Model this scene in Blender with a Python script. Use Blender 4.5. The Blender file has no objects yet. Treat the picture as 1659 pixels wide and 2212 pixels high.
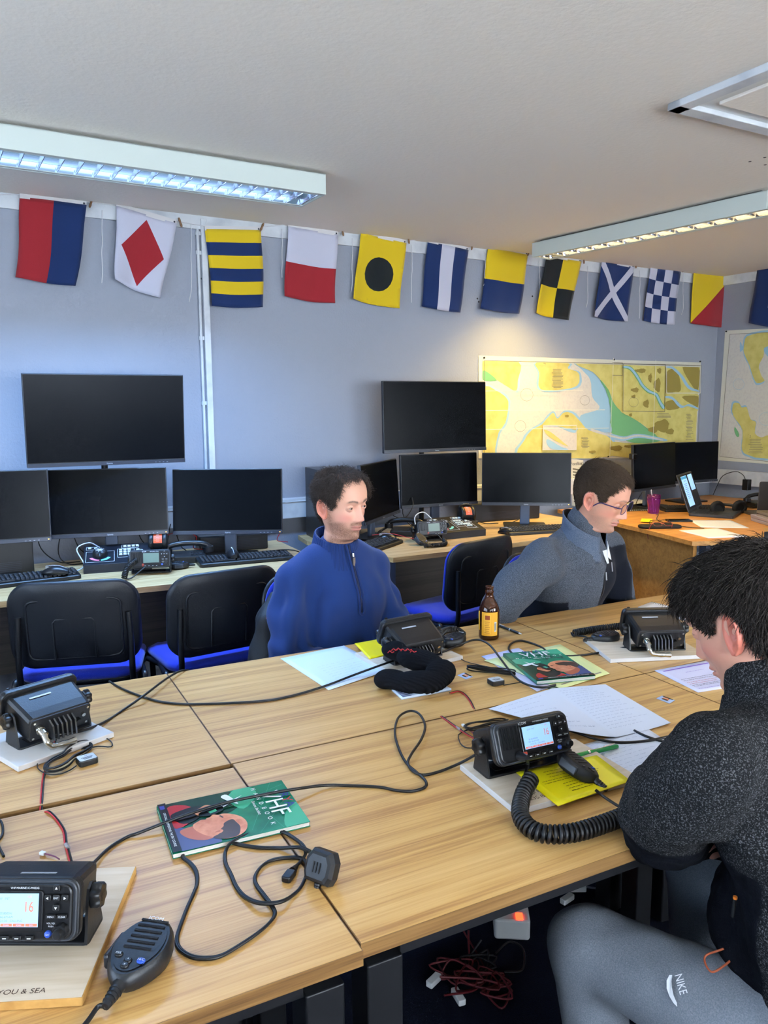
import bpy, bmesh, math, random
import numpy as np
from mathutils import Vector, Matrix, Euler, noise
R = math.radians
PI = math.pi
COL = bpy.context.scene.collection
rnd = random.Random(7)

# ------------------------------------------------------------------ camera
W_, H_ = 1659, 2212
FPX = 1691.505
CAM = Vector((-0.519185, -1.542277, 1.495448))
YAW, PITCH, ROLL = 0.530307, 0.138292, -0.00534
_fw = Vector((math.sin(YAW)*math.cos(PITCH), math.cos(YAW)*math.cos(PITCH), -math.sin(PITCH)))
_rt = Vector((math.cos(YAW), -math.sin(YAW), 0)); _up = _rt.cross(_fw)
RT = _rt*math.cos(ROLL)+_up*math.sin(ROLL)
UP = -_rt*math.sin(ROLL)+_up*math.cos(ROLL)
FW = _fw
def ray(px, py): return FW+RT*((px-W_/2)/FPX)-UP*((py-H_/2)/FPX)
def onz(px, py, z):
    d = ray(px, py); return CAM+d*((z-CAM.z)/d.z)
def ony(px, py, y):
    d = ray(px, py); return CAM+d*((y-CAM.y)/d.y)
def onx(px, py, x):
    d = ray(px, py); return CAM+d*((x-CAM.x)/d.x)
def at(px, py, d): return CAM+ray(px, py)*d
TZ = 0.73                                   # table top height
def T(px, py, h=0.0): return onz(px, py, TZ+h)

# ------------------------------------------------------------------ materials
def srgb(r, g, b):
    f = lambda c: (c/255/12.92) if c/255 <= .04045 else ((c/255+.055)/1.055)**2.4
    return (f(r), f(g), f(b), 1)
_m = {}
def mat(name, col, rough=.5, metal=0, spec=.5, emit=None, estr=0, bump=None, noisec=None, trans=0, ior=1.45, alpha=1, sheen=0, coat=0, sss=0):
    """bump=(scale,strength[,stretch]); noisec=(scale, colour2, lo, hi[,stretch])"""
    if name in _m: return _m[name]
    m = bpy.data.materials.new(name); m.use_nodes = True
    nt = m.node_tree; b = nt.nodes['Principled BSDF']
    if isinstance(col, tuple) and len(col) == 3: col = srgb(*col)
    b.inputs['Base Color'].default_value = col; b.inputs['Roughness'].default_value = rough
    b.inputs['Metallic'].default_value = metal; b.inputs['Specular IOR Level'].default_value = spec
    b.inputs['IOR'].default_value = ior
    if trans: b.inputs['Transmission Weight'].default_value = trans
    if sheen: b.inputs['Sheen Weight'].default_value = sheen
    if coat: b.inputs['Coat Weight'].default_value = coat
    if sss:
        b.inputs['Subsurface Weight'].default_value = sss; b.inputs['Subsurface Radius'].default_value = (.01, .004, .002); b.inputs['Subsurface Scale'].default_value = 1
    if emit:
        b.inputs['Emission Color'].default_value = srgb(*emit); b.inputs['Emission Strength'].default_value = estr
    if bump or noisec:
        tc = nt.nodes.new('ShaderNodeTexCoord')
    if noisec:
        mp = nt.nodes.new('ShaderNodeMapping'); nt.links.new(tc.outputs['Object'], mp.inputs['Vector'])
        if len(noisec) > 4: mp.inputs['Scale'].default_value = noisec[4]
        n = nt.nodes.new('ShaderNodeTexNoise'); n.inputs['Scale'].default_value = noisec[0]; n.inputs['Detail'].default_value = 4
        nt.links.new(mp.outputs[0], n.inputs['Vector'])
        cr = nt.nodes.new('ShaderNodeValToRGB'); cr.color_ramp.elements[0].position = noisec[2]; cr.color_ramp.elements[1].position = noisec[3]
        cr.color_ramp.elements[0].color = col; cr.color_ramp.elements[1].color = srgb(*noisec[1])
        nt.links.new(n.outputs['Fac'], cr.inputs[0]); nt.links.new(cr.outputs[0], b.inputs['Base Color'])
    if bump:
        mp = nt.nodes.new('ShaderNodeMapping'); nt.links.new(tc.outputs['Object'], mp.inputs['Vector'])
        if len(bump) > 2: mp.inputs['Scale'].default_value = bump[2]
        n = nt.nodes.new('ShaderNodeTexNoise'); n.inputs['Scale'].default_value = bump[0]; n.inputs['Detail'].default_value = 5
        nt.links.new(mp.outputs[0], n.inputs['Vector'])
        bp = nt.nodes.new('ShaderNodeBump'); bp.inputs['Strength'].default_value = bump[1]; bp.inputs['Distance'].default_value = .004
        nt.links.new(n.outputs['Fac'], bp.inputs['Height']); nt.links.new(bp.outputs[0], b.inputs['Normal'])
    _m[name] = m; return m

def wood(name, light, mid, dark, sx=1.0, rough=.38, seed=0.0):
    """laminate with long grain along local X"""
    m = bpy.data.materials.new(name); m.use_nodes = True; nt = m.node_tree; b = nt.nodes['Principled BSDF']; L = nt.links
    tc = nt.nodes.new('ShaderNodeTexCoord')
    def ns(scale, st, det, dist=0, rgh=.55):
        mp = nt.nodes.new('ShaderNodeMapping'); mp.inputs['Scale'].default_value = st; mp.inputs['Location'].default_value = (seed, seed*2.3, seed*.7)
        L.new(tc.outputs['Object'], mp.inputs['Vector'])
        n = nt.nodes.new('ShaderNodeTexNoise'); n.inputs['Scale'].default_value = scale; n.inputs['Detail'].default_value = det; n.inputs['Roughness'].default_value = rgh
        n.inputs['Distortion'].default_value = dist; L.new(mp.outputs[0], n.inputs['Vector']); return n
    n1 = ns(1.0, (1.1*sx, 42, 42), 6, .35, .6)
    n2 = ns(1.0, (5*sx, 240, 240), 3, 0, .5)
    n3 = ns(1.0, (.8, 5, 5), 2, .2)
    cr = nt.nodes.new('ShaderNodeValToRGB'); e = cr.color_ramp.elements
    e[0].position = .34; e[0].color = srgb(*dark); e[1].position = .66; e[1].color = srgb(*light); k = e.new(.47); k.color = srgb(*mid)
    a = nt.nodes.new('ShaderNodeMath'); a.operation = 'MULTIPLY_ADD'; a.inputs[1].default_value = .34; L.new(n2.outputs['Fac'], a.inputs[0])
    a2 = nt.nodes.new('ShaderNodeMath'); a2.operation = 'MULTIPLY_ADD'; a2.inputs[1].default_value = .75; a2.inputs[2].default_value = -.08; L.new(n1.outputs['Fac'], a2.inputs[0]); L.new(a2.outputs[0], a.inputs[2])
    L.new(a.outputs[0], cr.inputs[0])
    mx = nt.nodes.new('ShaderNodeMix'); mx.data_type = 'RGBA'; mx.blend_type = 'MULTIPLY'; mx.inputs[0].default_value = .35
    cr3 = nt.nodes.new('ShaderNodeValToRGB'); cr3.color_ramp.elements[0].position = .3; cr3.color_ramp.elements[1].position = .7; cr3.color_ramp.elements[0].color = (.72, .68, .62, 1); cr3.color_ramp.elements[1].color = (1, 1, 1, 1)
    L.new(n3.outputs['Fac'], cr3.inputs[0]); L.new(cr.outputs[0], mx.inputs[6]); L.new(cr3.outputs[0], mx.inputs[7])
    L.new(mx.outputs[2], b.inputs['Base Color']); b.inputs['Roughness'].default_value = rough
    bp = nt.nodes.new('ShaderNodeBump'); bp.inputs['Strength'].default_value = .12; bp.inputs['Distance'].default_value = .001
    L.new(n2.outputs['Fac'], bp.inputs['Height']); L.new(bp.outputs[0], b.inputs['Normal'])
    _m[name] = m; return m

def paintmat(name, rough=.5, sss=0, bump=None, sheen=0, spec=.5, speck=None):
    """reads the vertex colour 'paint'; speck=(scale, colour, lo, hi) mixes flecks of yarn in"""
    m = bpy.data.materials.new(name); m.use_nodes = True; nt = m.node_tree; b = nt.nodes['Principled BSDF']
    at_ = nt.nodes.new('ShaderNodeAttribute'); at_.attribute_name = 'paint'
    out = at_.outputs['Color']
    tc = nt.nodes.new('ShaderNodeTexCoord')
    if speck:
        n = nt.nodes.new('ShaderNodeTexNoise'); n.inputs['Scale'].default_value = speck[0]; n.inputs['Detail'].default_value = 3; n.inputs['Roughness'].default_value = .7
        mp = nt.nodes.new('ShaderNodeMapping'); nt.links.new(tc.outputs['Object'], mp.inputs[0]); 
        if len(speck) > 4: mp.inputs['Scale'].default_value = speck[4]
        nt.links.new(mp.outputs[0], n.inputs['Vector'])
        cr = nt.nodes.new('ShaderNodeValToRGB'); cr.color_ramp.elements[0].position = speck[2]; cr.color_ramp.elements[1].position = speck[3]
        nt.links.new(n.outputs['Fac'], cr.inputs[0])
        mx = nt.nodes.new('ShaderNodeMix'); mx.data_type = 'RGBA'; nt.links.new(cr.outputs[0], mx.inputs[0]); nt.links.new(out, mx.inputs[6]); mx.inputs[7].default_value = srgb(*speck[1])
        sep = nt.nodes.new('ShaderNodeMath'); sep.operation = 'MULTIPLY'; nt.links.new(cr.outputs[0], sep.inputs[0]); nt.links.new(at_.outputs['Alpha'], sep.inputs[1]); nt.links.new(sep.outputs[0], mx.inputs[0])
        out = mx.outputs[2]
    nt.links.new(out, b.inputs['Base Color'])
    b.inputs['Roughness'].default_value = rough; b.inputs['Specular IOR Level'].default_value = spec
    if sheen: b.inputs['Sheen Weight'].default_value = sheen
    if sss:
        b.inputs['Subsurface Weight'].default_value = sss; b.inputs['Subsurface Radius'].default_value = (.008, .003, .0015); b.inputs['Subsurface Scale'].default_value = 1
    if bump:
        n = nt.nodes.new('ShaderNodeTexNoise'); n.inputs['Scale'].default_value = bump[0]; n.inputs['Detail'].default_value = 3
        nt.links.new(tc.outputs['Object'], n.inputs['Vector'])
        bp = nt.nodes.new('ShaderNodeBump'); bp.inputs['Strength'].default_value = bump[1]; bp.inputs['Distance'].default_value = .002
        nt.links.new(n.outputs['Fac'], bp.inputs['Height']); nt.links.new(bp.outputs[0], b.inputs['Normal'])
    _m[name] = m; return m

# ------------------------------------------------------------------ mesh builder
_txt = {}
def text_mesh(s, extrude=0):
    if s in _txt: return _txt[s]
    c = bpy.data.curves.new('t', 'FONT'); c.body = s; c.size = 1; c.resolution_u = 3; c.align_x = 'CENTER'; c.align_y = 'CENTER'
    o = bpy.data.objects.new('t', c); COL.objects.link(o)
    dg = bpy.context.evaluated_depsgraph_get(); me = bpy.data.meshes.new_from_object(o.evaluated_get(dg))
    v = [tuple(p.co) for p in me.vertices]; f = [tuple(p.vertices) for p in me.polygons]
    bpy.data.objects.remove(o); bpy.data.curves.remove(c); bpy.data.meshes.remove(me)
    xs = [p[0] for p in v] or [0]
    _txt[s] = (v, f, max(xs)-min(xs)); return _txt[s]

def rrect(w, h, r, n=4):
    r = min(r, w/2-1e-5, h/2-1e-5); o = []
    for cx, cy, a0 in ((w/2-r, h/2-r, 0), (-w/2+r, h/2-r, 90), (-w/2+r, -h/2+r, 180), (w/2-r, -h/2+r, 270)):
        for i in range(n+1):
            a = R(a0+90*i/n); o.append((cx+r*math.cos(a), cy+r*math.sin(a)))
    return o
def circ(r, n=20, ph=0): return [(r*math.cos(ph+2*PI*i/n), r*math.sin(ph+2*PI*i/n)) for i in range(n)]
def catmull(P, n=8):
    P = [Vector(p) for p in P]
    if len(P) < 3: return [P[0].lerp(P[-1], i/n) for i in range(n+1)]
    Q = [P[0]*2-P[1]]+P+[P[-1]*2-P[-2]]; out = []
    for i in range(1, len(Q)-2):
        a, b, c, d = Q[i-1:i+3]
        for k in range(n):
            t = k/n; out.append(.5*((2*b)+(-a+c)*t+(2*a-5*b+4*c-d)*t*t+(-a+3*b-3*c+d)*t**3))
    out.append(P[-1]); return out

class MB:
    def __init__(s): s.v = []; s.f = []; s.mi = []; s.sm = []; s.mats = []; s.M = Matrix()
    def m(s, mat_):
        if mat_ not in s.mats: s.mats.append(mat_)
        return s.mats.index(mat_)
    def add(s, vs, fs, mt, smooth=False, M=None):
        b = len(s.v); X = s.M if M is None else s.M @ M
        s.v += [tuple(X @ Vector(p)) for p in vs]; k = s.m(mt)
        for f in fs: s.f.append(tuple(b+i for i in f)); s.mi.append(k); s.sm.append(smooth)
        return s
    def box(s, c, d, mt, M=None):
        x, y, z = [a/2 for a in d]; cx, cy, cz = c
        v = [(cx+sx*x, cy+sy*y, cz+sz*z) for sz in (-1, 1) for sy in (-1, 1) for sx in (-1, 1)]
        return s.add(v, [(0, 2, 3, 1), (4, 5, 7, 6), (0, 1, 5, 4), (2, 6, 7, 3), (0, 4, 6, 2), (1, 3, 7, 5)], mt, False, M)
    def loft(s, rings, mt, smooth=True, caps=(True, True), close=True, M=None):
        n = len(rings[0]); v = [p for r in rings for p in r]; f = []
        for i in range(len(rings)-1):
            for j in range(n if close else n-1):
                k = (j+1) % n; f.append((i*n+j, i*n+k, (i+1)*n+k, (i+1)*n+j))
        s.add(v, f, mt, smooth, M)
        if caps[0]: s.add(rings[0], [tuple(range(n))[::-1]], mt, False, M)
        if caps[1]: s.add(rings[-1], [tuple(range(n))], mt, False, M)
        return s
    def rbox(s, c, d, r, mt, bev=.002, axis='z', M=None, smooth=False, n=4, taper=1.0):
        """rounded box: outline in the plane normal to axis, extruded along it"""
        w, h, t = {'z': (d[0], d[1], d[2]), 'y': (d[0], d[2], d[1]), 'x': (d[1], d[2], d[0])}[axis]
        bev = min(bev, t/2.01, w/2.01, h/2.01)
        lv = [(-t/2, bev), (-t/2+bev*.3, bev*.3), (-t/2+bev, 0), (t/2-bev, 0), (t/2-bev*.3, bev*.3), (t/2, bev)]
        rings = []
        for z, ins in lv:
            k = 1 if z < 0 else taper
            o = rrect((w-2*ins)*k, (h-2*ins)*k, max(r-ins, .0004), n); q = []
            for a, b in o:
                if axis == 'z': q.append((c[0]+a, c[1]+b, c[2]+z))
                elif axis == 'y': q.append((c[0]+a, c[1]-z, c[2]+b))
                else: q.append((c[0]+z, c[1]+a, c[2]+b))
            rings.append(q)
        return s.loft(rings, mt, smooth, M=M)
    def cyl(s, a, b, r, mt, r2=None, n=16, caps=True, smooth=True):
        a = Vector(a); b = Vector(b); r2 = r if r2 is None else r2
        q = (b-a).to_track_quat('Z', 'Y').to_matrix()
        ra = [tuple(a+q @ Vector((x, y, 0))) for x, y in circ(r, n)]; rb = [tuple(b+q @ Vector((x, y, 0))) for x, y in circ(r2, n)]
        return s.loft([ra, rb], mt, smooth, (caps, caps))
    def lathe(s, prof, mt, n=24, c=(0, 0, 0), smooth=True, M=None):
        rings = [[(c[0]+r*math.cos(2*PI*i/n), c[1]+r*math.sin(2*PI*i/n), c[2]+z) for i in range(n)] for r, z in prof]
        return s.loft(rings, mt, smooth, (prof[0][0] > 1e-4, prof[-1][0] > 1e-4), M=M)
    def tube(s, P, r, mt, n=8, caps=True):
        P = [Vector(p) for p in P]; rings = []; up = None
        for i, p in enumerate(P):
            t = (P[min(i+1, len(P)-1)]-P[max(i-1, 0)]).normalized()
            if up is None:
                up = Vector((0, 0, 1)) if abs(t.z) < .9 else Vector((1, 0, 0))
            b = t.cross(up)
            if b.length < 1e-6: b = t.orthogonal()
            b.normalize(); up = b.cross(t).normalized()
            rr = r[i] if isinstance(r, (list, tuple)) else r
            rings.append([tuple(p+b*(rr*math.cos(2*PI*k/n))+up*(rr*math.sin(2*PI*k/n))) for k in range(n)])
        return s.loft(rings, mt, True, (caps, caps))
    def poly(s, pts, z0, z1, mt, M=None, mtop=None):
        n = len(pts); lo = [(x, y, z0) for x, y in pts]; hi = [(x, y, z1) for x, y in pts]
        a = sum(pts[i][0]*pts[(i+1) % n][1]-pts[(i+1) % n][0]*pts[i][1] for i in range(n))
        if a < 0: lo.reverse(); hi.reverse()
        s.add(lo+hi, [tuple(range(n))[::-1]]+[(i, (i+1) % n, n+(i+1) % n, n+i) for i in range(n)], mt, False, M)
        s.add(hi, [tuple(range(n))], mtop or mt, False, M)
        return s
    def flat(s, pts, mt, M=None): return s.add(pts, [tuple(range(len(pts)))], mt, False, M)
    def text(s, t, size, mt, M, maxw=None):
        v, f, w = text_mesh(t)
        k = size
        sx = k if not maxw or w*k <= maxw else maxw/w
        return s.add([(x*sx, y*k, z) for x, y, z in v], f, mt, False, M)
    def scribble(s, x0, x1, y, h, mt, M, seed=0, wdt=.0005, z=0):
        """one line of handwriting as a narrow inked ribbon, in words"""
        r_ = random.Random(seed); x = x0
        while x < x1-.006:
            wl = min(r_.uniform(.008, .022), x1-x); n = max(4, int(wl/.0012)); pts = []
            for i in range(n+1):
                pts.append((x+wl*i/n+r_.uniform(-.0004, .0004), y+h*(.5*math.sin(i*2.1+r_.random())+(.9 if r_.random() < .16 else 0)*(1 if r_.random() < .6 else -1))))
            vs = []; fs = []
            for i, (a, b) in enumerate(pts):
                vs += [(a-wdt*.5, b-wdt*.5, z), (a+wdt*.5, b+wdt*.5, z)]
                if i: fs.append((2*i-2, 2*i-1, 2*i+1, 2*i))
            s.add(vs, fs, mt, False, M); x += wl+r_.uniform(.002, .005)
        return s
    def build(s, name, parent=None, kind=None, label=None):
        me = bpy.data.meshes.new(name); me.from_pydata(s.v, [], s.f)
        for m_ in s.mats: me.materials.append(m_)
        me.polygons.foreach_set('material_index', s.mi); me.polygons.foreach_set('use_smooth', s.sm); me.update()
        o = bpy.data.objects.new(name, me); COL.objects.link(o)
        if parent is not None: o.parent = parent
        if kind: o['kind'] = kind
        if label: o['label'] = label
        return o

def tag(o, label, cat, group=None, kind=None):
    o['label'] = label; o['category'] = cat
    if group: o['group'] = group
    if kind: o['kind'] = kind
    return o
def thing(name, label, cat, loc=(0, 0, 0), rz=0, group=None, rot=None):
    o = bpy.data.objects.new(name, None); COL.objects.link(o); o.empty_display_size = .05
    o.location = loc; o.rotation_euler = rot if rot else (0, 0, rz)
    return tag(o, label, cat, group)
def wthing(name, label, cat, P, group=None):
    """thing whose parts are given in world coordinates: returns (empty, matrix world->local)"""
    o = thing(name, label, cat, P, 0, group); return o, Matrix.Translation(-Vector(P))
def copy_tree(o, parent=None):
    c = o.copy(); COL.objects.link(c); c.parent = parent
    for ch in list(o.children): copy_tree(ch, c)
    return c
def struct(o): o['kind'] = 'structure'; return o
def cable(name, label, cat, P, r, mt, group=None, n=8, seg=8, mult=None):
    """a top-level cable through world points, origin at its first point"""
    P = [Vector(p) for p in P]; o = P[0].copy(); b = MB(); b.M = Matrix.Translation(-o)
    b.tube(catmull(P, seg), r, mt, n)
    ob = b.build(name); ob.location = o
    return tag(ob, label, cat, group)
def helix(P, r, turns, n=14, seg=10):
    """coiled path of radius r round the curve P"""
    C_ = catmull(P, seg); L = [0]
    for i in range(1, len(C_)): L.append(L[-1]+(C_[i]-C_[i-1]).length)
    tot = L[-1]; out = []; N = int(turns*n); j = 0; up = Vector((0, 0, 1))
    for k in range(N+1):
        s_ = tot*k/N
        while j < len(L)-2 and L[j+1] < s_: j += 1
        t = (s_-L[j])/max(1e-9, L[j+1]-L[j]); p = C_[j].lerp(C_[j+1], t)
        d = (C_[min(j+2, len(C_)-1)]-C_[max(j-1, 0)]).normalized()
        b = d.cross(up)
        if b.length < 1e-3: b = d.cross(Vector((1, 0, 0)))
        b.normalize(); u = b.cross(d); a = 2*PI*k/n
        out.append(p+b*r*math.cos(a)+u*r*math.sin(a))
    return out

# ------------------------------------------------------------------ implicit surfaces (numpy surface nets)
def surf_nets(fn, lo, hi, h):
    lo = np.array(lo, float); hi = np.array(hi, float); n = np.ceil((hi-lo)/h).astype(int)+1
    xs = [lo[i]+h*np.arange(n[i]) for i in range(3)]
    X, Y, Z = np.meshgrid(*xs, indexing='ij'); D = fn(X, Y, Z).astype(np.float32)
    S = D < 0; c = [(0, 0, 0), (1, 0, 0), (0, 1, 0), (1, 1, 0), (0, 0, 1), (1, 0, 1), (0, 1, 1), (1, 1, 1)]
    sh = tuple(n-1)
    def cv(A, o): return A[o[0]:o[0]+sh[0], o[1]:o[1]+sh[1], o[2]:o[2]+sh[2]]
    cnt = sum(cv(S, o).astype(np.int8) for o in c); act = (cnt > 0) & (cnt < 8)
    idx = -np.ones(sh, int); A = np.argwhere(act); idx[act] = np.arange(len(A))
    acc = np.zeros((len(A), 3)); num = np.zeros(len(A))
    for a in range(8):
        for b in range(a+1, 8):
            d = np.array(c[b])-np.array(c[a])
            if np.abs(d).sum() != 1: continue
            va = D[A[:, 0]+c[a][0], A[:, 1]+c[a][1], A[:, 2]+c[a][2]]; vb = D[A[:, 0]+c[b][0], A[:, 1]+c[b][1], A[:, 2]+c[b][2]]
            x = (va < 0) != (vb < 0); t = np.where(x, va/np.where(x, va-vb, 1), 0)
            acc += np.where(x[:, None], np.array(c[a])+t[:, None]*d, 0); num += x
    V = lo+h*(A+acc/num[:, None]); F = []
    for ax in range(3):
        u, v = (ax+1) % 3, (ax+2) % 3
        s0 = [slice(0, -1)]*3; s1 = [slice(0, -1)]*3; s1[ax] = slice(1, None)
        s0[u] = s1[u] = slice(1, -1); s0[v] = s1[v] = slice(1, -1)
        a = S[tuple(s0)]; b = S[tuple(s1)]; E = np.argwhere(a != b)
        off = np.zeros(3, int); off[u] = 1; off[v] = 1; E = E+off
        eu = np.zeros(3, int); eu[u] = 1; ev = np.zeros(3, int); ev[v] = 1
        q = [E-eu-ev, E-ev, E, E-eu]
        I = np.stack([idx[tuple(k.T)] for k in q], 1)
        fl = S[tuple(E.T)]
        I[~fl] = I[~fl][:, ::-1]; F.append(I)
    F = np.concatenate(F); F = F[(F >= 0).all(1)]
    return V, F
def sd_cap(a, b, ra, rb):
    a = np.array(a, float); b = np.array(b, float); d = b-a; L2 = max((d**2).sum(), 1e-12)
    def f(X, Y, Z):
        px, py, pz = X-a[0], Y-a[1], Z-a[2]; t = np.clip((px*d[0]+py*d[1]+pz*d[2])/L2, 0, 1)
        return np.sqrt((px-t*d[0])**2+(py-t*d[1])**2+(pz-t*d[2])**2)-(ra+(rb-ra)*t)
    f.bb = (np.minimum(a-ra, b-rb), np.maximum(a+ra, b+rb)); return f
def sd_ell(c, r, rot=None):
    c = np.array(c, float); r = np.array(r, float); Mi = np.eye(3) if rot is None else np.array(rot.to_matrix().inverted() if hasattr(rot, 'to_matrix') else rot.inverted())
    def f(X, Y, Z):
        p = np.stack([X-c[0], Y-c[1], Z-c[2]]); q = np.tensordot(Mi, p, 1)
        k0 = np.sqrt((q[0]/r[0])**2+(q[1]/r[1])**2+(q[2]/r[2])**2); k1 = np.sqrt((q[0]/r[0]**2)**2+(q[1]/r[1]**2)**2+(q[2]/r[2]**2)**2)+1e-9
        return k0*(k0-1)/k1
    m = r.max(); f.bb = (c-m, c+m); return f
def sd_union(prims, k=.03, cut=None):
    def f(X, Y, Z):
        d = None
        for p in prims:
            e = p(X, Y, Z)
            if d is None: d = e
            else:
                kk = getattr(p, 'k', k); h = np.clip(.5+.5*(d-e)/kk, 0, 1); d = d+(e-d)*h-kk*h*(1-h)
        if cut:
            for c in cut: d = np.maximum(d, c(X, Y, Z))
        return d
    return f
def implicit(name, prims, h, mt, parent=None, k=.03, cut=None, disp=None, paint=None, M=None, label=None, cast=True):
    lo = np.min([p.bb[0] for p in prims], 0)-.02-k/2; hi = np.max([p.bb[1] for p in prims], 0)+.02+k/2
    V, F = surf_nets(sd_union(prims, k, cut), lo, hi, h)
    me = bpy.data.meshes.new(name); me.vertices.add(len(V)); me.vertices.foreach_set('co', V.astype(np.float32).ravel())
    me.from_pydata  # noqa
    me.clear_geometry(); me.from_pydata(V.tolist(), [], F.tolist()); me.update()
    if disp:
        N = np.zeros(len(V)*3, np.float32); me.vertices.foreach_get('normal', N); N = N.reshape(-1, 3)
        V = V+N*disp(V)[:, None]; me.vertices.foreach_set('co', V.astype(np.float32).ravel()); me.update()
    me.polygons.foreach_set('use_smooth', [True]*len(F))
    if paint is not None:
        a = me.color_attributes.new('paint', 'FLOAT_COLOR', 'POINT'); c = paint(V).astype(np.float32); a.data.foreach_set('color', c.ravel())
    me.materials.append(mt); o = bpy.data.objects.new(name, me); COL.objects.link(o)
    if parent is not None: o.parent = parent
    if M is not None: o.matrix_local = M
    if label: o['label'] = label
    return o
def vnoise(V, scale, seed=0, st=(1, 1, 1)):
    """smooth band-limited noise made of sines, about -1..1"""
    r_ = np.random.RandomState(seed); s = np.zeros(len(V)); P = V*np.array(st)*scale
    for i in range(14):
        d = r_.normal(size=3); d /= np.linalg.norm(d); k = r_.uniform(.6, 1.6)
        s += np.sin(P@d*k*6.283+r_.uniform(0, 6.28)+1.5*np.sin(P@np.roll(d, 1)*4+i))
    return s/5.0
EXPO = 0.25
P_COOL, P_WARM, P_WARM2, P_WL, P_WR = 58, 17, 13, 90, 180
# ================================================================== scene basics
sc = bpy.context.scene
cd = bpy.data.cameras.new('camera'); cam = bpy.data.objects.new('camera', cd); COL.objects.link(cam); sc.camera = cam
cd.sensor_fit = 'HORIZONTAL'; cd.sensor_width = 36; cd.lens = 36*FPX/W_; cd.clip_start = .02
cam.matrix_world = Matrix.Translation(CAM) @ Matrix((RT, UP, -FW)).transposed().to_4x4()
vs = sc.view_settings; vs.view_transform = 'Standard'; vs.look = 'None'; vs.gamma = 1; vs.use_curve_mapping = False; vs.exposure = EXPO
w = bpy.data.worlds.new('world'); sc.world = w; w.use_nodes = True
bg = w.node_tree.nodes['Background']; bg.inputs[0].default_value = (.55, .72, 1, 1); bg.inputs[1].default_value = 1.0

X0, X1, Y0, Y1, CZ = -2.6, 5.15, -3.6, 2.72, 2.49

M_wall = mat('lavender_textured_paint', (143, 147, 157), .75, spec=.25, bump=(75, .55))
M_ceil = mat('ceiling_paint', (234, 226, 214), .8, spec=.2, bump=(60, .35))
M_trim = mat('white_gloss_trim', (205, 208, 210), .45, noisec=(9, (176, 180, 186), .45, .75))
M_floor = mat('navy_carpet', (10, 13, 24), .95, spec=.1, noisec=(260, (20, 25, 40), .35, .8), bump=(300, .6))
M_block = mat('grey_painted_plinth', (150, 156, 168), .6, noisec=(6, (96, 100, 110), .5, .8))
M_white = mat('white_plastic', (214, 216, 214), .4)
M_black = mat('black_plastic', (17, 18, 20), .42)
M_blackm = mat('black_matte', (13, 13, 15), .7, bump=(180, .25))
M_blkgl = mat('black_satin_case', (20, 21, 24), .3)
M_screen = mat('unlit_screen_glass', (5, 7, 11), .26, spec=.10)
M_rubber = mat('black_cable_rubber', (14, 14, 16), .42)
M_metal = mat('nickel_metal', (190, 188, 180), .22, metal=1)
M_chrome = mat('chrome', (225, 225, 225), .12, metal=1)
M_alu = mat('brushed_aluminium', (165, 167, 170), .33, metal=1)
M_dsteel = mat('dark_painted_steel', (14, 15, 19), .5)
M_gsteel = mat('slate_painted_steel', (52, 60, 78), .5)
M_paper = mat('white_paper', (222, 226, 236), .6, spec=.2)
M_ink = mat('blue_grey_ink', (96, 104, 140), .6)
M_inkd = mat('dark_print', (40, 42, 52), .6)
M_red = mat('red_wire', (176, 28, 34), .4)
M_wood = wood('oak_laminate', (216, 176, 114), (200, 156, 92), (168, 122, 68), 1.0, .36)
M_woode = wood('oak_edge_band', (150, 114, 68), (122, 88, 48), (88, 58, 30), 1.0, .45, 3.0)
M_deskw = wood('desk_laminate', (206, 180, 138), (192, 162, 116), (170, 136, 90), .8, .42, 5.0)
M_deske = wood('desk_edge', (190, 164, 118), (172, 142, 96), (150, 118, 74), .8, .45, 6.0)
M_modesty = wood('dark_modesty_panel', (84, 76, 66), (70, 62, 53), (58, 50, 42), .6, .6, 8.0)
M_cornerw = wood('amber_desk_laminate', (214, 160, 92), (198, 140, 72), (176, 120, 58), .8, .42, 9.0)

# ------------------------------------------------------------------ shell
b = MB(); b.box(((X0+X1)/2, (Y0+Y1)/2, -.05), (X1-X0+.3, Y1-Y0+.3, .1), M_floor); struct(b.build('floor'))
b = MB(); b.box(((X0+X1)/2, (Y0+Y1)/2, CZ+.05), (X1-X0+.3, Y1-Y0+.3, .1), M_ceil); ceil = struct(b.build('ceiling'))
M_hole = mat('old_fixing_hole', (92, 84, 78), .8)
for p in [(1620, 349), (1652, 340), (1653, 356)]:
    q = onz(*p, CZ); b = MB(); b.cyl((q.x, q.y, CZ-.001), (q.x, q.y, CZ+.002), .006, M_hole, n=12); b.build('fixing_hole', ceil)
b = MB(); b.box(((X0+X1)/2, Y1+.05, CZ/2), (X1-X0+.3, .1, CZ+.1), M_wall)
wb = b.build('wall_back'); struct(wb)
for p in [(1031, 645), (1034, 652), (436, 602), (1150, 640)]:
    q = ony(*p, Y1); b = MB(); b.cyl((q.x, Y1-.0015, q.z), (q.x, Y1+.002, q.z), .006, mat('dark_wall_mark', (40, 38, 40), .8), n=10); b.build('wall_fixing', wb)
b = MB(); b.box((X1+.05, (Y0+Y1)/2, CZ/2), (.1, Y1-Y0+.3, CZ+.1), M_wall); struct(b.build('wall_right'))
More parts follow.
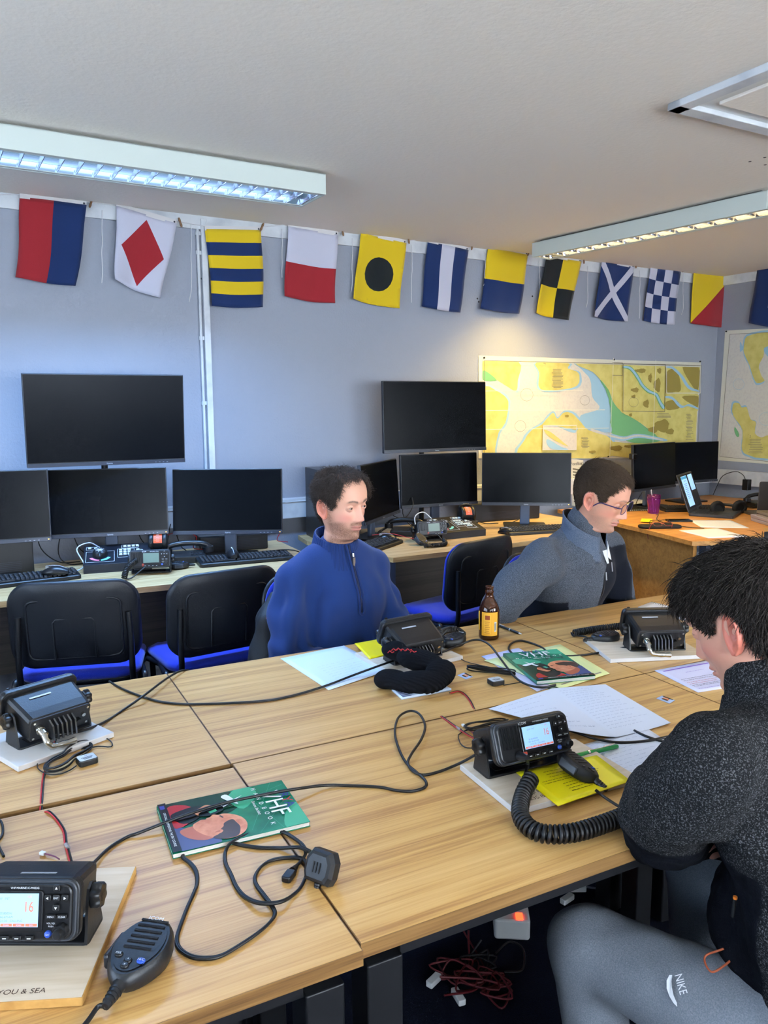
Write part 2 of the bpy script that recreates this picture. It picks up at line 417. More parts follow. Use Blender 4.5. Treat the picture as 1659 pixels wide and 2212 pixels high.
# left wall with a window opening, and the wall behind the camera with two
def wall_open(name, fixed, a0, a1, opens, axis, nrm):
    b = MB(); z0, z1 = .95, 2.15; cur = a0
    def seg(u0, u1, v0, v1):
        if axis == 'x': b.box(((u0+u1)/2, fixed+nrm*.06, (v0+v1)/2), (u1-u0, .12, v1-v0), M_wall)
        else: b.box((fixed+nrm*.06, (u0+u1)/2, (v0+v1)/2), (.12, u1-u0, v1-v0), M_wall)
    for o0, o1 in opens:
        seg(cur, o0, 0, CZ); seg(o0, o1, 0, z0); seg(o0, o1, z1, CZ); cur = o1
    seg(cur, a1, 0, CZ); struct(b.build(name))
wall_open('wall_left', X0, Y0-.1, Y1+.1, [(-1.6, 1.3)], 'y', -1)
wall_open('wall_front', Y0, X0-.1, X1+.1, [(-1.4, 1.2), (2.0, 4.2)], 'x', -1)
M_glass = mat('window_glass', (245, 250, 255), .02, trans=1, ior=1.02)
def window(n, a, c, L, axis):
    root = bpy.data.objects.new('window_%d' % n, None); COL.objects.link(root); root.location = (*c, 1.55); root.rotation_euler = (0, 0, 0 if axis == 'x' else PI/2); root['kind'] = 'structure'
    b = MB()
    for x in (-L/2+.03, 0, L/2-.03): b.box((x, 0, 0), (.06, .06, 1.2), M_white)
    for z in (-.57, .57): b.box((0, 0, z), (L, .06, .06), M_white)
    b.build('window_frame', root)
    b = MB(); b.box((0, 0, 0), (L-.1, .006, 1.12), M_glass); b.build('pane', root)
window(1, 0, (X0-.06, -.15), 2.9, 'y'); window(2, 0, (-.1, Y0-.06), 2.6, 'x'); window(3, 0, (3.1, Y0-.06), 2.2, 'x')

# cornice band, conduits, dado trunking, plinth
b = MB(); b.box(((X0+X1)/2, Y1-.008, CZ-.035), (X1-X0, .016, .07), M_trim)
for x in np.arange(X0+.4, X1, 1.9): b.box((x, Y1-.0185, CZ-.035), (.006, .006, .07), M_trim)
struct(b.build('trim_1'))
b = MB(); b.box((X1-.008, (Y0+Y1)/2, CZ-.035), (.016, Y1-Y0-.04, .07), M_trim); struct(b.build('trim_2'))
b = MB(); b.rbox((.862, Y1-.011, 1.48), (.034, .022, 1.99), .003, M_trim, .002); struct(b.build('trim_3'))          # conduit cover
b = MB(); b.tube([(.828, Y1-.009, z) for z in np.linspace(.5, 2.44, 14)], .008, M_trim, 8)
for z in (2.40, 2.30, 1.85, 1.5): b.rbox((.832, Y1-.006, z), (.03, .012, .02), .002, M_trim, .001)
struct(b.build('trim_4'))                                                                                             # old cable beside it
b = MB(); b.rbox(((X0+X1)/2, Y1-.03, .885), (X1-X0, .06, .115), .004, M_trim, .003); b.box(((X0+X1)/2, Y1-.062, .925), (X1-X0, .004, .004), M_trim)
struct(b.build('trim_5'))                                                                                             # dado trunking
b = MB(); b.rbox((X1-.03, (Y0+Y1)/2, .885), (.06, Y1-Y0-.13, .115), .004, M_trim, .003); struct(b.build('trim_6'))
b = MB(); b.box(((X0+X1)/2, Y1-.05, .17), (X1-X0-.02, .1, .2), M_block)
for x in np.arange(-2.3, 5, .62): b.box((x, Y1-.1005, .17), (.004, .002, .2), M_hole)
struct(b.build('baseboard_back'))
b = MB(); b.box((X1-.02, (Y0+Y1)/2, .06), (.03, Y1-Y0-.22, .12), M_trim); struct(b.build('baseboard_right'))

# ------------------------------------------------------------------ ceiling lights
M_house = mat('cream_enamel_housing', (196, 204, 196), .4)
M_louv = mat('mirror_louvre', (225, 228, 235), .14, metal=1)
def tube_mat(nm, col, st): return mat(nm, (240, 240, 240), .4, emit=col, estr=st)
def ceiling_light(label, c, L, rz, wd, tubem, nbl, lamp, flat=False):
    root = thing('ceiling_light', label, 'ceiling light', (c[0], c[1], CZ-.012), rz); h = .085
    b = MB(); b.box((0, 0, .006), (L*.94, wd*.7, .012), mat('lamp_back_plate', (90, 90, 84), .6))
    b.build('back_plate', root)
    b = MB(); t = .0025
    b.box((0, 0, -t/2), (L, wd, t), M_house)
    for s in (-1, 1):
        b.rbox((0, s*(wd/2-.004), -h/2), (L, .008, h), .002, M_house, .001); b.box((s*(L/2-.004), 0, -h/2), (.008, wd-.01, h), M_house)
        b.box((0, s*(wd/2-.016), -h+.003), (L, .03, .004), M_house)
    b.build('housing', root)
    b = MB(); iw = wd-.066; n = nbl; 
    for s in (-1, 0, 1):
        y = s*iw/2
        if s == 0: b.box((0, y, -h+.014), (L-.03, .003, .022), M_louv)
        else: b.add([(-L/2+.02, y, -h+.003), (L/2-.02, y, -h+.003), (L/2-.02, y*1.06, -h+.05), (-L/2+.02, y*1.06, -h+.05)], [(0, 1, 2, 3)], M_louv)
    for i in range(n+1):
        x = -L/2+.02+(L-.04)*i/n
        for s in (-1, 1):
            y = s*iw/4; ya = iw/4-.002
            # curved parabolic blades
            prof = [(-.0012, .0), (.001, .012), (.004, .026)]
            for sg in (-1, 1):
                vs_ = []; fs_ = []
                for k, (dx, dz) in enumerate(prof):
                    for q in range(5): yy = -ya+2*ya*q/4; vs_.append((x+sg*dx, y+yy, -h+.003+dz*(1-.45*(1-(yy/ya)**2))))
                for k in range(2):
                    for q in range(4): fs_.append((k*5+q, k*5+q+1, (k+1)*5+q+1, (k+1)*5+q))
                b.add(vs_, fs_, M_louv, True)
    lv = b.build('louvre', root)
    for s in (-1, 1):
        b = MB(); b.cyl((-L/2+.05, s*iw/4, -.03), (L/2-.05, s*iw/4, -.03), .0125, tubem, n=14); b.build('fluorescent_tube', root)
    if lamp:
        for k, (col, pw, off) in enumerate(lamp):
            ld = bpy.data.lights.new('tube_light', 'AREA'); ld.shape = 'RECTANGLE'; ld.size = (L-.1)*off[1]; ld.size_y = iw*.8; ld.energy = pw; ld.color = col; ld.spread = R(off[2])
            lo = bpy.data.objects.new('tube_light', ld); COL.objects.link(lo); lo.parent = root; lo.location = (off[0], 0, -h-.002)
    return root
cy = 1.775; dl = R(0)
ceiling_light('long cream ceiling light with bluish mirror louvre parallel to the flag wall', (.22, 1.78), 1.70, 0, .26,
              tube_mat('cool_tube', (170, 205, 255), 2.2), 24, [((.26, .52, 1.0), P_COOL, (0, 1, 128))])
ceiling_light('cream ceiling light with warm gold mirror louvre running out from the signal flags', (2.945+.06, 1.62), 1.50, R(90+5.5), .17,
              tube_mat('warm_tube', (255, 215, 150), 2.5), 13, [((1.0, .72, .34), P_WARM, (0, 1, 150)), ((1.0, .70, .20), P_WARM2, (.66, .12, 110))])

# loft hatch
hr = thing('ceiling_hatch', 'white framed square loft hatch in the ceiling at the top right', 'hatch', (1.72+.40, .36-.37, CZ), R(-1.5))
b = MB(); fr = .055
for s in (-1, 1): b.rbox((0, s*(.39-fr/2), -.012), (.80, fr, .024), .003, M_trim, .003); b.rbox((s*(.40-fr/2), 0, -.012), (fr, .78, .024), .003, M_trim, .003)
b.build('frame', hr)
b = MB(); b.box((0, 0, -.004), (.69, .67, .008), M_white); b.rbox((.01, .0, -.012), (.58, .56, .012), .004, M_ceil, .003); b.build('panel', hr)

# ------------------------------------------------------------------ charts
M_cpaper = mat('chart_paper', (214, 210, 192), .55, spec=.25)
M_cland = mat('chart_land_buff', (206, 194, 116), .55, spec=.2, noisec=(14, (190, 176, 96), .4, .7))
M_csea = mat('chart_shoal_blue', (150, 186, 206), .55, spec=.2)
M_cdry = mat('chart_drying_green', (112, 168, 116), .55, spec=.2)
M_curb = mat('chart_town_brown', (146, 130, 66), .55, spec=.2)
M_cwat = mat('chart_deep_white', (208, 203, 192), .55, spec=.2, noisec=(60, (200, 194, 186), .45, .7))
M_cink = mat('chart_ink', (110, 106, 92), .6)
def zp(pts, ox, oy, sc_): return [(ox+x/sc_, oy+y/sc_) for x, y in pts]
def smoothpoly(pts, n=4, jit=0, seed=1):
    r_ = random.Random(seed); P = [Vector((x, y, 0)) for x, y in pts]; N = len(P); out = []
    for i in range(N):
        a, b_, c, d = P[i-1], P[i], P[(i+1) % N], P[(i+2) % N]
        for k in range(n):
            t = k/n; q = .5*((2*b_)+(-a+c)*t+(2*a-5*b_+4*c-d)*t*t+(-a+3*b_-3*c+d)*t**3); out.append((q.x+r_.uniform(-jit, jit), q.y+r_.uniform(-jit, jit)))
    return out
def chart(name, label, quad, layers, lines, texts, proj_, nrm, corners, clampx=None):
    """layers: (material, polygon px pts, smooth); everything lies on the sheet as print, tiny steps apart"""
    o = proj_(*quad[0]); root, Mi = wthing(name, label, 'chart', o); b = MB(); b.M = Mi
    off = lambda k: nrm*(.004+.0004*k)
    Q = [proj_(*q) for q in quad]
    b.flat([q+off(0) for q in Q], M_cpaper); b.flat([q+nrm*.0004 for q in Q][::-1], M_cpaper)
    for k, (mt, pts, smt) in enumerate(layers):
        P = smoothpoly(pts, 4, smt if smt > 0 else 0, k) if smt >= 0 else pts
        if clampx: P = [(min(max(x, clampx[0]), clampx[1]-(y-clampx[2])*clampx[3]), max(y, clampx[2]+(x-clampx[0])*.031-2)) for x, y in P]
        b.flat([proj_(*p)+off(k+1) for p in P], mt)
    kk = len(layers)+2
    for mt, wd, pts in lines:
        P = [proj_(*p)+off(kk) for p in pts]
        for a, c in zip(P[:-1], P[1:]):
            d = (c-a).normalized(); s = d.cross(nrm)*wd/2; b.flat([a-s, c-s, c+s, a+s], mt)
    r_ = random.Random(5)
    for (x0, y0, x1, y1, rows) in texts:      # blocks of small print
        for i in range(rows):
            y = y0+(y1-y0)*i/max(1, rows-1); h = .9; xa = x0+r_.uniform(0, 4); xb = x1-r_.uniform(0, 6)
            b.flat([proj_(xa, y)+off(kk), proj_(xb, y)+off(kk), proj_(xb, y+h)+off(kk), proj_(xa, y+h)+off(kk)], M_cink)
    sheet = b.build('sheet', root)
    for p in corners:
        q = proj_(*p); b = MB(); b.M = Mi; b.cyl(q+nrm*.004, q+nrm*.012, .006, M_black, n=10); b.build('pin', root)
    return root
O = (1000, 400, 2.5175)
pr = lambda x, y: ony(x, y, Y1)
L = []
zz = lambda pts: zp(pts, *O)
fr_ = zz([(105, 955), (1285, 982), (1262, 1475), (105, 1475)])
L.append((M_cwat, fr_, -1))
L.append((M_csea, zz([(600, 962), (700, 966), (760, 1060), (800, 1160), (830, 1300), (820, 1345), (720, 1330), (650, 1290), (640, 1250), (740, 1215), (700, 1150), (690, 1060), (640, 1000)]), .4))
L.append((M_csea, zz([(100, 1040), (160, 1045), (250, 1090), (300, 1125), (310, 965), (300, 960), (100, 955)]), .3))
L.append((M_cland, zz([(106, 957), (300, 962), (296, 1060), (286, 1118), (235, 1092), (185, 1062), (150, 1044), (106, 1040)]), .3))
L.append((M_cdry, zz([(106, 1010), (135, 1020), (180, 1062), (106, 1060)]), .2))
L.append((M_csea, zz([(390, 962), (580, 966), (575, 1000), (634, 1018), (640, 1080), (606, 1108), (520, 1122), (425, 1122), (398, 1090), (404, 1020)]), .4))
L.append((M_cland, zz([(396, 964), (568, 966), (568, 996), (624, 1020), (628, 1072), (600, 1098), (520, 1114), (432, 1114), (408, 1088), (412, 1020)]), .4))
L.append((M_csea, zz([(105, 1112), (190, 1112), (244, 1150), (254, 1200), (236, 1300), (200, 1350), (180, 1440), (176, 1475), (105, 1475)]), .4))
L.append((M_cland, zz([(106, 1118), (180, 1120), (232, 1156), (244, 1200), (226, 1292), (190, 1345), (172, 1435), (166, 1475), (106, 1475)]), .4))
L.append((M_csea, zz([(310, 1475), (320, 1380), (362, 1325), (420, 1292), (466, 1240), (492, 1230), (512, 1262), (545, 1226), (598, 1232), (650, 1284), (690, 1322), (800, 1362), (800, 1475)]), .4))
L.append((M_cland, zz([(322, 1475), (332, 1385), (370, 1332), (425, 1300), (470, 1250), (490, 1240), (510, 1270), (545, 1236), (590, 1242), (640, 1292), (680, 1332), (790, 1372), (800, 1475)]), .4))
L.append((M_cland, zz([(640, 963), (1282, 984), (1275, 1200), (1264, 1470), (800, 1470), (800, 1400), (900, 1402), (1060, 1392), (1010, 1330), (910, 1262), (860, 1236), (815, 1180), (785, 1110), (745, 1060), (700, 1015)]), .3))
L.append((M_cdry, zz([(742, 1060), (785, 1110), (815, 1180), (860, 1236), (910, 1262), (1010, 1330), (1062, 1378), (1050, 1396), (930, 1402), (850, 1372), (796, 1336), (800, 1250), (792, 1180), (770, 1110)]), .6))
L.append((M_csea, zz([(640, 1262), (760, 1250), (796, 1290), (800, 1344), (745, 1330), (680, 1322)]), .5))
L.append((M_csea, zz([(800, 1352), (870, 1366), (950, 1352), (1090, 1378), (1090, 1392), (950, 1374), (870, 1390), (800, 1376)]), .3))
L.append((M_cwat, zz([(700, 1326), (800, 1358), (870, 1371), (950, 1357), (1070, 1380), (1070, 1387), (950, 1366), (870, 1382), (800, 1368), (700, 1340)]), .2))
for i, (x, y, rx, ry) in enumerate([(1080, 1310, 46, 40), (1030, 1330, 30, 20), (830, 1430, 40, 16), (900, 1420, 30, 10), (1120, 1340, 26, 18), (700, 1450, 22, 8), (560, 1255, 12, 7), (905, 1250, 10, 10)]):
    L.append((M_curb, zz([(x+rx*math.cos(a)*(.7+.4*((a*7+i) % 1)), y+ry*math.sin(a)*(.7+.4*((a*5+i) % 1))) for a in np.linspace(0, 5.9, 9)]), .6))
L.append((M_cland, zz([(860, 972), (1086, 976), (1084, 1232), (858, 1228)]), -1))
for i, (x, y, rx, ry) in enumerate([(930, 1115, 26, 16), (990, 1190, 20, 26), (1050, 1090, 24, 46), (960, 1010, 40, 14), (1060, 1010, 14, 20), (920, 1150, 14, 12), (1010, 1050, 12, 30)]):
    L.append((M_curb, zz([(x+rx*math.cos(a)*(.6+.5*((a*7+i) % 1)), y+ry*math.sin(a)*(.6+.5*((a*5+i) % 1))) for a in np.linspace(0, 5.9, 9)]), .5))
riv = [(864, 988), (900, 998), (935, 1040), (965, 1090), (1000, 1122), (1040, 1140), (1060, 1180), (1080, 1212)]
L.append((M_cdry, zz([(x-6, y+6) for x, y in riv]+[(x+9, y-7) for x, y in riv[::-1]]), .3))
L.append((M_csea, zz([(x-2, y+3) for x, y in riv]+[(x+6, y-5) for x, y in riv[::-1]]), .2))
for (x0, y0, x1, y1) in ((1094, 976, 1280, 1131), (1090, 1139, 1276, 1226)):
    L.append((M_cland, zz([(x0, y0), (x1, y0+3), (x1-2, y1), (x0, y1)]), -1))
    L.append((M_curb, zz([(x0+4, y0+40), (x0+60, y0+30), (x0+80, y1-20), (x0+50, y1-6), (x0+6, y1-6)]), .6)); L.append((M_curb, zz([(x0+90, y0+12), (x1-8, y0+10), (x1-12, y1-20), (x0+150, y1-30)]), .6))
    L.append((M_csea, zz([(x0+2, y0+8), (x0+40, y0+14), (x0+90, y0+60), (x0+130, y1-36), (x1-4, y1-14), (x1-4, y1-6), (x0+120, y1-24), (x0+80, y0+72), (x0+36, y0+26), (x0+2, y0+18)]), .3))
L.append((M_cwat, zz([(424, 1306), (606, 1306), (604, 1440), (422, 1440)]), -1))
L.append((M_csea, zz([(430, 1310), (600, 1310), (600, 1345), (560, 1338), (500, 1312)]), .3)); L.append((M_cland, zz([(500, 1308), (602, 1308), (602, 1330), (560, 1322)]), .3))
L.append((M_cland, zz([(428, 1330), (470, 1345), (520, 1385), (560, 1420), (520, 1405), (460, 1370)]), .3)); L.append((M_csea, zz([(450, 1380), (520, 1420), (560, 1436), (480, 1436), (446, 1410)]), .3))
ln = []
for a, c in [((105, 955), (1285, 982)), ((1285, 982), (1262, 1475)), ((105, 955), (105, 1475)), ((860, 972), (1086, 976)), ((1086, 976), (1084, 1232)), ((1084, 1232), (858, 1228)), ((858, 1228), (860, 972)), ((800, 965), (856, 968)), ((856, 968), (855, 1036)), ((855, 1036), (801, 1034))]:
    ln.append((M_cink, .004, zz([a, c])))
for a, c in [((424, 1306), (606, 1306)), ((606, 1306), (604, 1440)), ((424, 1306), (422, 1440)), ((1094, 976), (1280, 979)), ((1094, 976), (1094, 1131)), ((1280, 979), (1278, 1131)), ((1094, 1131), (1278, 1131))]:
    ln.append((M_cpaper, .006, zz([a, c])))
for (x, y, r_) in ((335, 1140, 34), (300, 1310, 30), (650, 1170, 26), (915, 1180, 26)):
    ln.append((M_cink, .002, zz([(x+r_*math.cos(t), y+r_*math.sin(t)) for t in np.linspace(0, 2*PI, 20)])))
M_fold = mat('paper_fold_light', (226, 220, 200), .5)
for a, c in [((806, 940), (786, 1475)), ((1036, 950), (1018, 1475)), ((105, 1120), (640, 1115)), ((105, 1225), (760, 1222)), ((105, 1328), (780, 1320))]: ln.append((M_fold, .004, zz([a, c])))
tx = [(1000+470/2.5175, 400+1000/2.5175, 1000+535/2.5175, 400+1100/2.5175, 16), (1000+1198/2.5175, 400+1245/2.5175, 1000+1240/2.5175, 400+1380/2.5175, 18), (1000+630/2.5175, 400+1370/2.5175, 1000+680/2.5175, 400+1425/2.5175, 10), (1000+1040/2.5175, 400+1242/2.5175, 1000+1120/2.5175, 400+1262/2.5175, 4), (1000+430/2.5175, 400+968/2.5175, 1000+440/2.5175, 400+972/2.5175, 2)]
chart('sea_chart', 'wide yellow and blue sea chart of an estuary pinned under the flags, lit gold', [(1033, 768), (1513, 783), (1502, 990), (1033, 990)], L, ln, tx, pr, Vector((0, -1, 0)), [(1044.5, 773), (1324.5, 777), (1511, 781), (1312, 986)], (1041.5, 1508.5, 781, .045))
# dark strip of print at the top edge
# right-hand chart
pr2 = lambda x, y: onx(x, y, X1)
O = (1000, 400, 2.5175); L = []
L.append((M_cwat, [(1578, 722), (1720, 716), (1720, 1003), (1556, 986)], -1))
def grow(pts, k, cx, cy): return [(cx+(x-cx)*k, cy+(y-cy)*k) for x, y in pts]
A = [(1625, 722), (1720, 716), (1720, 738), (1659, 752), (1650, 770), (1640, 790), (1645, 810), (1652, 822), (1636, 828), (1628, 815), (1620, 790), (1610, 768), (1608, 745)]
B = [(1586, 872), (1597, 871), (1604, 880), (1614, 880), (1622, 905), (1634, 912), (1632, 935), (1645, 945), (1665, 940), (1720, 950), (1720, 990), (1650, 990), (1620, 984), (1604, 972), (1605, 930), (1590, 906), (1583, 890)]
for P in (A, B): L.append((M_csea, grow(P, 1.07, sum(x for x, y in P)/len(P)-2, sum(y for x, y in P)/len(P)), .6)); L.append((M_cland, P, .5))
L.append((M_cdry, [(1588, 922), (1594, 930), (1598, 940), (1594, 944), (1588, 934)], .2)); L.append((M_csea, [(1600, 738), (1606, 752), (1600, 760)], .2))
L.append((M_csea, [(1652, 752), (1690, 745), (1720, 745), (1720, 800), (1690, 790), (1664, 775)], .6))
ln = [(M_cink, .003, [(1578, 722), (1720, 716)]), (M_cink, .003, [(1578, 722), (1556, 986)]), (M_cink, .003, [(1556, 986), (1720, 1003)])]
for (x, y, r_) in ((1597, 830, 12), (1655, 905, 14)): ln.append((M_csea, .002, [(x+r_*math.cos(t), y+r_*math.sin(t)) for t in np.linspace(0, 2*PI, 20)]))
chart('sea_chart', 'large pale blue sea chart with yellow coastlines on the right-hand wall', [(1567, 714), (1740, 706), (1740, 1008), (1548, 994)], L, ln, [(1618, 948, 1650, 978, 9), (1618, 938, 1624, 944, 4)], pr2, Vector((-1, 0, 0)), [(1570, 716)])

# ------------------------------------------------------------------ signal flags
F_red = mat('flag_red_bunting', (148, 34, 42), .8, spec=.2, sheen=.2, bump=(400, .2)); F_blue = mat('flag_navy_bunting', (20, 42, 88), .8, spec=.2, sheen=.2, bump=(400, .2))
F_yel = mat('flag_yellow_bunting', (204, 174, 26), .8, spec=.2, sheen=.2, bump=(400, .2)); F_wht = mat('flag_white_bunting', (188, 188, 202), .8, spec=.2, sheen=.2, bump=(400, .2))
F_blk = mat('flag_black_bunting', (22, 28, 30), .8, spec=.2, sheen=.2, bump=(400, .2)); M_tape = mat('white_header_tape', (210, 206, 204), .7)
M_peg = mat('wooden_toggle', (122, 88, 56), .6); M_cord = mat('white_cord', (206, 204, 206), .7)
def flag_cloth(quad, cuts, matf, seed, root, Mi, proj_, nrm, amp=.010):
    bm = bmesh.new(); nx, ny = 14, 18
    g = [[bm.verts.new((i/nx, j/ny, 0)) for i in range(nx+1)] for j in range(ny+1)]
    for j in range(ny):
        for i in range(nx): bm.faces.new((g[j][i], g[j][i+1], g[j+1][i+1], g[j+1][i]))
    for (px, py, nx_, ny_) in cuts:
        bmesh.ops.bisect_plane(bm, geom=bm.verts[:]+bm.edges[:]+bm.faces[:], plane_co=(px, py, 0), plane_no=(nx_, ny_, 0), dist=1e-5)
    me = bpy.data.meshes.new('cloth'); mats = []
    for f in bm.faces:
        c = f.calc_center_median(); mt = matf(c.x, c.y)
        if mt not in mats: mats.append(mt)
        f.material_index = mats.index(mt); f.smooth = True
    Q = [proj_(*q) for q in quad]; r_ = random.Random(seed); a1, a2, a3 = r_.uniform(0, 6), r_.uniform(0, 6), r_.uniform(2.0, 3.4)
    for v in bm.verts:
        x, y = v.co.x, v.co.y; P = Q[0]*(1-x)*(1-y)+Q[1]*x*(1-y)+Q[2]*x*y+Q[3]*(1-x)*y
        e = math.sin(x*PI); d = amp*(.3+y)*(math.sin(x*a3*2+a1+y*1.2)+.5*math.sin(x*9+a2+y*2)) + .006
        P = P+nrm*(d+amp*.9)+Vector((0, 0, -1))*(.008*e*y)
        # gentle sideways waver of the two long edges
        side = (Q[1]-Q[0]).normalized(); P = P+side*(.008*math.sin(y*5+a1)*y)
        v.co = Mi @ P
    bm.normal_update(); bm.to_mesh(me); bm.free()
    for m_ in mats: me.materials.append(m_)
    o = bpy.data.objects.new('cloth', me); COL.objects.link(o); o.parent = root
    md = o.modifiers.new('s', 'SOLIDIFY'); md.thickness = .0012
    return o
hx = lambda y: (0, y, 0, 1)
vx = lambda x: (x, 0, 1, 0)
def mD(x, y): return F_red if abs(x-.5)*1.02/.5+abs(y-.5)*.94/.5 < .82 else F_wht
dcuts = []
for sx in (-1, 1):
    for sy in (-1, 1):
        nx_, ny_ = sx*2.04, sy*1.88; dcuts.append((.5+.82/nx_*1.0 if True else 0, .5, nx_, ny_))
ccuts = [(.5+.30*math.cos(a), .54+.25*math.sin(a), math.cos(a)/.30, math.sin(a)/.25) for a in np.linspace(0, 2*PI, 21)[:-1]]
def mC(x, y): return F_blk if ((x-.5)/.30)**2+((y-.54)/.25)**2 < 1 else F_yel
xw = .09
xc = []
for s in (-1, 1):
    for o_ in (-1, 1): xc.append((.5+o_*xw/1.0, .5, 1, s))
def mX(x, y): return F_wht if abs((x-.5)-(y-.5)) < xw or abs((x-.5)+(y-.5)) < xw else F_blue
pcuts = [vx(.33), vx(.67), hx(.35), hx(.68)]
flags = [
 ('signal flag of red and navy upright halves, first on the left', [(42, 426), (186, 444), (165, 618), (35, 600)], [vx(.5)], lambda x, y: F_red if x < .5 else F_blue, 'E'),
 ('white signal flag with a red diamond, left of the white conduit', [(250, 446), (380, 484), (345, 646), (247, 605)], dcuts, mD, 'F'),
 ('signal flag of yellow and navy horizontal stripes', [(441, 496), (561, 498), (571, 663), (457, 662)], [hx(i/6) for i in range(1, 6)], lambda x, y: F_yel if int(y*6) % 2 == 0 else F_blue, 'G'),
 ('signal flag with white upper half and red lower half', [(620, 490), (728, 508), (718, 656), (612, 640)], [hx(.5)], lambda x, y: F_wht if y < .5 else F_red, 'H'),
 ('yellow signal flag with a black disc', [(776, 504), (875, 526), (859, 667), (759, 646)], ccuts, mC, 'I'),
 ('signal flag of navy, white and navy upright bands', [(922, 522), (1009, 541), (992, 675), (909, 662)], [vx(.34), vx(.66)], lambda x, y: F_wht if .34 < x < .66 else F_blue, 'J'),
 ('signal flag with yellow upper half and navy lower half', [(1052, 536), (1137, 551), (1122, 678), (1035, 667)], [hx(.5)], lambda x, y: F_yel if y < .5 else F_blue, 'K'),
 ('signal flag quartered black and yellow beside the ceiling light end', [(1176, 553), (1252, 566), (1224, 692), (1154, 676)], [hx(.5), vx(.5)], lambda x, y: F_blk if (x < .5) == (y < .5) else F_yel, 'L'),
 ('navy signal flag with a white diagonal cross', [(1296, 564), (1366, 578), (1352, 695), (1278, 684)], xc, mX, 'M'),
 ('navy and white chequered signal flag', [(1402, 572), (1467, 588), (1449, 702), (1388, 692)], [hx(.25), hx(.5), hx(.75), vx(.25), vx(.5), vx(.75)], lambda x, y: F_blue if (int(x*4)+int(y*4)) % 2 else F_wht, 'N'),
 ('signal flag split diagonally into yellow and red in the room corner', [(1495, 585), (1582, 596), (1562, 708), (1491, 698)], [(.5, .5, 1, 1)], lambda x, y: F_yel if x+y < 1 else F_red, 'O')]
toggles = [(195, 440), (387, 482), (563, 492), (737, 502), (879, 519), (1016, 533), (1138, 546), (1257, 563), (1369, 573), (1471, 582), (1588, 586)]
strings = [(220, 455, 612), (412, 484, 652), (608, 495, 600), (760, 515, 632), (888, 530, 654), (1046, 545, 618), (1164, 560, 640), (1268, 575, 664), (1380, 585, 688), (1474, 590, 680), (1614, 598, 668)]
YF = Y1-.022
prf = lambda x, y: ony(x, y, YF)
prf2 = lambda x, y: onx(x, y, X1-.022)
def make_flag(label, quad, cuts, mf, seed, pf, nrm, tog, string):
    o = pf(*quad[0]); root, Mi = wthing('signal_flag', label, 'flag', o, 'signal flags strung below the ceiling')
    flag_cloth(quad, cuts, mf, seed, root, Mi, pf, nrm)
    b = MB(); b.M = Mi; a = pf(*quad[0]); c = pf(*quad[1]); n_ = nrm*.012
    u = Vector((0, 0, .018)); b.flat([a+n_-u*.4, c+n_-u*.4, c+n_+u, a+n_+u], M_tape); b.flat([a+n_*1.2-u*.4, c+n_*1.2-u*.4, c+n_*1.2+u, a+n_*1.2+u], M_tape)
    d = (c-a).normalized(); e = c-d*.012+n_*1.25+u*.3
    b.cyl(e, e+nrm*.001, .005, M_inkd, n=10); b.build('header_tape', root)
    if tog:
        p = pf(*tog)+nrm*.02; r_ = random.Random(seed); q = Vector((r_.uniform(-.5, .5), -.1, 1)).normalized()
        b = MB(); b.M = Mi; b.tube([p-q*.024, p-q*.012, p, p+q*.012, p+q*.024], [.004, .0065, .005, .0065, .004], M_peg, 10); b.build('toggle', root)
    if string:
        x, y0, y1 = string; r_ = random.Random(seed+9); P = [pf(x+r_.uniform(-1, 1)*min(1, k)-(4 if k == 7 and seed % 2 else 0), y0+(y1-y0)*k/7)+nrm*.008 for k in range(8)]
        b = MB(); b.M = Mi; b.tube(catmull(P, 4), .0022, M_cord, 6); b.build('cord', root)
    return root
for i, (lab, quad, cuts, mf, nm) in enumerate(flags): make_flag(lab, quad, cuts, mf, i, prf, Vector((0, -1, 0)), toggles[i], strings[i])
make_flag('navy signal flag with a white centre square on the right-hand wall', [(1639, 580), (1745, 570), (1735, 716), (1622, 698)], pcuts, lambda x, y: F_wht if .33 < x < .67 and .35 < y < .68 else F_blue, 21, prf2, Vector((-1, 0, 0)), None, None)
pts = []
for tpt in [(0, 424), (40, 424), (186, 440), (250, 446), (380, 481), (441, 492), (562, 494), (620, 488), (728, 505), (776, 501), (875, 523), (922, 520), (1009, 538), (1052, 533), (1137, 548), (1176, 550), (1252, 564), (1296, 561), (1366, 575), (1402, 570), (1467, 585), (1495, 583), (1586, 590)]: pts.append(prf(*tpt)+Vector((0, -.011, .006)))
pts.append(prf2(1640, 578)+Vector((-.011, 0, .006))); pts.append(prf2(1745, 568)+Vector((-.011, 0, .006)))
o = pts[0].copy(); b = MB(); b.M = Matrix.Translation(-o); b.tube(pts, .0022, M_cord, 6); ob = b.build('flag_line'); ob.location = o; tag(ob, 'thin white line carrying the signal flags along the wall', 'line')
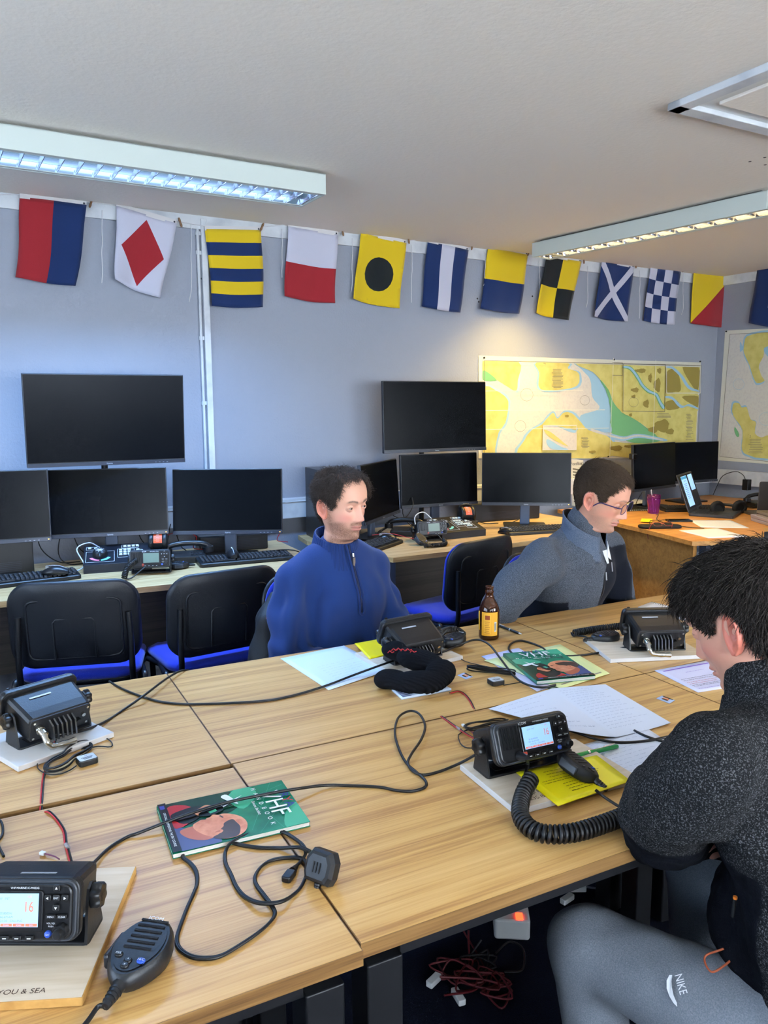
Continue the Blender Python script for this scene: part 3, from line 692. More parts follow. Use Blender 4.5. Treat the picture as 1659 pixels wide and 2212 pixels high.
# ================================================================== meeting tables (rotated with the row)
TA = R(-3.16)
def trot(x, y): return Vector((x*math.cos(TA)-y*math.sin(TA), x*math.sin(TA)+y*math.cos(TA), 0))
def meeting_table(label, x0, x1, y0, y1):
    c = trot((x0+x1)/2, (y0+y1)/2); w, d = x1-x0, y1-y0
    t = thing('meeting_table', label, 'table', (c.x, c.y, 0), TA, 'oak laminate meeting tables pushed together')
    b = MB(); b.box((0, 0, TZ-.0128), (w-.003, d-.003, .0244), M_wood); b.build('tabletop', t)
    b = MB(); e = .0012; z = TZ-.0127
    for s in (-1, 1): b.box((0, s*(d/2-e/2), z), (w, e, .0236), M_woode); b.box((s*(w/2-e/2), 0, z), (e, d-2*e, .0236), M_woode)
    b.build('edge_band', t)
    b = MB()
    for s in (-1, 1): b.box((0, s*(d/2-.045), TZ-.045), (w-.16, .03, .04), M_dsteel); b.box((s*(w/2-.05), 0, TZ-.045), (.05, d-.1, .04), M_dsteel)
    b.build('frame_rail', t)
    for sx in (-1, 1):
        for sy in (-1, 1):
            b = MB(); b.rbox((sx*(w/2-.05), sy*(d/2-.05), TZ/2-.028), (.06, .06, TZ-.06), .004, M_dsteel, .002); b.cyl((sx*(w/2-.05), sy*(d/2-.05), 0), (sx*(w/2-.05), sy*(d/2-.05), .012), .03, M_black)
            b.build('leg', t)
    return t
meeting_table('oak meeting table in the near left corner with a radio and microphone on it', -1.19, .0, -.655, -.020)
meeting_table('oak meeting table in the middle of the near row under the lit radio', .0025, 1.2025, -.642, -.004)
meeting_table('oak meeting table in the far row at the left with a radio seen from behind', -1.21, -.001, 0, .64)
meeting_table('oak meeting table in the middle of the far row under the black woolly hat', .0005, 1.2025, 0, .64)
meeting_table('oak meeting table at the right end of the far row', 1.2045, 2.40, 0.0, .64)
meeting_table('oak meeting table at the right of the near row beside the bowed man', 1.2045, 2.40, -.642, -.004)

# ================================================================== desks along the wall
def desk(name, label, pts, z, mtop, medge, org, modesty=None, legs=(), panels=(), group=None):
    t, Mi = wthing(name, label, 'desk', Vector((org[0], org[1], 0)), group)
    b = MB(); b.M = Mi; b.poly(pts, z-.0245, z, medge, mtop=mtop); b.build('desktop', t)
    if modesty:
        for (x0, y0, x1, y1, z0) in modesty:
            b = MB(); b.M = Mi; d = Vector((x1-x0, y1-y0, 0)); n_ = Vector((-d.y, d.x, 0)).normalized()*.009
            q = [(x0-n_.x, y0-n_.y), (x1-n_.x, y1-n_.y), (x1+n_.x, y1+n_.y), (x0+n_.x, y0+n_.y)]
            b.poly(q, z0, z-.026, M_modesty); b.build('modesty_panel', t)
    for (x, y) in legs:
        b = MB(); b.M = Mi; b.rbox((x, y, (z-.026)/2+.0), (.05, .05, z-.028), .006, M_gsteel, .003); b.build('leg', t)
    for (x0, y0, x1, y1, mt) in panels:
        b = MB(); b.M = Mi; d = Vector((x1-x0, y1-y0, 0)); n_ = Vector((-d.y, d.x, 0)).normalized()*.012
        q = [(x0-n_.x, y0-n_.y), (x1-n_.x, y1-n_.y), (x1+n_.x, y1+n_.y), (x0+n_.x, y0+n_.y)]
        b.poly(q, .03, z-.026, mt); b.build('end_panel', t)
    return t
desk('wall_desk', 'light oak desk by the wall at the left carrying four screens', [(-2.0, 1.88), (-.3, 1.81), (.354, 1.756), (1.10, 1.74), (1.13, 2.0), (1.17, 2.54), (-2.0, 2.54)], TZ, M_deskw, M_deske, (-.4, 2.2),
     [(-1.95, 2.30, 1.06, 2.30, .28)], [(1.04, 1.83), (1.04, 2.48), (-1.9, 1.95), (-1.9, 2.48)])
desk('wall_desk', 'light oak desk by the wall behind the two facing men', [(1.335, 2.62), (1.30, 2.42), (1.38, 1.95), (1.46, 1.746), (1.88, 1.734), (2.95, 1.79), (3.14, 1.95), (3.14, 2.62)], TZ, M_deskw, M_deske, (2.2, 2.2),
     [(1.40, 2.30, 3.06, 2.30, .28)], [(1.5, 1.85), (3.05, 1.95), (1.42, 2.5), (3.05, 2.5)])
desk('corner_desk', 'amber corner desk with chamfered front carrying the open laptop', [(3.38, 2.64), (3.22, 1.75), (3.098, 1.268), (3.23, 1.20), (3.69, 1.235), (3.86, 1.35), (4.25, 1.28), (5.05, 1.0), (5.05, 2.64)], TZ, M_cornerw, M_cornerw, (4.0, 1.9),
     None, [(3.23, 1.28), (4.9, 1.15)], [(3.205, 1.33, 3.50, 2.6, M_cornerw)])

# ================================================================== stacking chairs
M_seat = mat('royal_blue_upholstery', (12, 36, 150), .85, spec=.2, sheen=.25, bump=(500, .4))
M_shell = mat('black_moulded_shell', (20, 23, 30), .42, bump=(250, .12))
M_ctube = mat('black_oval_tube', (14, 16, 22), .36)
def stack_chair(label, loc, rz, group='blue and black stacking chairs'):
    """faces +Y; the back's outer side looks to -Y"""
    t = thing('stacking_chair', label, 'chair', loc, rz, group)
    b = MB(); rings = []                      # seat pad
    for z, ins in ((0, .02), (.006, .004), (.02, 0), (.034, .006), (.044, .03), (.047, .08)):
        rings.append([(x*(1-.0*y), y, .425+z-(.010 if abs(y) > .15 and y > 0 else 0)*(y/.2)-.004*math.cos(x*6)) for x, y in rrect(.46-2*ins, .41-2*ins, .09, 6)])
    b.loft(rings, M_seat); b.build('seat', t)
    b = MB(); b.rbox((0, 0, .42), (.44, .39, .014), .08, M_shell, .005); b.build('seat_shell', t)
    bw, bh = .485, .335; hz = .655
    def curve(x, z, off):                      # back is curved round the sitter and raked
        return (x, -.215-.10*(z-.5)+.10*(x/.235)**2*.42+off, z)
    def shell(w0, h0, r, off, mt, off2, name, crown=.018, inset=0):
        b = MB(); R_ = []
        for o_, ins in ((off, .012+inset), (off-.3*(off-off2), inset), (off2+.3*(off-off2), inset), (off2, .012+inset)):
            q = []
            for x, z in rrect(w0-2*ins, h0-2*ins, r, 7):
                zz_ = hz+z+(crown*(1-(x/(w0/2))**2) if z > 0 else 0); q.append(curve(x, zz_, o_))
            R_.append(q)
        # bulged caps by concentric rings
        n = len(R_[0])
        def cap(ring, o_, bul):
            rr = []
            for k in (1, .8, .55, .3, .08):
                q = []
                for (x, y, z) in ring:
                    zc = hz; X = x*k; Z = zc+(z-zc)*k; c = curve(X, Z, o_+bul*(1-k*k)); q.append(c)
                rr.append(q)
            return rr
        c0 = cap(R_[0], off, (off-off2)*.10); c1 = cap(R_[-1], off2, -(off-off2)*.10)
        b.loft(c0[::-1]+R_[1:-1]+c1, mt); return b
    shell(bw, bh, .085, .030, M_seat, .008, 'b', inset=.006).build('backrest_pad', t)
    b = shell(bw, bh, .085, .010, M_shell, -.012, 's')
    # raised ribs on the rear shell
    def rib(P, r_): b.tube([curve(x, hz+z, -.0125) for x, z in P], r_, M_shell, 6)
    q = [(x, z) for x, z in rrect(.345, .235, .03, 4)]; 
    rib([(x, z-.012) for x, z in q]+[(q[0][0], q[0][1]-.012)], .0055)
    rib([(-.075, -.13), (-.075, .02), (-.065, .032), (.065, .032), (.075, .02), (.075, -.13)], .0045)
    b.build('back_shell', t)
    fr = MB()
    for s in (-1, 1): fr.tube(catmull([(s*.205, .02, .415), (s*.205, -.19, .415), (s*.205, -.232, .46), (s*.205, -.232, .56), (s*.20, -.228, .70)], 6), .012, M_ctube, 8)
    fr.tube([(-.2, .12, .405), (.2, .12, .405)], .011, M_ctube, 8); fr.tube([(-.2, -.16, .405), (.2, -.16, .405)], .011, M_ctube, 8)
    fr.build('frame', t)
    for s in (-1, 1):
        for y0, y1 in ((.14, .20), (-.14, -.235)):
            b = MB(); b.tube(catmull([(s*.215, 0, .418), (s*.235, y0*.8, .415), (s*.245, y0+(.03 if y0 > 0 else -.03), .385), (s*.252, y1, .012)], 6), .0125, M_ctube, 8)
            b.rbox((s*.252, y1, .010), (.034, .034, .02), .01, M_black, .003); b.build('leg', t)
    return t
def chair_at(px, py, d, yaw):              # backrest centre seen at (px, py), d metres in front
    c = at(px, py, d); q = Matrix.Rotation(R(yaw), 3, 'Z') @ Vector((0, -.225, 0)); return (c.x-q.x, c.y-q.y, 0), R(yaw)
CH = [('empty blue and black stacking chair at the far left desk, back turned', *chair_at(160, 1330, 3.0, -18)),
      ('empty blue and black chair between the first chair and the man in blue', *chair_at(492, 1300, 3.18, 4)),
      ('empty blue stacking chair turned sideways at the desk between the two facing men', *chair_at(1048, 1222, 3.87, 12)),
      ('blue stacking chair with the man in the blue sweater sitting on it', (.80, 1.02, 0), R(182)),
      ('blue stacking chair under the man in glasses', (1.80, .84, 0), R(163)),
      ('blue stacking chair under the man with the bowed head', (.92, -1.13, 0), R(6))]
chairs = [stack_chair(*c) for c in CH]
# black tub chair edge behind the corner desk
t = thing('office_chair', 'dark office chair pushed up to the corner desk, mostly behind the bowed man', 'chair', (4.1, .98, 0), R(10))
b = MB(); rings = []
for z, ins in ((0, .03), (.01, .006), (.03, 0), (.05, .01), (.06, .05)): rings.append([(x, y, .44+z) for x, y in rrect(.5-2*ins, .48-2*ins, .1, 6)])
b.loft(rings, mat('dark_navy_upholstery', (24, 28, 44), .8)); b.build('seat', t)
b = MB(); prof = []
for k in range(9):
    a = R(-70+140*k/8); prof.append(a)
R0 = []
for z, r_ in ((.60, .22), (.66, .235), (.76, .24), (.82, .236), (.835, .228)):
    R0.append([(r_*math.sin(a)*1.1, -.02-r_*math.cos(a), z) for a in prof]+[((r_-.03)*math.sin(a)*1.1, -.02-(r_-.03)*math.cos(a), z) for a in prof[::-1]])
b.loft(R0, mat('dark_navy_upholstery', (24, 28, 44), .8)); b.box((0, -.24, .53), (.06, .02, .2), M_black); b.build('backrest', t)
b = MB(); b.cyl((0, 0, .1), (0, 0, .44), .03, M_dsteel); b.build('gas_column', t)
b = MB()
for k in range(5):
    a = 2*PI*k/5; b.tube([(0, 0, .11), (.28*math.cos(a), .28*math.sin(a), .07)], .018, M_black, 8); b.cyl((.28*math.cos(a)-.012, .28*math.sin(a), .028), (.28*math.cos(a)+.012, .28*math.sin(a), .028), .028, M_black)
b.build('wheel_base', t)

# ================================================================== monitors
M_bez = mat('dark_bezel_plastic', (26, 30, 38), .38); M_led = mat('amber_power_led', (255, 170, 60), .4, emit=(255, 170, 70), estr=4)
M_mark = mat('silver_print', (170, 176, 186), .4)
def monitor(label, c, w, h, yaw, tilt, base=TZ, stand='foot', led=True, brand=True, cat='monitor', group='black flat computer monitors', zoff=None):
    t = thing('computer_monitor', label, cat, (c[0], c[1], base), R(yaw), group)
    Mh = Matrix.Translation((0, 0, c[2]-base)) @ Matrix.Rotation(R(-tilt), 4, 'X')
    b = MB(); b.M = Mh
    b.rbox((0, .012, 0), (w, .022, h), .004, M_bez, .003, 'y'); b.rbox((0, .032, -.01), (w*.62, .03, h*.6), .02, M_black, .01, 'y')
    hs = b.build('housing', t)
    b = MB(); b.M = Mh; b.box((0, -.0, .008), (w-.010, .0035, h-.026), M_screen); b.build('screen', t)
    b = MB(); b.M = Mh; b.rbox((0, -.0025, -h/2+.009), (w-.002, .004, .017), .002, mat('slate_chin', (38, 43, 54), .32), .001, 'y')
    if brand: b.text('iiyama', .011, M_mark, Matrix.Translation((0, -.0052, -h/2+.009)) @ Matrix.Rotation(PI/2, 4, 'X'))
    for k in range(4): b.box((w*.30+k*.018, -.0049, -h/2+.007), (.007, .0006, .0012), M_mark)
    if led: b.box((w*.30+.095, -.005, -h/2+.009), (.005, .001, .003), M_led)
    b.build('chin', t)
    if stand == 'foot':
        b = MB(); b.rbox((0, .065, (c[2]-base)/2+.01), (.06, .026, c[2]-base), .006, mat('grey_blue_column', (72, 84, 104), .4), .004); b.build('stand_column', t)
        b = MB(); b.rbox((0, .05, .006), (.26, .19, .012), .012, M_black, .003); b.build('stand_base', t)
    elif stand == 'arm':   # pole clamped to the desk
        b = MB(); z = c[2]-base; b.cyl((0, .185, .0), (0, .185, z+.06), .016, M_black, n=14); b.rbox((0, .11, z), (.07, .13, .07), .01, M_black, .004); b.build('pole', t)
        b = MB(); b.rbox((0, .19, .008), (.10, .07, .016), .008, M_black, .003); b.build('clamp', t)
    return t
W32, H32, W24, H24 = .715, .425, .54, .325
monitor('large black monitor raised above the left desk, its screen lit blue from the left', (.235, 2.30, 1.423), W32, H32, -3, -4, stand='arm', led=False)
monitor('black monitor cut off by the left edge of the photo', (-.312, 2.30, 1.046), W24, H24, -9, 6)
monitor('black monitor behind the control panel on the left desk', (.225, 2.325, 1.032), W24, H24, -14.5, 8)
monitor('black monitor on the left desk nearest the man in the blue sweater', (.763, 2.18, 1.015), W24, H24, -27.5, 8)
monitor('black monitor turned sideways behind the head of the man in the blue sweater', (1.70, 2.27, 1.005), W24, H24, 38, 4, led=False)
monitor('black monitor behind the radio on the desk between the two facing men', (2.205, 2.42, 1.025), W24, H24, -4.5, 3, led=False)
monitor('large black monitor raised in front of the yellow chart', (2.175, 2.42, 1.412), W32, H32, -4.5, 2, stand='arm', led=False)
monitor('black monitor with bluish screen beside the head of the man in glasses', (2.652, 2.14, 1.028), W24, H24, -36, 5)
monitor('left black monitor of the pair on the corner desk', (4.045, 2.35, 1.03), .55, .335, 9.5, 3, led=False, brand=False)
monitor('right black monitor of the pair on the corner desk', (4.52, 2.40, 1.035), .52, .31, -6, 1, led=False, brand=False)

# ================================================================== computer cases
def tower(label, c, d, yaw, logo=False):
    t = thing('computer_case', label, 'computer', (c[0], c[1], c[2]), R(yaw), 'black computer cases')
    b = MB(); b.rbox((0, 0, d[2]/2), d, .008, M_blkgl, .004); b.build('case', t)
    b = MB(); b.rbox((0, -d[1]/2-.004, d[2]/2), (d[0]-.004, .012, d[2]-.006), .006, M_black, .003, 'y')
    for k in range(6): b.box((0, -d[1]/2-.011, .02+k*.008), (d[0]*.7, .001, .003), M_inkd)
    b.build('front_panel', t)
    if logo:
        b = MB(); Mx = Matrix.Translation((-.02, -d[1]/2-.0112, .20)) @ Matrix.Rotation(PI/2, 4, 'X')
        b.text('Stone', .022, M_mark, Mx @ Matrix.Translation((0, -.022, 0)))
        b.tube([(-.02+.012*math.cos(a), -d[1]/2-.0115, .20+.014*math.sin(a)) for a in np.linspace(1.2, 5, 8)], .0022, M_mark, 6); b.build('badge', t)
    return t
tower('black tower computer behind the ear of the man in the blue sweater', (1.45, 2.40, TZ), (.19, .40, .40), -8, True)
tower('black computer case behind the monitor beside the man in glasses', (2.74, 2.50, TZ), (.52, .14, .12), -8)
tower('low black computer case behind the right-hand monitor of the left desk', (.86, 2.42, TZ), (.36, .14, .085), -8)
tower('black computer case under the monitor at the left edge', (-.30, 2.40, TZ), (.36, .16, .17), 0)

# ================================================================== keyboards and mice
M_key = mat('black_keycap', (26, 27, 30), .45); M_kleg = mat('grey_key_legend', (120, 124, 132), .5)
def keyboard(label, c, yaw, w=.44, d=.145):
    t = thing('keyboard', label, 'keyboard', (c[0], c[1], TZ), R(yaw), 'black computer keyboards')
    b = MB(); r0 = []
    for z, ins in ((0, .004), (.004, 0), (.016, 0), (.019, .004)): r0.append([(x, y, z+(.010 if z > .01 else 0)*((y+d/2)/d)) for x, y in rrect(w-2*ins, d-2*ins, .012, 4)])
    b.loft(r0, M_black, False); b.build('case', t)
    b = MB(); rr = random.Random(3)
    for row in range(6):
        y = -d/2+.026+row*.0185; x = -w/2+.014
        cols = 22 if row else 19
        k = 0
        while x < w/2-.02:
            kw = .0155
            if row == 0 and 3 <= k < 4: kw = .105
            if abs(x-(w/2-.125)) < .008 or abs(x-(w/2-.055)) < .005: x += .006
            z = .019+.010*((y+d/2)/d); b.rbox((x+kw/2, y, z+.0035), (kw, .0155, .007), .002, M_key, .0015, taper=.86, n=1)
            b.box((x+kw/2-.003, y+.002, z+.0074), (.0035, .004, .0003), M_kleg); x += kw+.003; k += 1
    ks = b.build('keys', t); return t
keyboard('black keyboard on the left desk cut by the left edge, a mouse on it', (-.18, 2.13, TZ), 3)
keyboard('black keyboard with a mouse on it below the monitor of the left desk', (.80, 2.055, TZ), -7, .46)
keyboard('black keyboard at the right end of the desk behind the man in glasses', (2.60, 1.96, TZ), -14, .45)
keyboard('black keyboard seen at a slant behind the shoulder of the man in the blue sweater', (1.50, 2.02, TZ), 31, .44)
keyboard('black keyboard on the corner desk left of the laptop', (4.12, 2.10, TZ), -28, .40)
def mouse(label, loc, yaw):
    t = thing('computer_mouse', label, 'mouse', loc, R(yaw), 'black computer mice'); b = MB(); rings = []
    for k in range(9):
        u = k/8; y = -.055+.11*u; wd = .031*math.sin(PI*min(1, max(0, .08+.86*u)))**.5; ht = .036*math.sin(PI*(.12+.78*u))**.8
        rings.append([(wd*math.cos(a), y, ht*max(0, math.sin(a))**.8) if a <= PI else (wd*math.cos(a), y, 0) for a in [PI*j/10 for j in range(11)]])
    b.loft(rings, M_blkgl, True); b.build('shell', t)
    b = MB(); b.tube([(0.001, -.045, .0215), (.0005, -.02, .0345), (0, .01, .0382), (0, .03, .035)], .0016, M_mark, 6); b.cyl((-.003, .032, .031), (.003, .032, .031), .008, M_alu, n=12); b.build('scroll_wheel', t)
    return t
mouse('black mouse resting on the keyboard at the left edge', (-.06, 2.10, TZ+.030), 70)
mouse('black mouse with silver stripe resting on the second keyboard', (.74, 2.065, TZ+.031), -12)
mouse('black mouse on the bare desk beside the console between the men', (2.40, 2.01, TZ), 20)
mouse('black mouse above the slanted keyboard behind the blue sweater', (1.66, 2.15, TZ+.012), 60)

# ================================================================== simulator consoles
M_conb = mat('anthracite_console', (26, 28, 34), .5, bump=(200, .15)); M_keyw = mat('pale_console_key', (196, 208, 206), .4)
M_orange = mat('orange_scale_label', (232, 92, 52), .5); M_greenl = mat('green_scale_label', (40, 150, 84), .5); M_linew = mat('white_console_line', (210, 216, 222), .5)
M_pink = mat('pink_arc', (214, 120, 140), .5); M_cyan = mat('cyan_arc', (110, 196, 200), .5)
def console(label, c, yaw, lever):
    w, d = .30, .20; t = thing('control_console', label, 'control panel', (c[0], c[1], TZ), R(yaw), 'ship simulator consoles')
    b = MB(); prof = [(-d/2, 0), (-d/2, .038), (d/2, .095), (d/2, 0)]
    b.add([(s*w/2, y, z) for s in (-1, 1) for y, z in prof], [(0, 1, 2, 3), (7, 6, 5, 4), (0, 4, 5, 1), (1, 5, 6, 2), (2, 6, 7, 3), (3, 7, 4, 0)], M_conb); b.build('case', t)
    a = math.atan2(.057, d); Mp = Matrix.Translation((0, -d/2, .038)) @ Matrix.Rotation(a, 4, 'X')   # panel plane: x right, y up the slope
    b = MB(); b.M = Mp; L_ = d/math.cos(a)
    b.rbox((0, L_/2, .001), (w-.004, L_-.004, .002), .004, mat('black_console_face', (14, 16, 24), .4), .001)
    def fr(x0, y0, x1, y1):
        for (p, q) in (((x0, y0), (x1, y0)), ((x1, y0), (x1, y1)), ((x1, y1), (x0, y1)), ((x0, y1), (x0, y0))):
            b.box(((p[0]+q[0])/2, (p[1]+q[1])/2, .0025), (abs(p[0]-q[0])+.0014, abs(p[1]-q[1])+.0014, .0006), M_linew)
    fr(-.14, .025, -.015, .135); fr(-.14, .155, -.08, .185); fr(0, .06, .075, .15); fr(.02, .155, .095, .19); fr(.05, .035, .11, .10)
    for s, m_ in ((-1, M_pink), (1, M_cyan)):
        pts = []
        for k in range(7):
            th = R(200+k*11) if s < 0 else R(-20-k*11)
            pts.append((th))
        for k in range(6):
            q = [(-.078+rr_*math.cos(t_), .085+rr_*math.sin(t_), .003) for rr_, t_ in ((.036, pts[k]), (.050, pts[k]), (.050, pts[k+1]), (.036, pts[k+1]))]; b.flat(q if s < 0 else q[::-1], m_)
    for k in range(12): a_ = 2*PI*k/12; b.box((-.078+.02*math.cos(a_), .135+.0*math.sin(a_), .003), (.002, .002, .0006), M_linew)
    b.text('Poseidon', .010, M_linew, Matrix.Translation((.10, .028, .003))); b.tube([(.10+.016*math.cos(q), .12+.010*math.sin(q), .003) for q in np.linspace(.3, 3.6, 8)], .0014, M_linew, 5); b.tube([(.082, .108, .003), (.10, .112, .003), (.122, .110, .003)], .0012, M_linew, 5)
    b.build('face_plate', t)
    b = MB(); b.M = Mp
    def kk(x, y): b.rbox((x, y, .005), (.015, .013, .006), .002, M_keyw, .0015, taper=.9, n=2)
    for x in (-.125, -.098): kk(x, .170)
    for i in range(4): kk(.034+i*.019, .172)
    for j in range(3):
        for i in range(3): kk(.014+i*.019+(.0 if j < 2 else .0), .135-j*.024)
    for i in range(2): kk(.068+i*.019, .085-.0); kk(.068+i*.019, .062)
    kk(.092, .128)
    b.build('keys', t)
    b = MB(); b.M = Mp @ Matrix.Translation((-.078, .10, 0)); b.lathe([(.034, .002), (.033, .018), (.028, .026), (.001, .028)], M_black, 22)
    for k in range(8): a_ = PI*k/8+.1; b.box((0, 0, .0285), (.044 if k % 2 else .03, .0012, .0006), M_linew, Matrix.Rotation(a_, 4, 'Z'))
    b.tube([(0, -.02, .02), (0, -.05, .03), (0, -.058, .02)], [.008, .007, .006], M_black, 8); b.build('rotary_knob', t)
    return t
def throttle(label, c, yaw):
    t = thing('throttle_control', label, 'throttle lever', c, R(yaw), 'round throttle levers with orange and green scales')
    for s in (-1, 1):
        b = MB(); b.M = Matrix.Translation((s*.032, 0, .045)) @ Matrix.Rotation(PI/2, 4, 'Y'); b.lathe([(.001, -.013), (.040, -.013), (.046, -.008), (.046, .008), (.040, .013), (.001, .013)], M_black, 26); b.build('side_drum', t)
    b = MB(); n = 9
    for k in range(n):
        a0, a1 = R(150-k*13), R(150-(k+1)*13); r_ = .042; mt = M_greenl if k < 2 or False else M_orange
        if k >= n-1: mt = M_orange
        P = [(s*.020, -r_*math.sin(a)*1.0 if False else r_*math.cos(PI-a)*-1.0, .045+r_*math.sin(a)) for a in (a0, a1) for s in (-1, 1)]
        # from the rear top down the front
        P = [(s*.020, -r_*math.sin(q), .045+r_*math.cos(q)) for q in (R(-28+k*13), R(-28+(k+1)*13)) for s in (-1, 1)]
        b.add(P, [(0, 1, 3, 2)], mt)
        b.box((0, P[0][1]*1.01, .045+(P[0][2]-.045)*1.01), (.014, .0012, .0012), M_linew)
    b.add([], [], M_black); b.cyl((-.02, 0, .045), (.02, 0, .045), .040, M_black, n=24); b.build('scale_drum', t)
    b = MB(); b.rbox((0, 0, .006), (.09, .09, .012), .01, M_black, .003); b.build('base', t)
    b = MB(); b.tube([(-.040, 0, .05), (-.040, .012, .095), (.0, .014, .102), (.040, .012, .095), (.040, 0, .05)], .006, M_black, 8); b.build('handle', t)
    return t
console('anthracite simulator console on the left desk behind the radio', (.235, 2.235), -12, True)
console('anthracite simulator console on the desk between the two facing men', (2.11, 2.13), -2, True)
throttle('throttle lever with orange scale behind the radio of the left desk', (.436, 2.27, TZ+.055), -18)
b = MB(); b.rbox((0, 0, .0275), (.11, .12, .055), .01, M_conb, .003); o = b.build('lever_plinth'); o.location = (.436, 2.27, TZ); o.rotation_euler = (0, 0, R(-18)); tag(o, 'black box under the throttle lever of the left desk', 'box')
throttle('throttle lever with orange scale on the console between the two men', (2.245, 2.20, TZ+.062), -14)
b = MB(); b.rbox((0, 0, .031), (.11, .11, .062), .01, M_conb, .003); o = b.build('lever_plinth'); o.location = (2.275, 2.24, TZ); o.rotation_euler = (0, 0, R(-14)); tag(o, 'black box under the throttle lever between the two men', 'box')

# ------------------------------------------------------------------ telephones
def phone(label, c, yaw):
    t = thing('desk_telephone', label, 'telephone', c, R(yaw), 'black corded desk telephones')
    b = MB(); b.rbox((0, .01, .018), (.17, .16, .036), .015, M_black, .006)
    for j in range(4):
        for i in range(3): b.rbox((.02+i*.02, -.045+j*.02, .038), (.013, .012, .004), .002, M_key, .001, n=2)
    b.build('base', t)
    b = MB(); P = catmull([(-.105, -.0, .055), (-.085, 0, .078), (-.03, 0, .088), (.03, 0, .088), (.085, 0, .078), (.105, 0, .055)], 5)
    b.tube(P, [.018]*3+[.014]*(len(P)-6)+[.018]*3, M_blkgl, 12)
    for s in (-1, 1): b.cyl((s*.098, 0, .066), (s*.100, 0, .040), .026, M_blkgl, n=18)
    b.build('handset', t)
    b = MB(); b.tube(helix([(-.11, -.01, .045), (-.15, -.03, .02), (-.14, -.08, .012), (-.06, -.1, .012)], .007, 34, 8), .0018, M_rubber, 5); b.build('coiled_cord', t); return t
phone('black desk telephone behind the left desk radio', (.565, 2.22, TZ), -14)
phone('black desk telephone behind the slanted keyboard', (1.88, 2.30, TZ), -38)
phone('black desk telephone on the corner desk behind the laptop', (4.72, 1.98, TZ), -12)
# ================================================================== marine radios
M_lcd = mat('blue_white_lcd', (150, 190, 240), .3, emit=(150, 190, 245), estr=.42); M_lcdoff = mat('idle_lcd_green', (104, 122, 108), .3)
M_lcdink = mat('lcd_rust_digits', (206, 110, 84), .5, emit=(206, 110, 90), estr=.35); M_lcdink2 = mat('lcd_grey_print', (110, 132, 176), .5, emit=(110, 132, 176), estr=.3)
M_btn = mat('backlit_black_button', (20, 20, 22), .4); M_btnw = mat('white_button_print', (225, 228, 232), .5); M_blueb = mat('blue_button', (36, 74, 170), .4)
M_rcase = mat('radio_black_case', (22, 23, 26), .38, bump=(300, .08)); M_rface = mat('radio_black_face', (18, 19, 22), .34); M_rim = mat('radio_charcoal_rim', (44, 48, 54), .35)
M_redl = mat('red_label', (170, 60, 40), .5)
RX = Matrix.Rotation(PI/2, 4, 'X')
def lobed(r, n=7, a=.12, N=56): return [((r*(1-a*.5+a*.5*math.cos(n*t)))*math.cos(t), (r*(1-a*.5+a*.5*math.cos(n*t)))*math.sin(t)) for t in [2*PI*i/N for i in range(N)]]
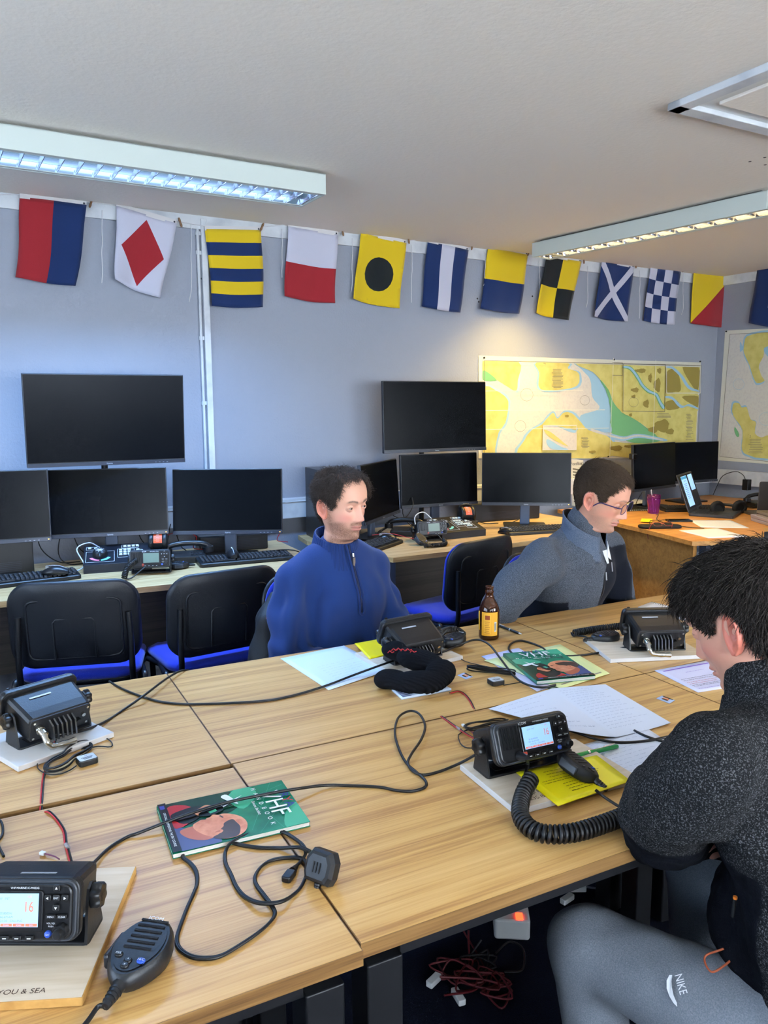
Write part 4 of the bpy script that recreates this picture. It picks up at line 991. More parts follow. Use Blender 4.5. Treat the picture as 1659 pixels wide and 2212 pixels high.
def radio(label, loc, rz, tilt, lit=True, group='marine radios in swivel brackets'):
    """front faces local -Y; origin under the bracket; tilt leans the face back"""
    t = thing('marine_radio', label, 'radio', loc, rz, group)
    PZ = .062                                     # pivot height
    Mt = Matrix.Translation((0, 0, PZ)) @ Matrix.Rotation(R(-tilt), 4, 'X')
    b = MB(); b.M = Mt; rings = []                # case: chamfered box behind the face
    for y, w, h in ((-.040, .160, .068), (-.030, .158, .067), (.030, .150, .062), (.052, .146, .058), (.056, .140, .052)):
        rings.append([(x, y, z) for x, z in rrect(w, h, .010, 2)][::-1])
    b.loft(rings, M_rcase, False); b.build('case', t)
    b = MB(); b.M = Mt                            # flanged front panel
    b.rbox((0, -.046, 0), (.182, .016, .084), .016, M_rcase, .004, 'y', n=6)
    b.rbox((0, -.0555, 0), (.178, .006, .080), .015, M_rim, .0025, 'y', n=6)
    b.rbox((0, -.0600, 0), (.168, .006, .072), .012, M_rface, .003, 'y', n=6)
    F = Mt @ Matrix.Translation((0, -.0632, 0)) @ RX
    fp = b
    # speaker slots
    for k in range(6):
        x = -.072+k*.0088; b.add(*((lambda o: (o.v, o.f))(MB().box((x, .010, -.0005), (.0042, .040, .0012), M_inkd))), M_blackm, M=Matrix.Translation((0, -.0628, 0)) @ RX)
        for s in (-1, 1): b.add(*((lambda o: (o.v, o.f))(MB().box((x+s*.0030, .010, .0012), (.0018, .042, .0026), M_inkd))), M_rface, M=Matrix.Translation((0, -.0628, 0)) @ RX)
    # raised surround of the display
    b.rbox((.006, -.0640, .002), (.080, .004, .054), .005, M_rface, .0015, 'y')
    b.M = F
    b.text('ICOM', .0075, M_btnw, Matrix.Translation((-.024, .0325, .0012))); b.text('VHF MARINE IC-M423G', .0038, M_btnw, Matrix.Translation((.020, .0318, .0012)))
    b.rbox((-.030, -.024, .002), (.010, .006, .002), .001, M_redl, .0008); b.rbox((-.030, -.031, .002), (.010, .004, .002), .001, M_redl, .0008)
    b.build('front_panel', t)
    b = MB(); b.M = Mt @ Matrix.Translation((.006, -.0664, .004)) @ RX       # display
    b.box((0, 0, 0), (.068, .043, .0008), M_lcd if lit else M_lcdoff)
    if lit:
        b.text('16', .019, M_lcdink, Matrix.Translation((.021, .004, .0007)) @ Matrix.Scale(.75, 4, (1, 0, 0)))
        b.text('25W  INT', .0045, M_lcdink2, Matrix.Translation((-.014, .015, .0007))); b.text('GPS', .0035, M_lcdink, Matrix.Translation((.022, .0175, .0007)))
        for i, s_ in enumerate(('50 00.8000N', '001 46.4714W', '13:21:20   CALLING')): b.text(s_, .0042, M_lcdink2, Matrix.Translation((-.004 if i == 2 else -.012, -.004-i*.0048, .0007)))
        for i in range(4): b.box((-.025+i*.0168, -.0188, .0006), (.0155, .0036, .0004), M_lcdink); b.text(('OTHER', 'CHAN', 'SCAN', 'DW')[i], .0028, M_lcd, Matrix.Translation((-.025+i*.0168, -.0188, .0011)))
    b.build('display', t)
    b = MB(); b.M = F
    for i in range(4): b.rbox((-.020+i*.0165, -.0315, .003), (.0115, .0062, .004), .0015, M_btn, .001); b.box((-.020+i*.0165, -.0315, .0053), (.005, .0012, .0004), M_btnw)
    cx, cy = .064, .020
    for dx, dy, s_ in ((0, .0125, 'u'), (0, -.0125, 'd'), (-.0115, 0, 'l'), (.0115, 0, 'r'), (0, 0, 'e')):
        b.rbox((cx+dx, cy+dy, .003), (.0095, .0085, .004), .0025, M_btn, .001)
        if s_ == 'e': b.text('ENT', .0036, M_btnw, Matrix.Translation((cx, cy, .0054)))
        else:
            a = {'u': 90, 'd': -90, 'l': 180, 'r': 0}[s_]; b.flat([(cx+dx+.0022*math.cos(R(a+k)), cy+dy+.0022*math.sin(R(a+k)), .0054) for k in (0, 120, 240)], M_btnw)
    for x, s_ in ((.0575, 'MENU'), (.0725, 'CLEAR')): b.rbox((x, -.004, .003), (.0135, .0058, .004), .0015, M_btn, .001); b.text(s_, .0032, M_btnw, Matrix.Translation((x, -.004, .0054)))
    b.text('VOL SQL', .003, M_btnw, Matrix.Translation((.057, -.0135, .0015))); b.text('PUSH', .003, M_btnw, Matrix.Translation((.057, -.0175, .0015)))
    b.build('buttons', t)
    b = MB(); b.M = F @ Matrix.Translation((.0535, -.027, .0)); b.lathe([(.0046, 0), (.0046, .003), (.0036, .0042), (.0002, .0044)], M_blueb, 14); b.text('16/C', .0026, M_btnw, Matrix.Translation((0, 0, .0047))); b.build('distress_channel_key', t)
    b = MB(); b.M = F @ Matrix.Translation((.0715, -.0225, .0)); b.loft([[(x, y, z) for x, y in lobed(r_, 9, .10, 36)] for r_, z in ((.0105, 0), (.0105, .008), (.0095, .010))], M_rcase, True)
    b.loft([[(x, y, z) for x, y in circ(r_, 18)] for r_, z in ((.0065, .010), (.0062, .017), (.0052, .018))], M_rcase); b.build('volume_knob', t)
    # rear panel with die-cast fins and sockets
    b = MB(); b.M = Mt
    b.rbox((0, .057, 0), (.142, .004, .054), .006, M_rcase, .0015, 'y')
    for s in (-1, 1):
        for z in (-.020, .020): b.cyl((s*.063, .058, z), (s*.063, .061, z), .003, M_metal, n=10)
    b.build('rear_panel', t)
    b = MB(); b.M = Mt
    for k in range(6):
        x = -.028+k*.0105; b.add([(x+dx*(1 if k < 3 else 1), y, z) for dx, y, z in ((-.0018, .058, -.026), (.0018, .058, -.026), (.0018, .084, -.024), (-.0018, .084, -.024), (-.0018+.004, .058, .018), (.0018+.004, .058, .018), (.0018+.004, .078, .012), (-.0018+.004, .078, .012))], [(0, 3, 2, 1), (4, 5, 6, 7), (0, 1, 5, 4), (1, 2, 6, 5), (2, 3, 7, 6), (3, 0, 4, 7)], mat('cast_alloy_fin', (120, 124, 130), .3, metal=.9))
    b.build('heat_sink', t)
    b = MB(); b.M = Mt
    # in rear view the aerial socket is on the left: local +X
    b.cyl((.052, .058, .004), (.052, .070, .004), .010, M_metal, n=18); b.cyl((.052, .070, .004), (.052, .088, .004), .0085, M_metal, n=18)
    b.cyl((-.052, .058, .006), (-.052, .066, .006), .0045, M_metal, n=12); b.cyl((-.040, .058, -.008), (-.040, .070, -.008), .008, M_black, n=14)
    b.build('rear_sockets', t)
    b = MB(); b.M = Mt; b.box((.015, -.012, .0338), (.05, .005, .0006), M_mark); b.build('top_label', t)
    # bracket: base plate and two cheeks
    b = MB(); b.rbox((0, .006, .003), (.176, .062, .006), .008, M_rcase, .002)
    b.box((0, .006, .0066), (.12, .030, .001), M_blackm)
    for s in (-1, 1):
        b.poly([(-.028, .004), (.032, .004), (.022, .05), (.016, .074), (.004, .080), (-.008, .076), (-.016, .055)], s*.0855-.002, s*.0855+.002, M_rcase, M=Matrix(((0, 0, 1, 0), (1, 0, 0, 0), (0, 1, 0, 0), (0, 0, 0, 1))))
    b.build('bracket', t)
    for s in (-1, 1):
        b = MB(); b.M = Matrix.Translation((s*.0875, 0, PZ)) @ Matrix.Rotation(s*PI/2, 4, 'Y')
        b.loft([[(x, y, z) for x, y in lobed(r_, 6, .22, 48)] for r_, z in ((.015, 0), (.019, .003), (.019, .012), (.016, .0155))], M_rcase, True); b.lathe([(.0085, .0155), (.007, .0135), (.001, .0135)], M_blackm, 16); b.build('side_knob', t)
    return t
def rloc(pl, pr, z=TZ+.010):      # from the two side knobs (left and right in the photo)
    a = onz(*pl, z+.062); c = onz(*pr, z+.062); m_ = (a+c)/2; d = c-a
    return (m_.x, m_.y, z), math.atan2(d.y, d.x)
lB, yB = rloc((10, 1560), (189, 1504)); lC, yC = rloc((830, 1390), (950, 1366)); lD, yD = rloc((1349, 1359), (1478, 1356))
rB = radio('black marine radio seen from behind at the left edge of the far row', lB, yB+PI, 18)
rC = radio('black marine radio seen from behind next to the black woolly hat', lC, yC+PI, 24)
rD = radio('black marine radio seen from behind in front of the man in glasses', lD, yD+PI, 18)
dE = onz(1147, 1596, .78)-onz(1171, 1562, .78)
rE = radio('black marine radio with lit screen beside the bowed man', (.578+dE.x, -.296+dE.y, TZ+.012), R(-5.7), 22)
pA = onz(215, 1927, TZ+.012+.066); rA = radio('black marine radio with lit screen at the near left, cut by the left edge', (pA.x-.098*math.cos(R(-31)), pA.y-.098*math.sin(R(-31)), TZ+.012), R(-31), 14)
rF = radio('black marine radio with unlit screen on the left wall desk', (.345, 2.045, TZ), R(-20), 12, False)
rG = radio('black marine radio with unlit screen on the desk between the two facing men', (1.900, 2.09, TZ), R(-10), 12, False)

# ------------------------------------------------------------------ boards under the radios
M_ply = mat('pale_plywood', (214, 198, 176), .6, noisec=(5, (198, 178, 150), .4, .7, (1, 12, 12))); M_plyw = mat('white_painted_ply', (206, 204, 202), .5, noisec=(6, (190, 184, 178), .4, .75)); M_plye = mat('ply_edge', (196, 152, 84), .6, noisec=(20, (150, 104, 50), .4, .7))
M_burn = mat('dark_brown_lettering', (74, 52, 40), .6)
def board(label, c, w, d, rz, top, edge, txt=None, group='boards under the radios'):
    t = thing('mounting_board', label, 'board', (c[0], c[1], TZ), rz, group)
    b = MB(); b.rbox((0, 0, .006), (w, d, .0118), .002, edge, .001); b.box((0, 0, .0119), (w-.003, d-.003, .0004), top)
    for s_, size, x, y, ang in (txt or []): b.text(s_, size, M_burn, Matrix.Translation((x, y, .0123)) @ Matrix.Rotation(ang, 4, 'Z'))
    b.build('panel', t); return t
# near left board: right edge passes (262,1950) and (180,2148)
p1, p2 = T(262, 1950, .012), T(181, 2148, .012); e = (p1-p2).normalized(); ang = math.atan2(e.y, e.x)-PI/2; ux = Vector((math.cos(ang), math.sin(ang), 0))
cA = p2+e*.139-ux*.15
board('pale plywood board lettered YOU & SEA under the near left radio', cA, .30, .29, ang, M_ply, M_plye, [('YOU & SEA', .0125, .068, -.128, 0)])
b = MB(); b.M = Matrix.Translation((cA.x, cA.y, TZ+.0124)) @ Matrix.Rotation(ang, 4, 'Z'); b.flat([(.012, -.129, 0), (.018, -.125, 0), (.025, -.123, 0), (.022, -.128, 0), (.015, -.131, 0)], M_burn)
bd = b.build('bird_mark'); 
for o_ in COL.objects:
    if o_.name == 'mounting_board': bd.parent = o_; bd.matrix_parent_inverse = (Matrix.Translation(o_.location) @ Matrix.Rotation(ang, 4, 'Z')).inverted()
board('pale board under the radio at the left edge of the far row', (lB[0]-.01, lB[1]-.015), .225, .20, yB, M_plyw, M_plyw)
board('pale board under the radio beside the black woolly hat', (.700, .395), .26, .20, yC-.02, M_ply, M_plyw)
board('pale board under the radio in front of the man in glasses', (1.365, .085), .30, .215, yD+.06, M_ply, M_plyw, [('TRINITY', .014, -.09, .085, PI)])
p1, p2, p3 = T(994, 1652, .012), T(1113, 1749, .012), T(1080, 1665, .012)
e = (p2-p1).normalized(); angE = math.atan2(e.y, e.x)+PI/2; L_ = (p2-p1).length; ux = Vector((math.cos(angE), math.sin(angE), 0))
cE = (p1+p2)/2+ux*.15
board('pale board lettered with a ship name under the radio with the coiled lead', cE, .30, L_+.004, angE, M_ply, M_plyw, [('Ship Faced', .015, -.070, -L_/2+.040, 0), ('235 899 982', .015, -.066, -L_/2+.020, 0)])

# ------------------------------------------------------------------ fist microphones and coiled leads
M_mic = mat('microphone_black', (24, 26, 30), .4, bump=(260, .08))
def mic(label, loc, rz, rot=None, group='fist microphones'):
    """lies on its back, grille up; cable leaves at local -Y"""
    t = thing('fist_microphone', label, 'microphone', loc, rz, group, rot=rot)
    b = MB(); rings = []
    def outline(k, ins):     # egg: broad rounded head, narrow tail
        o = []
        for i in range(28):
            a = 2*PI*i/28; y = .048*math.sin(a); w = .0345*(1-.30*max(0, -math.sin(a))**1.4)
            x = w*math.copysign(abs(math.cos(a))**.8, math.cos(a)); o.append((x*k*(1-ins), (y*k-.0)*(1-ins*.7)))
        return o
    for z, k in ((0, .80), (.004, .92), (.012, .99), (.019, 1.0), (.026, .95), (.0285, .88)): rings.append([(x, y, z+(.004*(y/.05) if z > .015 else 0)) for x, y in outline(k, 0)])
    b.loft(rings, M_mic, True); b.build('case', t)
    b = MB(); b.add([(x, y, .0295+.004*(y/.05)) for x, y in outline(.80, 0)], [tuple(range(28))], M_mic, False)
    for k in range(6): b.box((0, .036-k*.0085+.002, .0300+.004*((.036-k*.0085)/.05)), (.034-.0*k, .0030, .0012), M_blackm)
    b.text('ICOM', .0075, M_btnw, Matrix.Translation((.0, .0412, .0338)) @ Matrix.Rotation(R(5), 4, 'X')); b.build('grille', t)
    for nm, x, y, m_, s_ in (('high_low_key', -.016, -.017, M_btn, 'H/L'), ('channel_key', -.001, -.024, M_btn, '^'), ('channel_key', -.001, -.031, M_btn, 'v'), ('distress_channel_key', .014, -.022, M_blueb, '16/C')):
        b = MB(); zz_ = .0292+.004*(y/.05); b.rbox((x, y, zz_), (.010, .008, .0045), .004, m_, .0015); b.text(s_, .0048, M_btnw, Matrix.Translation((x, y, zz_+.0024)), .008); b.build(nm, t)
    b = MB(); b.rbox((-.033, .004, .015), (.008, .044, .018), .004, M_rim, .003); b.build('push_to_talk_bar', t)
    b = MB(); b.tube([(0, -.044, .014), (0, -.052, .013), (0, -.062, .012), (0, -.074, .011)], [.0085, .0070, .0065, .0042], M_mic, 10)
    for k in range(4): b.tube([(0, -.052-k*.005, .013), (0, -.0545-k*.005, .013)], .0078-k*.0006, M_mic, 10)
    b.build('strain_relief', t); return t
micA = mic('black fist microphone lying face up at the near left beside the board', T(303, 2078, .01)+Vector((0, 0, -.009)), R(-42))
micA.scale = (1.18,)*3
MC = {}
# microphone on the yellow sheet, lying on its side
micE = mic('black fist microphone lying on the yellow sheet by the bowed man', T(1242, 1672, .016), 0, rot=(R(14), R(20), R(13)))
micD = mic('black fist microphone left of the radio facing the man in glasses', T(1306, 1388, 0)+Vector((0, 0, .001)), R(-108))
micC = mic('black fist microphone behind the radio beside the amber bottle', T(978, 1394, .012), R(-75))
micF = mic('black fist microphone on the left wall desk right of its radio', (.475, 2.06, TZ+.001), R(80))
micG = mic('black fist microphone hanging down before the radio between the two facing men', (1.775, 1.985, TZ+.012), 0, rot=(R(35), 0, R(20)))
def coil(label, P, r, turns, wire, lead0=None, lead1=None):
    pts = helix(P, r, turns, 12, 10); 
    if lead0: pts = catmull(list(lead0)+[pts[0]], 6)[:-1]+pts
    if lead1: pts = pts+catmull([pts[-1]]+list(lead1), 6)[1:]
    o = Vector(pts[0]); b = MB(); b.M = Matrix.Translation(-o); b.tube(pts, wire, M_rubber, 8); ob = b.build('coiled_lead'); ob.location = o
    return tag(ob, label, 'cable', 'coiled microphone leads')
cz = .0165
sE = rE.matrix_world if False else (Matrix.Translation(rE.location) @ Matrix.Rotation(R(-5.7), 4, 'Z') @ Matrix.Translation((0, 0, .062)) @ Matrix.Rotation(R(-22), 4, 'X'))
jack = sE @ Vector((-.045, -.066, -.026)); j2 = sE @ Vector((-.045, -.085, -.028))
coil('thick black coiled lead curving along the near table to the bowed man', [T(1148, 1680, .040), T(1128, 1722, .024), T(1126, 1766, .02), T(1162, 1798, .019), T(1230, 1800, .019), T(1300, 1781, .019), T(1375, 1752, .019)], .0135, 44, .0036,
     [jack, j2, T(1140, 1650, .05)], [T(1386, 1748, .006), T(1378, 1752, .004)])
b = MB(); b.tube([jack, jack.lerp(j2, .5), j2, j2+(j2-jack)*.5], [.009, .008, .0065, .005], M_mic, 12)
o = b.build('lead_plug', None); b2 = o; o.parent = rE; o.matrix_parent_inverse = (Matrix.Translation(rE.location) @ Matrix.Rotation(R(-5.7), 4, 'Z')).inverted()
cable('microphone_cable', 'straight black cable from the microphone on the yellow sheet to the elbow', 'cable', [T(1286, 1706, .022), T(1306, 1722, .012), T(1340, 1744, .006), T(1385, 1772, .005)], .003, M_rubber, 'loose black cables on the tables')
coil('black coiled lead left of the radio in front of the man in glasses', [T(1348, 1352, .03), T(1310, 1356, .016), T(1270, 1362, .014), T(1238, 1368, .012)], .010, 26, .0028, None, [T(1240, 1372, .006), T(1262, 1375, .008), T(1282, 1382, .014)])
coil('black coiled lead looping over the microphone behind the bottle', [T(948, 1372, .05), T(962, 1362, .035), T(985, 1360, .02), T(1002, 1371, .014)], .009, 22, .0026, None, [T(1006, 1380, .01)])
coil('black coiled lead left of the radio on the left wall desk', [Vector((.262, 1.985, TZ+.075)), Vector((.215, 1.95, TZ+.05)), Vector((.195, 1.925, TZ+.016))], .011, 15, .003, None, [Vector((.22, 1.925, TZ+.008)), Vector((.27, 1.955, TZ+.03)), Vector((.298, 1.972, TZ+.042))])
coil('black coiled lead drooping from the radio between the two facing men', [Vector((1.90, 1.935, TZ+.02)), Vector((1.86, 1.87, TZ+.014)), Vector((1.79, 1.87, TZ+.014)), Vector((1.74, 1.89, TZ+.013))], .010, 28, .0026, [Vector((1.858, 2.03, TZ+.045)), Vector((1.885, 1.98, TZ+.045))], [Vector((1.76, 1.93, TZ+.012))])
cable('microphone_cable', 'black cable leaving the near left microphone towards the table edge', 'cable', [micA.matrix_basis @ Vector((0, -.072, .011)), T(212, 2175, .008), T(190, 2205, .005), T(160, 2240, .005)], .0033, M_rubber, 'loose black cables on the tables')
# ================================================================== books
def rectfit(pts, h, w=None, l=None):
    P = [T(x, y, h) for x, y in pts]; c = sum(P, Vector())/4
    v = ((P[3]+P[2])-(P[0]+P[1])); u = ((P[1]+P[2])-(P[0]+P[3])); v.normalize(); u = (u-v*u.dot(v)).normalized()
    return c, u, v, w or ((P[1]-P[0]).length+(P[2]-P[3]).length)/2, l or ((P[3]-P[0]).length+(P[2]-P[1]).length)/2
BG = mat('cover_teal_green', (28, 124, 92), .16, noisec=(16, (16, 92, 70), .4, .7)); BD = mat('cover_dark_green', (16, 60, 44), .16); BLt = mat('cover_light_green', (70, 168, 130), .16)
BW = mat('cover_white', (236, 240, 238), .2); BR_ = mat('cover_red', (172, 40, 44), .18); BB = mat('cover_blue', (50, 62, 140), .18); BS = mat('cover_skin', (216, 142, 104), .2, noisec=(60, (190, 112, 80), .4, .7)); BS2 = mat('cover_skin_shade', (176, 98, 70), .2)
BH = mat('cover_hair', (70, 48, 36), .2); BK = mat('cover_black', (24, 26, 30), .16); BC = mat('cover_slate_shirt', (74, 84, 128), .18); BP = mat('page_edges', (220, 218, 210), .7, noisec=(1, (196, 192, 182), .4, .6, (1, 1, 900)))
def book(label, pts, h0, th, rot180=False, dark=False):
    c, u, v, w, l = rectfit(pts, h0+th, .176, .246); n = Vector((0, 0, 1))
    ang = math.atan2(u.y, u.x); t = thing('handbook', label, 'book', (c.x, c.y, TZ+h0), ang, 'green radio handbooks')
    # local: x = across the cover, y = up the cover
    b = MB(); b.box((0, 0, th/2), (w-.003, l-.003, th-.0012), BP); b.build('pages', t)
    b = MB(); b.box((0, 0, th-.0004), (w, l, .0008), BG); b.box((0, 0, .0004), (w, l, .0008), BG); b.box((-w/2+.0004, 0, th/2), (.0008, l, th), BG)
    k = [0]
    def pg(pts_, m_, sm=0):
        k[0] += 1; P = smoothpoly(pts_, 4, 0) if sm else pts_
        P = [(min(.998, max(.002, x)), min(.998, max(.002, y))) for x, y in P]
        q = [(-w/2+x*w, l/2-y*l, th+.0001*k[0]) for x, y in P]
        a = sum(q[i][0]*q[(i+1) % len(q)][1]-q[(i+1) % len(q)][0]*q[i][1] for i in range(len(q)))
        b.flat(q if a > 0 else q[::-1], m_)
    pg([(0, .45), (.35, .42), (.5, .6), (.5, .93), (0, .93)], BD, 1)
    pg([(.55, 0), (1, 0), (1, .18), (.7, .12)], BLt, 1); pg([(0, .28), (.2, .25), (.45, .4), (.2, .48), (0, .4)], BLt, 1)
    for (x0, y0, x1, y1) in ((.0, .1, .9, .42), (.3, 0, 1, .38), (.1, .02, .35, .5), (.6, .02, .2, .46), (0, .36, 1, .2)):
        d = Vector((x1-x0, (y1-y0)*1.4)).normalized(); s = .0035; pg([(x0, y0), (x0+d.y*s, y0-d.x*s/1.4), (x1+d.y*s, y1-d.x*s/1.4), (x1, y1)], BLt)
    # white sailing dinghy seen beyond
    pg([(.16, .36), (.34, .54), (.28, .55)], BW); pg([(.08, .47), (.30, .42), (.31, .44), (.12, .52)], BW, 1)
    # shirt, jacket, neck and head in profile, looking left
    pg([(.62, .84), (.80, .72), (1, .66), (1, .935), (.55, .935)], BC, 1)
    pg([(.12, .80), (.30, .74), (.50, .82), (.56, .90), (.50, .935), (.10, .935)], BR_, 1); pg([(.20, .70), (.44, .74), (.50, .86), (.30, .93), (.22, .86)], BK, 1)
    pg([(.60, .74), (.80, .64), (.90, .74), (.80, .86), (.62, .90)], BS2, 1)
    pg([(.48, .66), (.44, .635), (.475, .60), (.47, .56), (.52, .50), (.62, .445), (.76, .43), (.90, .47), (.965, .55), (.95, .64), (.88, .70), (.78, .76), (.66, .80), (.565, .80), (.52, .76), (.50, .73), (.51, .70), (.49, .69)], BS, 1)
    pg([(.62, .52), (.70, .50), (.80, .49), (.93, .52), (.965, .57), (.94, .66), (.88, .70), (.84, .65), (.78, .64), (.72, .60), (.66, .585)], BH, 1)
    pg([(.76, .63), (.80, .615), (.835, .64), (.82, .685), (.785, .70), (.765, .67)], BS, 1); pg([(.78, .64), (.81, .64), (.80, .68)], BS2, 1)
    pg([(.495, .585), (.55, .57), (.555, .58), (.50, .60)], BH)
    pg([(.25, .70), (.22, .66), (.25, .62), (.32, .60), (.38, .63), (.42, .69), (.40, .74), (.32, .76)], BS, 1)         # hand
    for i in range(4): pg([(.245+i*.034, .62), (.27+i*.034, .605), (.285+i*.034, .66), (.26+i*.034, .68)], BS2, 1)
    pg([(.30, .56), (.40, .55), (.46, .66), (.42, .735), (.34, .70)], BK, 1); pg([(.275, .44), (.285, .44), (.34, .58), (.325, .585)], BK); pg([(.35, .60), (.40, .595), (.425, .65), (.38, .66)], BLt, 0)
    pg([(0, .935), (1, .935), (1, .995), (0, .995)], BK); pg([(.05, .95), (.13, .95), (.13, .985), (.05, .985)], BB)
    z = th+.0001*(k[0]+3)
    def tx(s, size, x, y, m_, sx=1, sk=0):
        b.text(s, size, m_, Matrix.Translation((-w/2+x*w, l/2-y*l, z)) @ Matrix.Scale(sx, 4, (1, 0, 0)))
    for i, ch in enumerate('HANDBOOK'): tx(ch, .0125, .11+i*.112, .262, BW)
    tx('VHF', .050, .5, .165, BW, 1.05)
    z += .0002; tx('VHF', .0498, .502, .1655, BW, 1.06)
    tx('R', .026, .37, .065, BB, 1.2); tx('Y', .026, .48, .065, BR_, 1.2); tx('A', .026, .59, .065, BB, 1.2); tx('Simone Bartlett', .0085, .52, .315, BW)
    tx('OFFICIALLY SUPPORTING THE SRC COURSE', .0062, .56, .967, BW)
    b.build('cover', t); return t
book('green radio handbook lying across the near tables with a cable over it', [(610, 1682), (662, 1780), (372, 1840), (345, 1745)], .0012, .009)
book('green radio handbook on pale papers in the middle of the far tables', [(1074, 1412), (1207, 1396), (1284, 1457), (1170, 1481)], .004, .010)

# ================================================================== papers
M_lil = mat('lilac_white_paper', (214, 212, 236), .45); M_bluep = mat('cool_white_paper', (204, 220, 240), .5); M_yel = mat('yellow_card', (238, 222, 22), .35); M_pyel = mat('pale_yellow_paper', (226, 230, 160), .5); M_purp = mat('purple_print', (128, 96, 190), .5); M_ygr = mat('brown_print_on_yellow', (110, 96, 20), .5)
def sheet(name, label, pts, h, mt, cat='paper', th=.0009, group=None, write=None, curl=None, extra=None, part='sheet', world=None):
    """pts: outline px on the table plane at height h above it; write = list of (mat, rowspec)"""
    P = [T(x, y, h) for x, y in pts] if world is None else [Vector(p) for p in world]
    c = sum(P, Vector())/len(P); e = (P[1]-P[0]).normalized(); ang = math.atan2(e.y, e.x); Mi = (Matrix.Translation((c.x, c.y, P[0].z)) @ Matrix.Rotation(ang, 4, 'Z')).inverted()
    L_ = [Mi @ p for p in P]; t = thing(name, label, cat, (c.x, c.y, P[0].z), ang, group)
    b = MB()
    if len(L_) == 4:       # subdivided, with a slight natural curl
        n = 10; cu = curl or (lambda u, v: 0); V = []; F = []
        for s in (0, -1):
            for j in range(n+1):
                for i in range(n+1):
                    u, v = i/n, j/n; q = L_[0]*(1-u)*(1-v)+L_[1]*u*(1-v)+L_[2]*u*v+L_[3]*(1-u)*v; V.append((q.x, q.y, q.z+cu(u, v)+s*th+th))
        N = (n+1)**2
        for j in range(n):
            for i in range(n):
                a = j*(n+1)+i; F.append((a+n+1, a+n+2, a+1, a)); F.append((N+a, N+a+1, N+a+n+2, N+a+n+1))
        for i in range(n):
            for (a, c_) in ((i, i+1), (n*(n+1)+i+1, n*(n+1)+i), ((i+1)*(n+1), i*(n+1)), (i*(n+1)+n, (i+1)*(n+1)+n)): F.append((a, c_, N+c_, N+a))
        b.add(V, F, mt, True)
        # print rows: (mat, u0,u1,v0,v1,rows,kind)
        for q_, (m_, u0, u1, v0, v1, rows, kind) in enumerate(write or []):
            for r_ in range(rows):
                v = v0+(v1-v0)*(r_/max(1, rows-1)); ue = u1-(rnd.random()*.35*(u1-u0) if kind == 'hand' else rnd.random()*.15*(u1-u0) if kind == 'print' else 0)
                A = L_[0].lerp(L_[1], u0).lerp(L_[3].lerp(L_[2], u0), v); B = L_[0].lerp(L_[1], ue).lerp(L_[3].lerp(L_[2], ue), v); A = Vector(A); B = Vector(B)
                um = (u0+ue)/2; d = (B-A); ln = d.length; a_ = math.atan2(d.y, d.x)
                if kind == 'hand':
                    x = 0; k = 0
                    while x < ln-.004:
                        wl = rnd.uniform(.01, .02); uu = u0+(ue-u0)*(x/ln); zz = cu(uu, v)
                        M_ = Matrix.Translation(A+d.normalized()*x+Vector((0, 0, th+zz+.0012))) @ Matrix.Rotation(a_, 4, 'Z'); b.scribble(0, wl, 0, .0014, m_, M_, seed=int(rnd.random()*1e6), wdt=.00045); x += wl+.004
                else:
                    zz = cu(um, v); M_ = Matrix.Translation(A+Vector((0, 0, th+zz+.0008))) @ Matrix.Rotation(a_, 4, 'Z'); hh = .0016 if kind == 'print' else .006
                    if kind == 'bar': b.add([(0, -hh/2, 0), (ln, -hh/2, 0), (ln, hh/2, 0), (0, hh/2, 0)], [(0, 1, 2, 3)], m_, False, M_)
                    else:
                        x = 0
                        while x < ln:
                            wl = rnd.uniform(.004, .012); b.add([(x, -hh/2, 0), (min(ln, x+wl), -hh/2, 0), (min(ln, x+wl), hh/2, 0), (x, hh/2, 0)], [(0, 1, 2, 3)], m_, False, M_); x += wl+.0018
    else:
        b.poly([(q.x, q.y) for q in L_], 0, th, mt)
    b.build(part, t)
    return t
sheet('handwritten_sheet', 'cool white handwritten sheet before the man in the blue sweater', [(606, 1423), (743, 1395), (846, 1449), (710, 1491)], .0, M_bluep, write=[(M_ink, .25, .92, .45, .93, 9, 'hand')], group='loose sheets', curl=lambda u, v: .004*max(0, v-.8)*5*u)
def curlB(u, v): return .003+.028*max(0, v-.55)**1.5*(1-abs(u-.5))+.012*(1-u)*max(0, v-.7)
nb = thing('folded_notes', 'white handwritten double sheet with a central fold behind the lit radio', 'paper', T(1250, 1535, .002))
def page(nm, pts, hts, rows, seed):
    n = 12; P = [T(x, y, h) for (x, y), h in zip(pts, hts)]; o = nb.location; V = []; F = []
    b = MB()
    def pos(u, v):
        q = P[0]*(1-u)*(1-v)+P[1]*u*(1-v)+P[2]*u*v+P[3]*(1-u)*v
        return q-o+Vector((0, 0, .004*math.sin(PI*u)*math.sin(v*PI*1.2)))
    for s in (0, -.0006):
        for j in range(n+1):
            for i in range(n+1): V.append(tuple(pos(i/n, j/n)+Vector((0, 0, s))))
    N = (n+1)**2
    for j in range(n):
        for i in range(n): a = j*(n+1)+i; F += [(a+n+1, a+n+2, a+1, a), (N+a, N+a+1, N+a+n+2, N+a+n+1)]
    b.add(V, F, M_paper, True); r_ = random.Random(seed)
    for k in range(rows):
        v = .08+.84*k/rows; u = .06
        while u < .92*r_.uniform(.55, 1):
            du = r_.uniform(.04, .09); m_ = 5; pts_ = []
            for i in range(12):
                uu = u+du*i/12; pts_.append(pos(min(1, uu), min(1, max(0, v+.006*math.sin(i*2.3)+(.012 if r_.random() < .12 else 0))))+Vector((0, 0, .0012)))
            sd = (P[3]-P[0]).normalized()*.00035
            for a, c in zip(pts_[:-1], pts_[1:]): b.flat([a-sd, c-sd, c+sd, a+sd][::-1], M_ink)
            u += du+.018
    b.build(nm, nb)
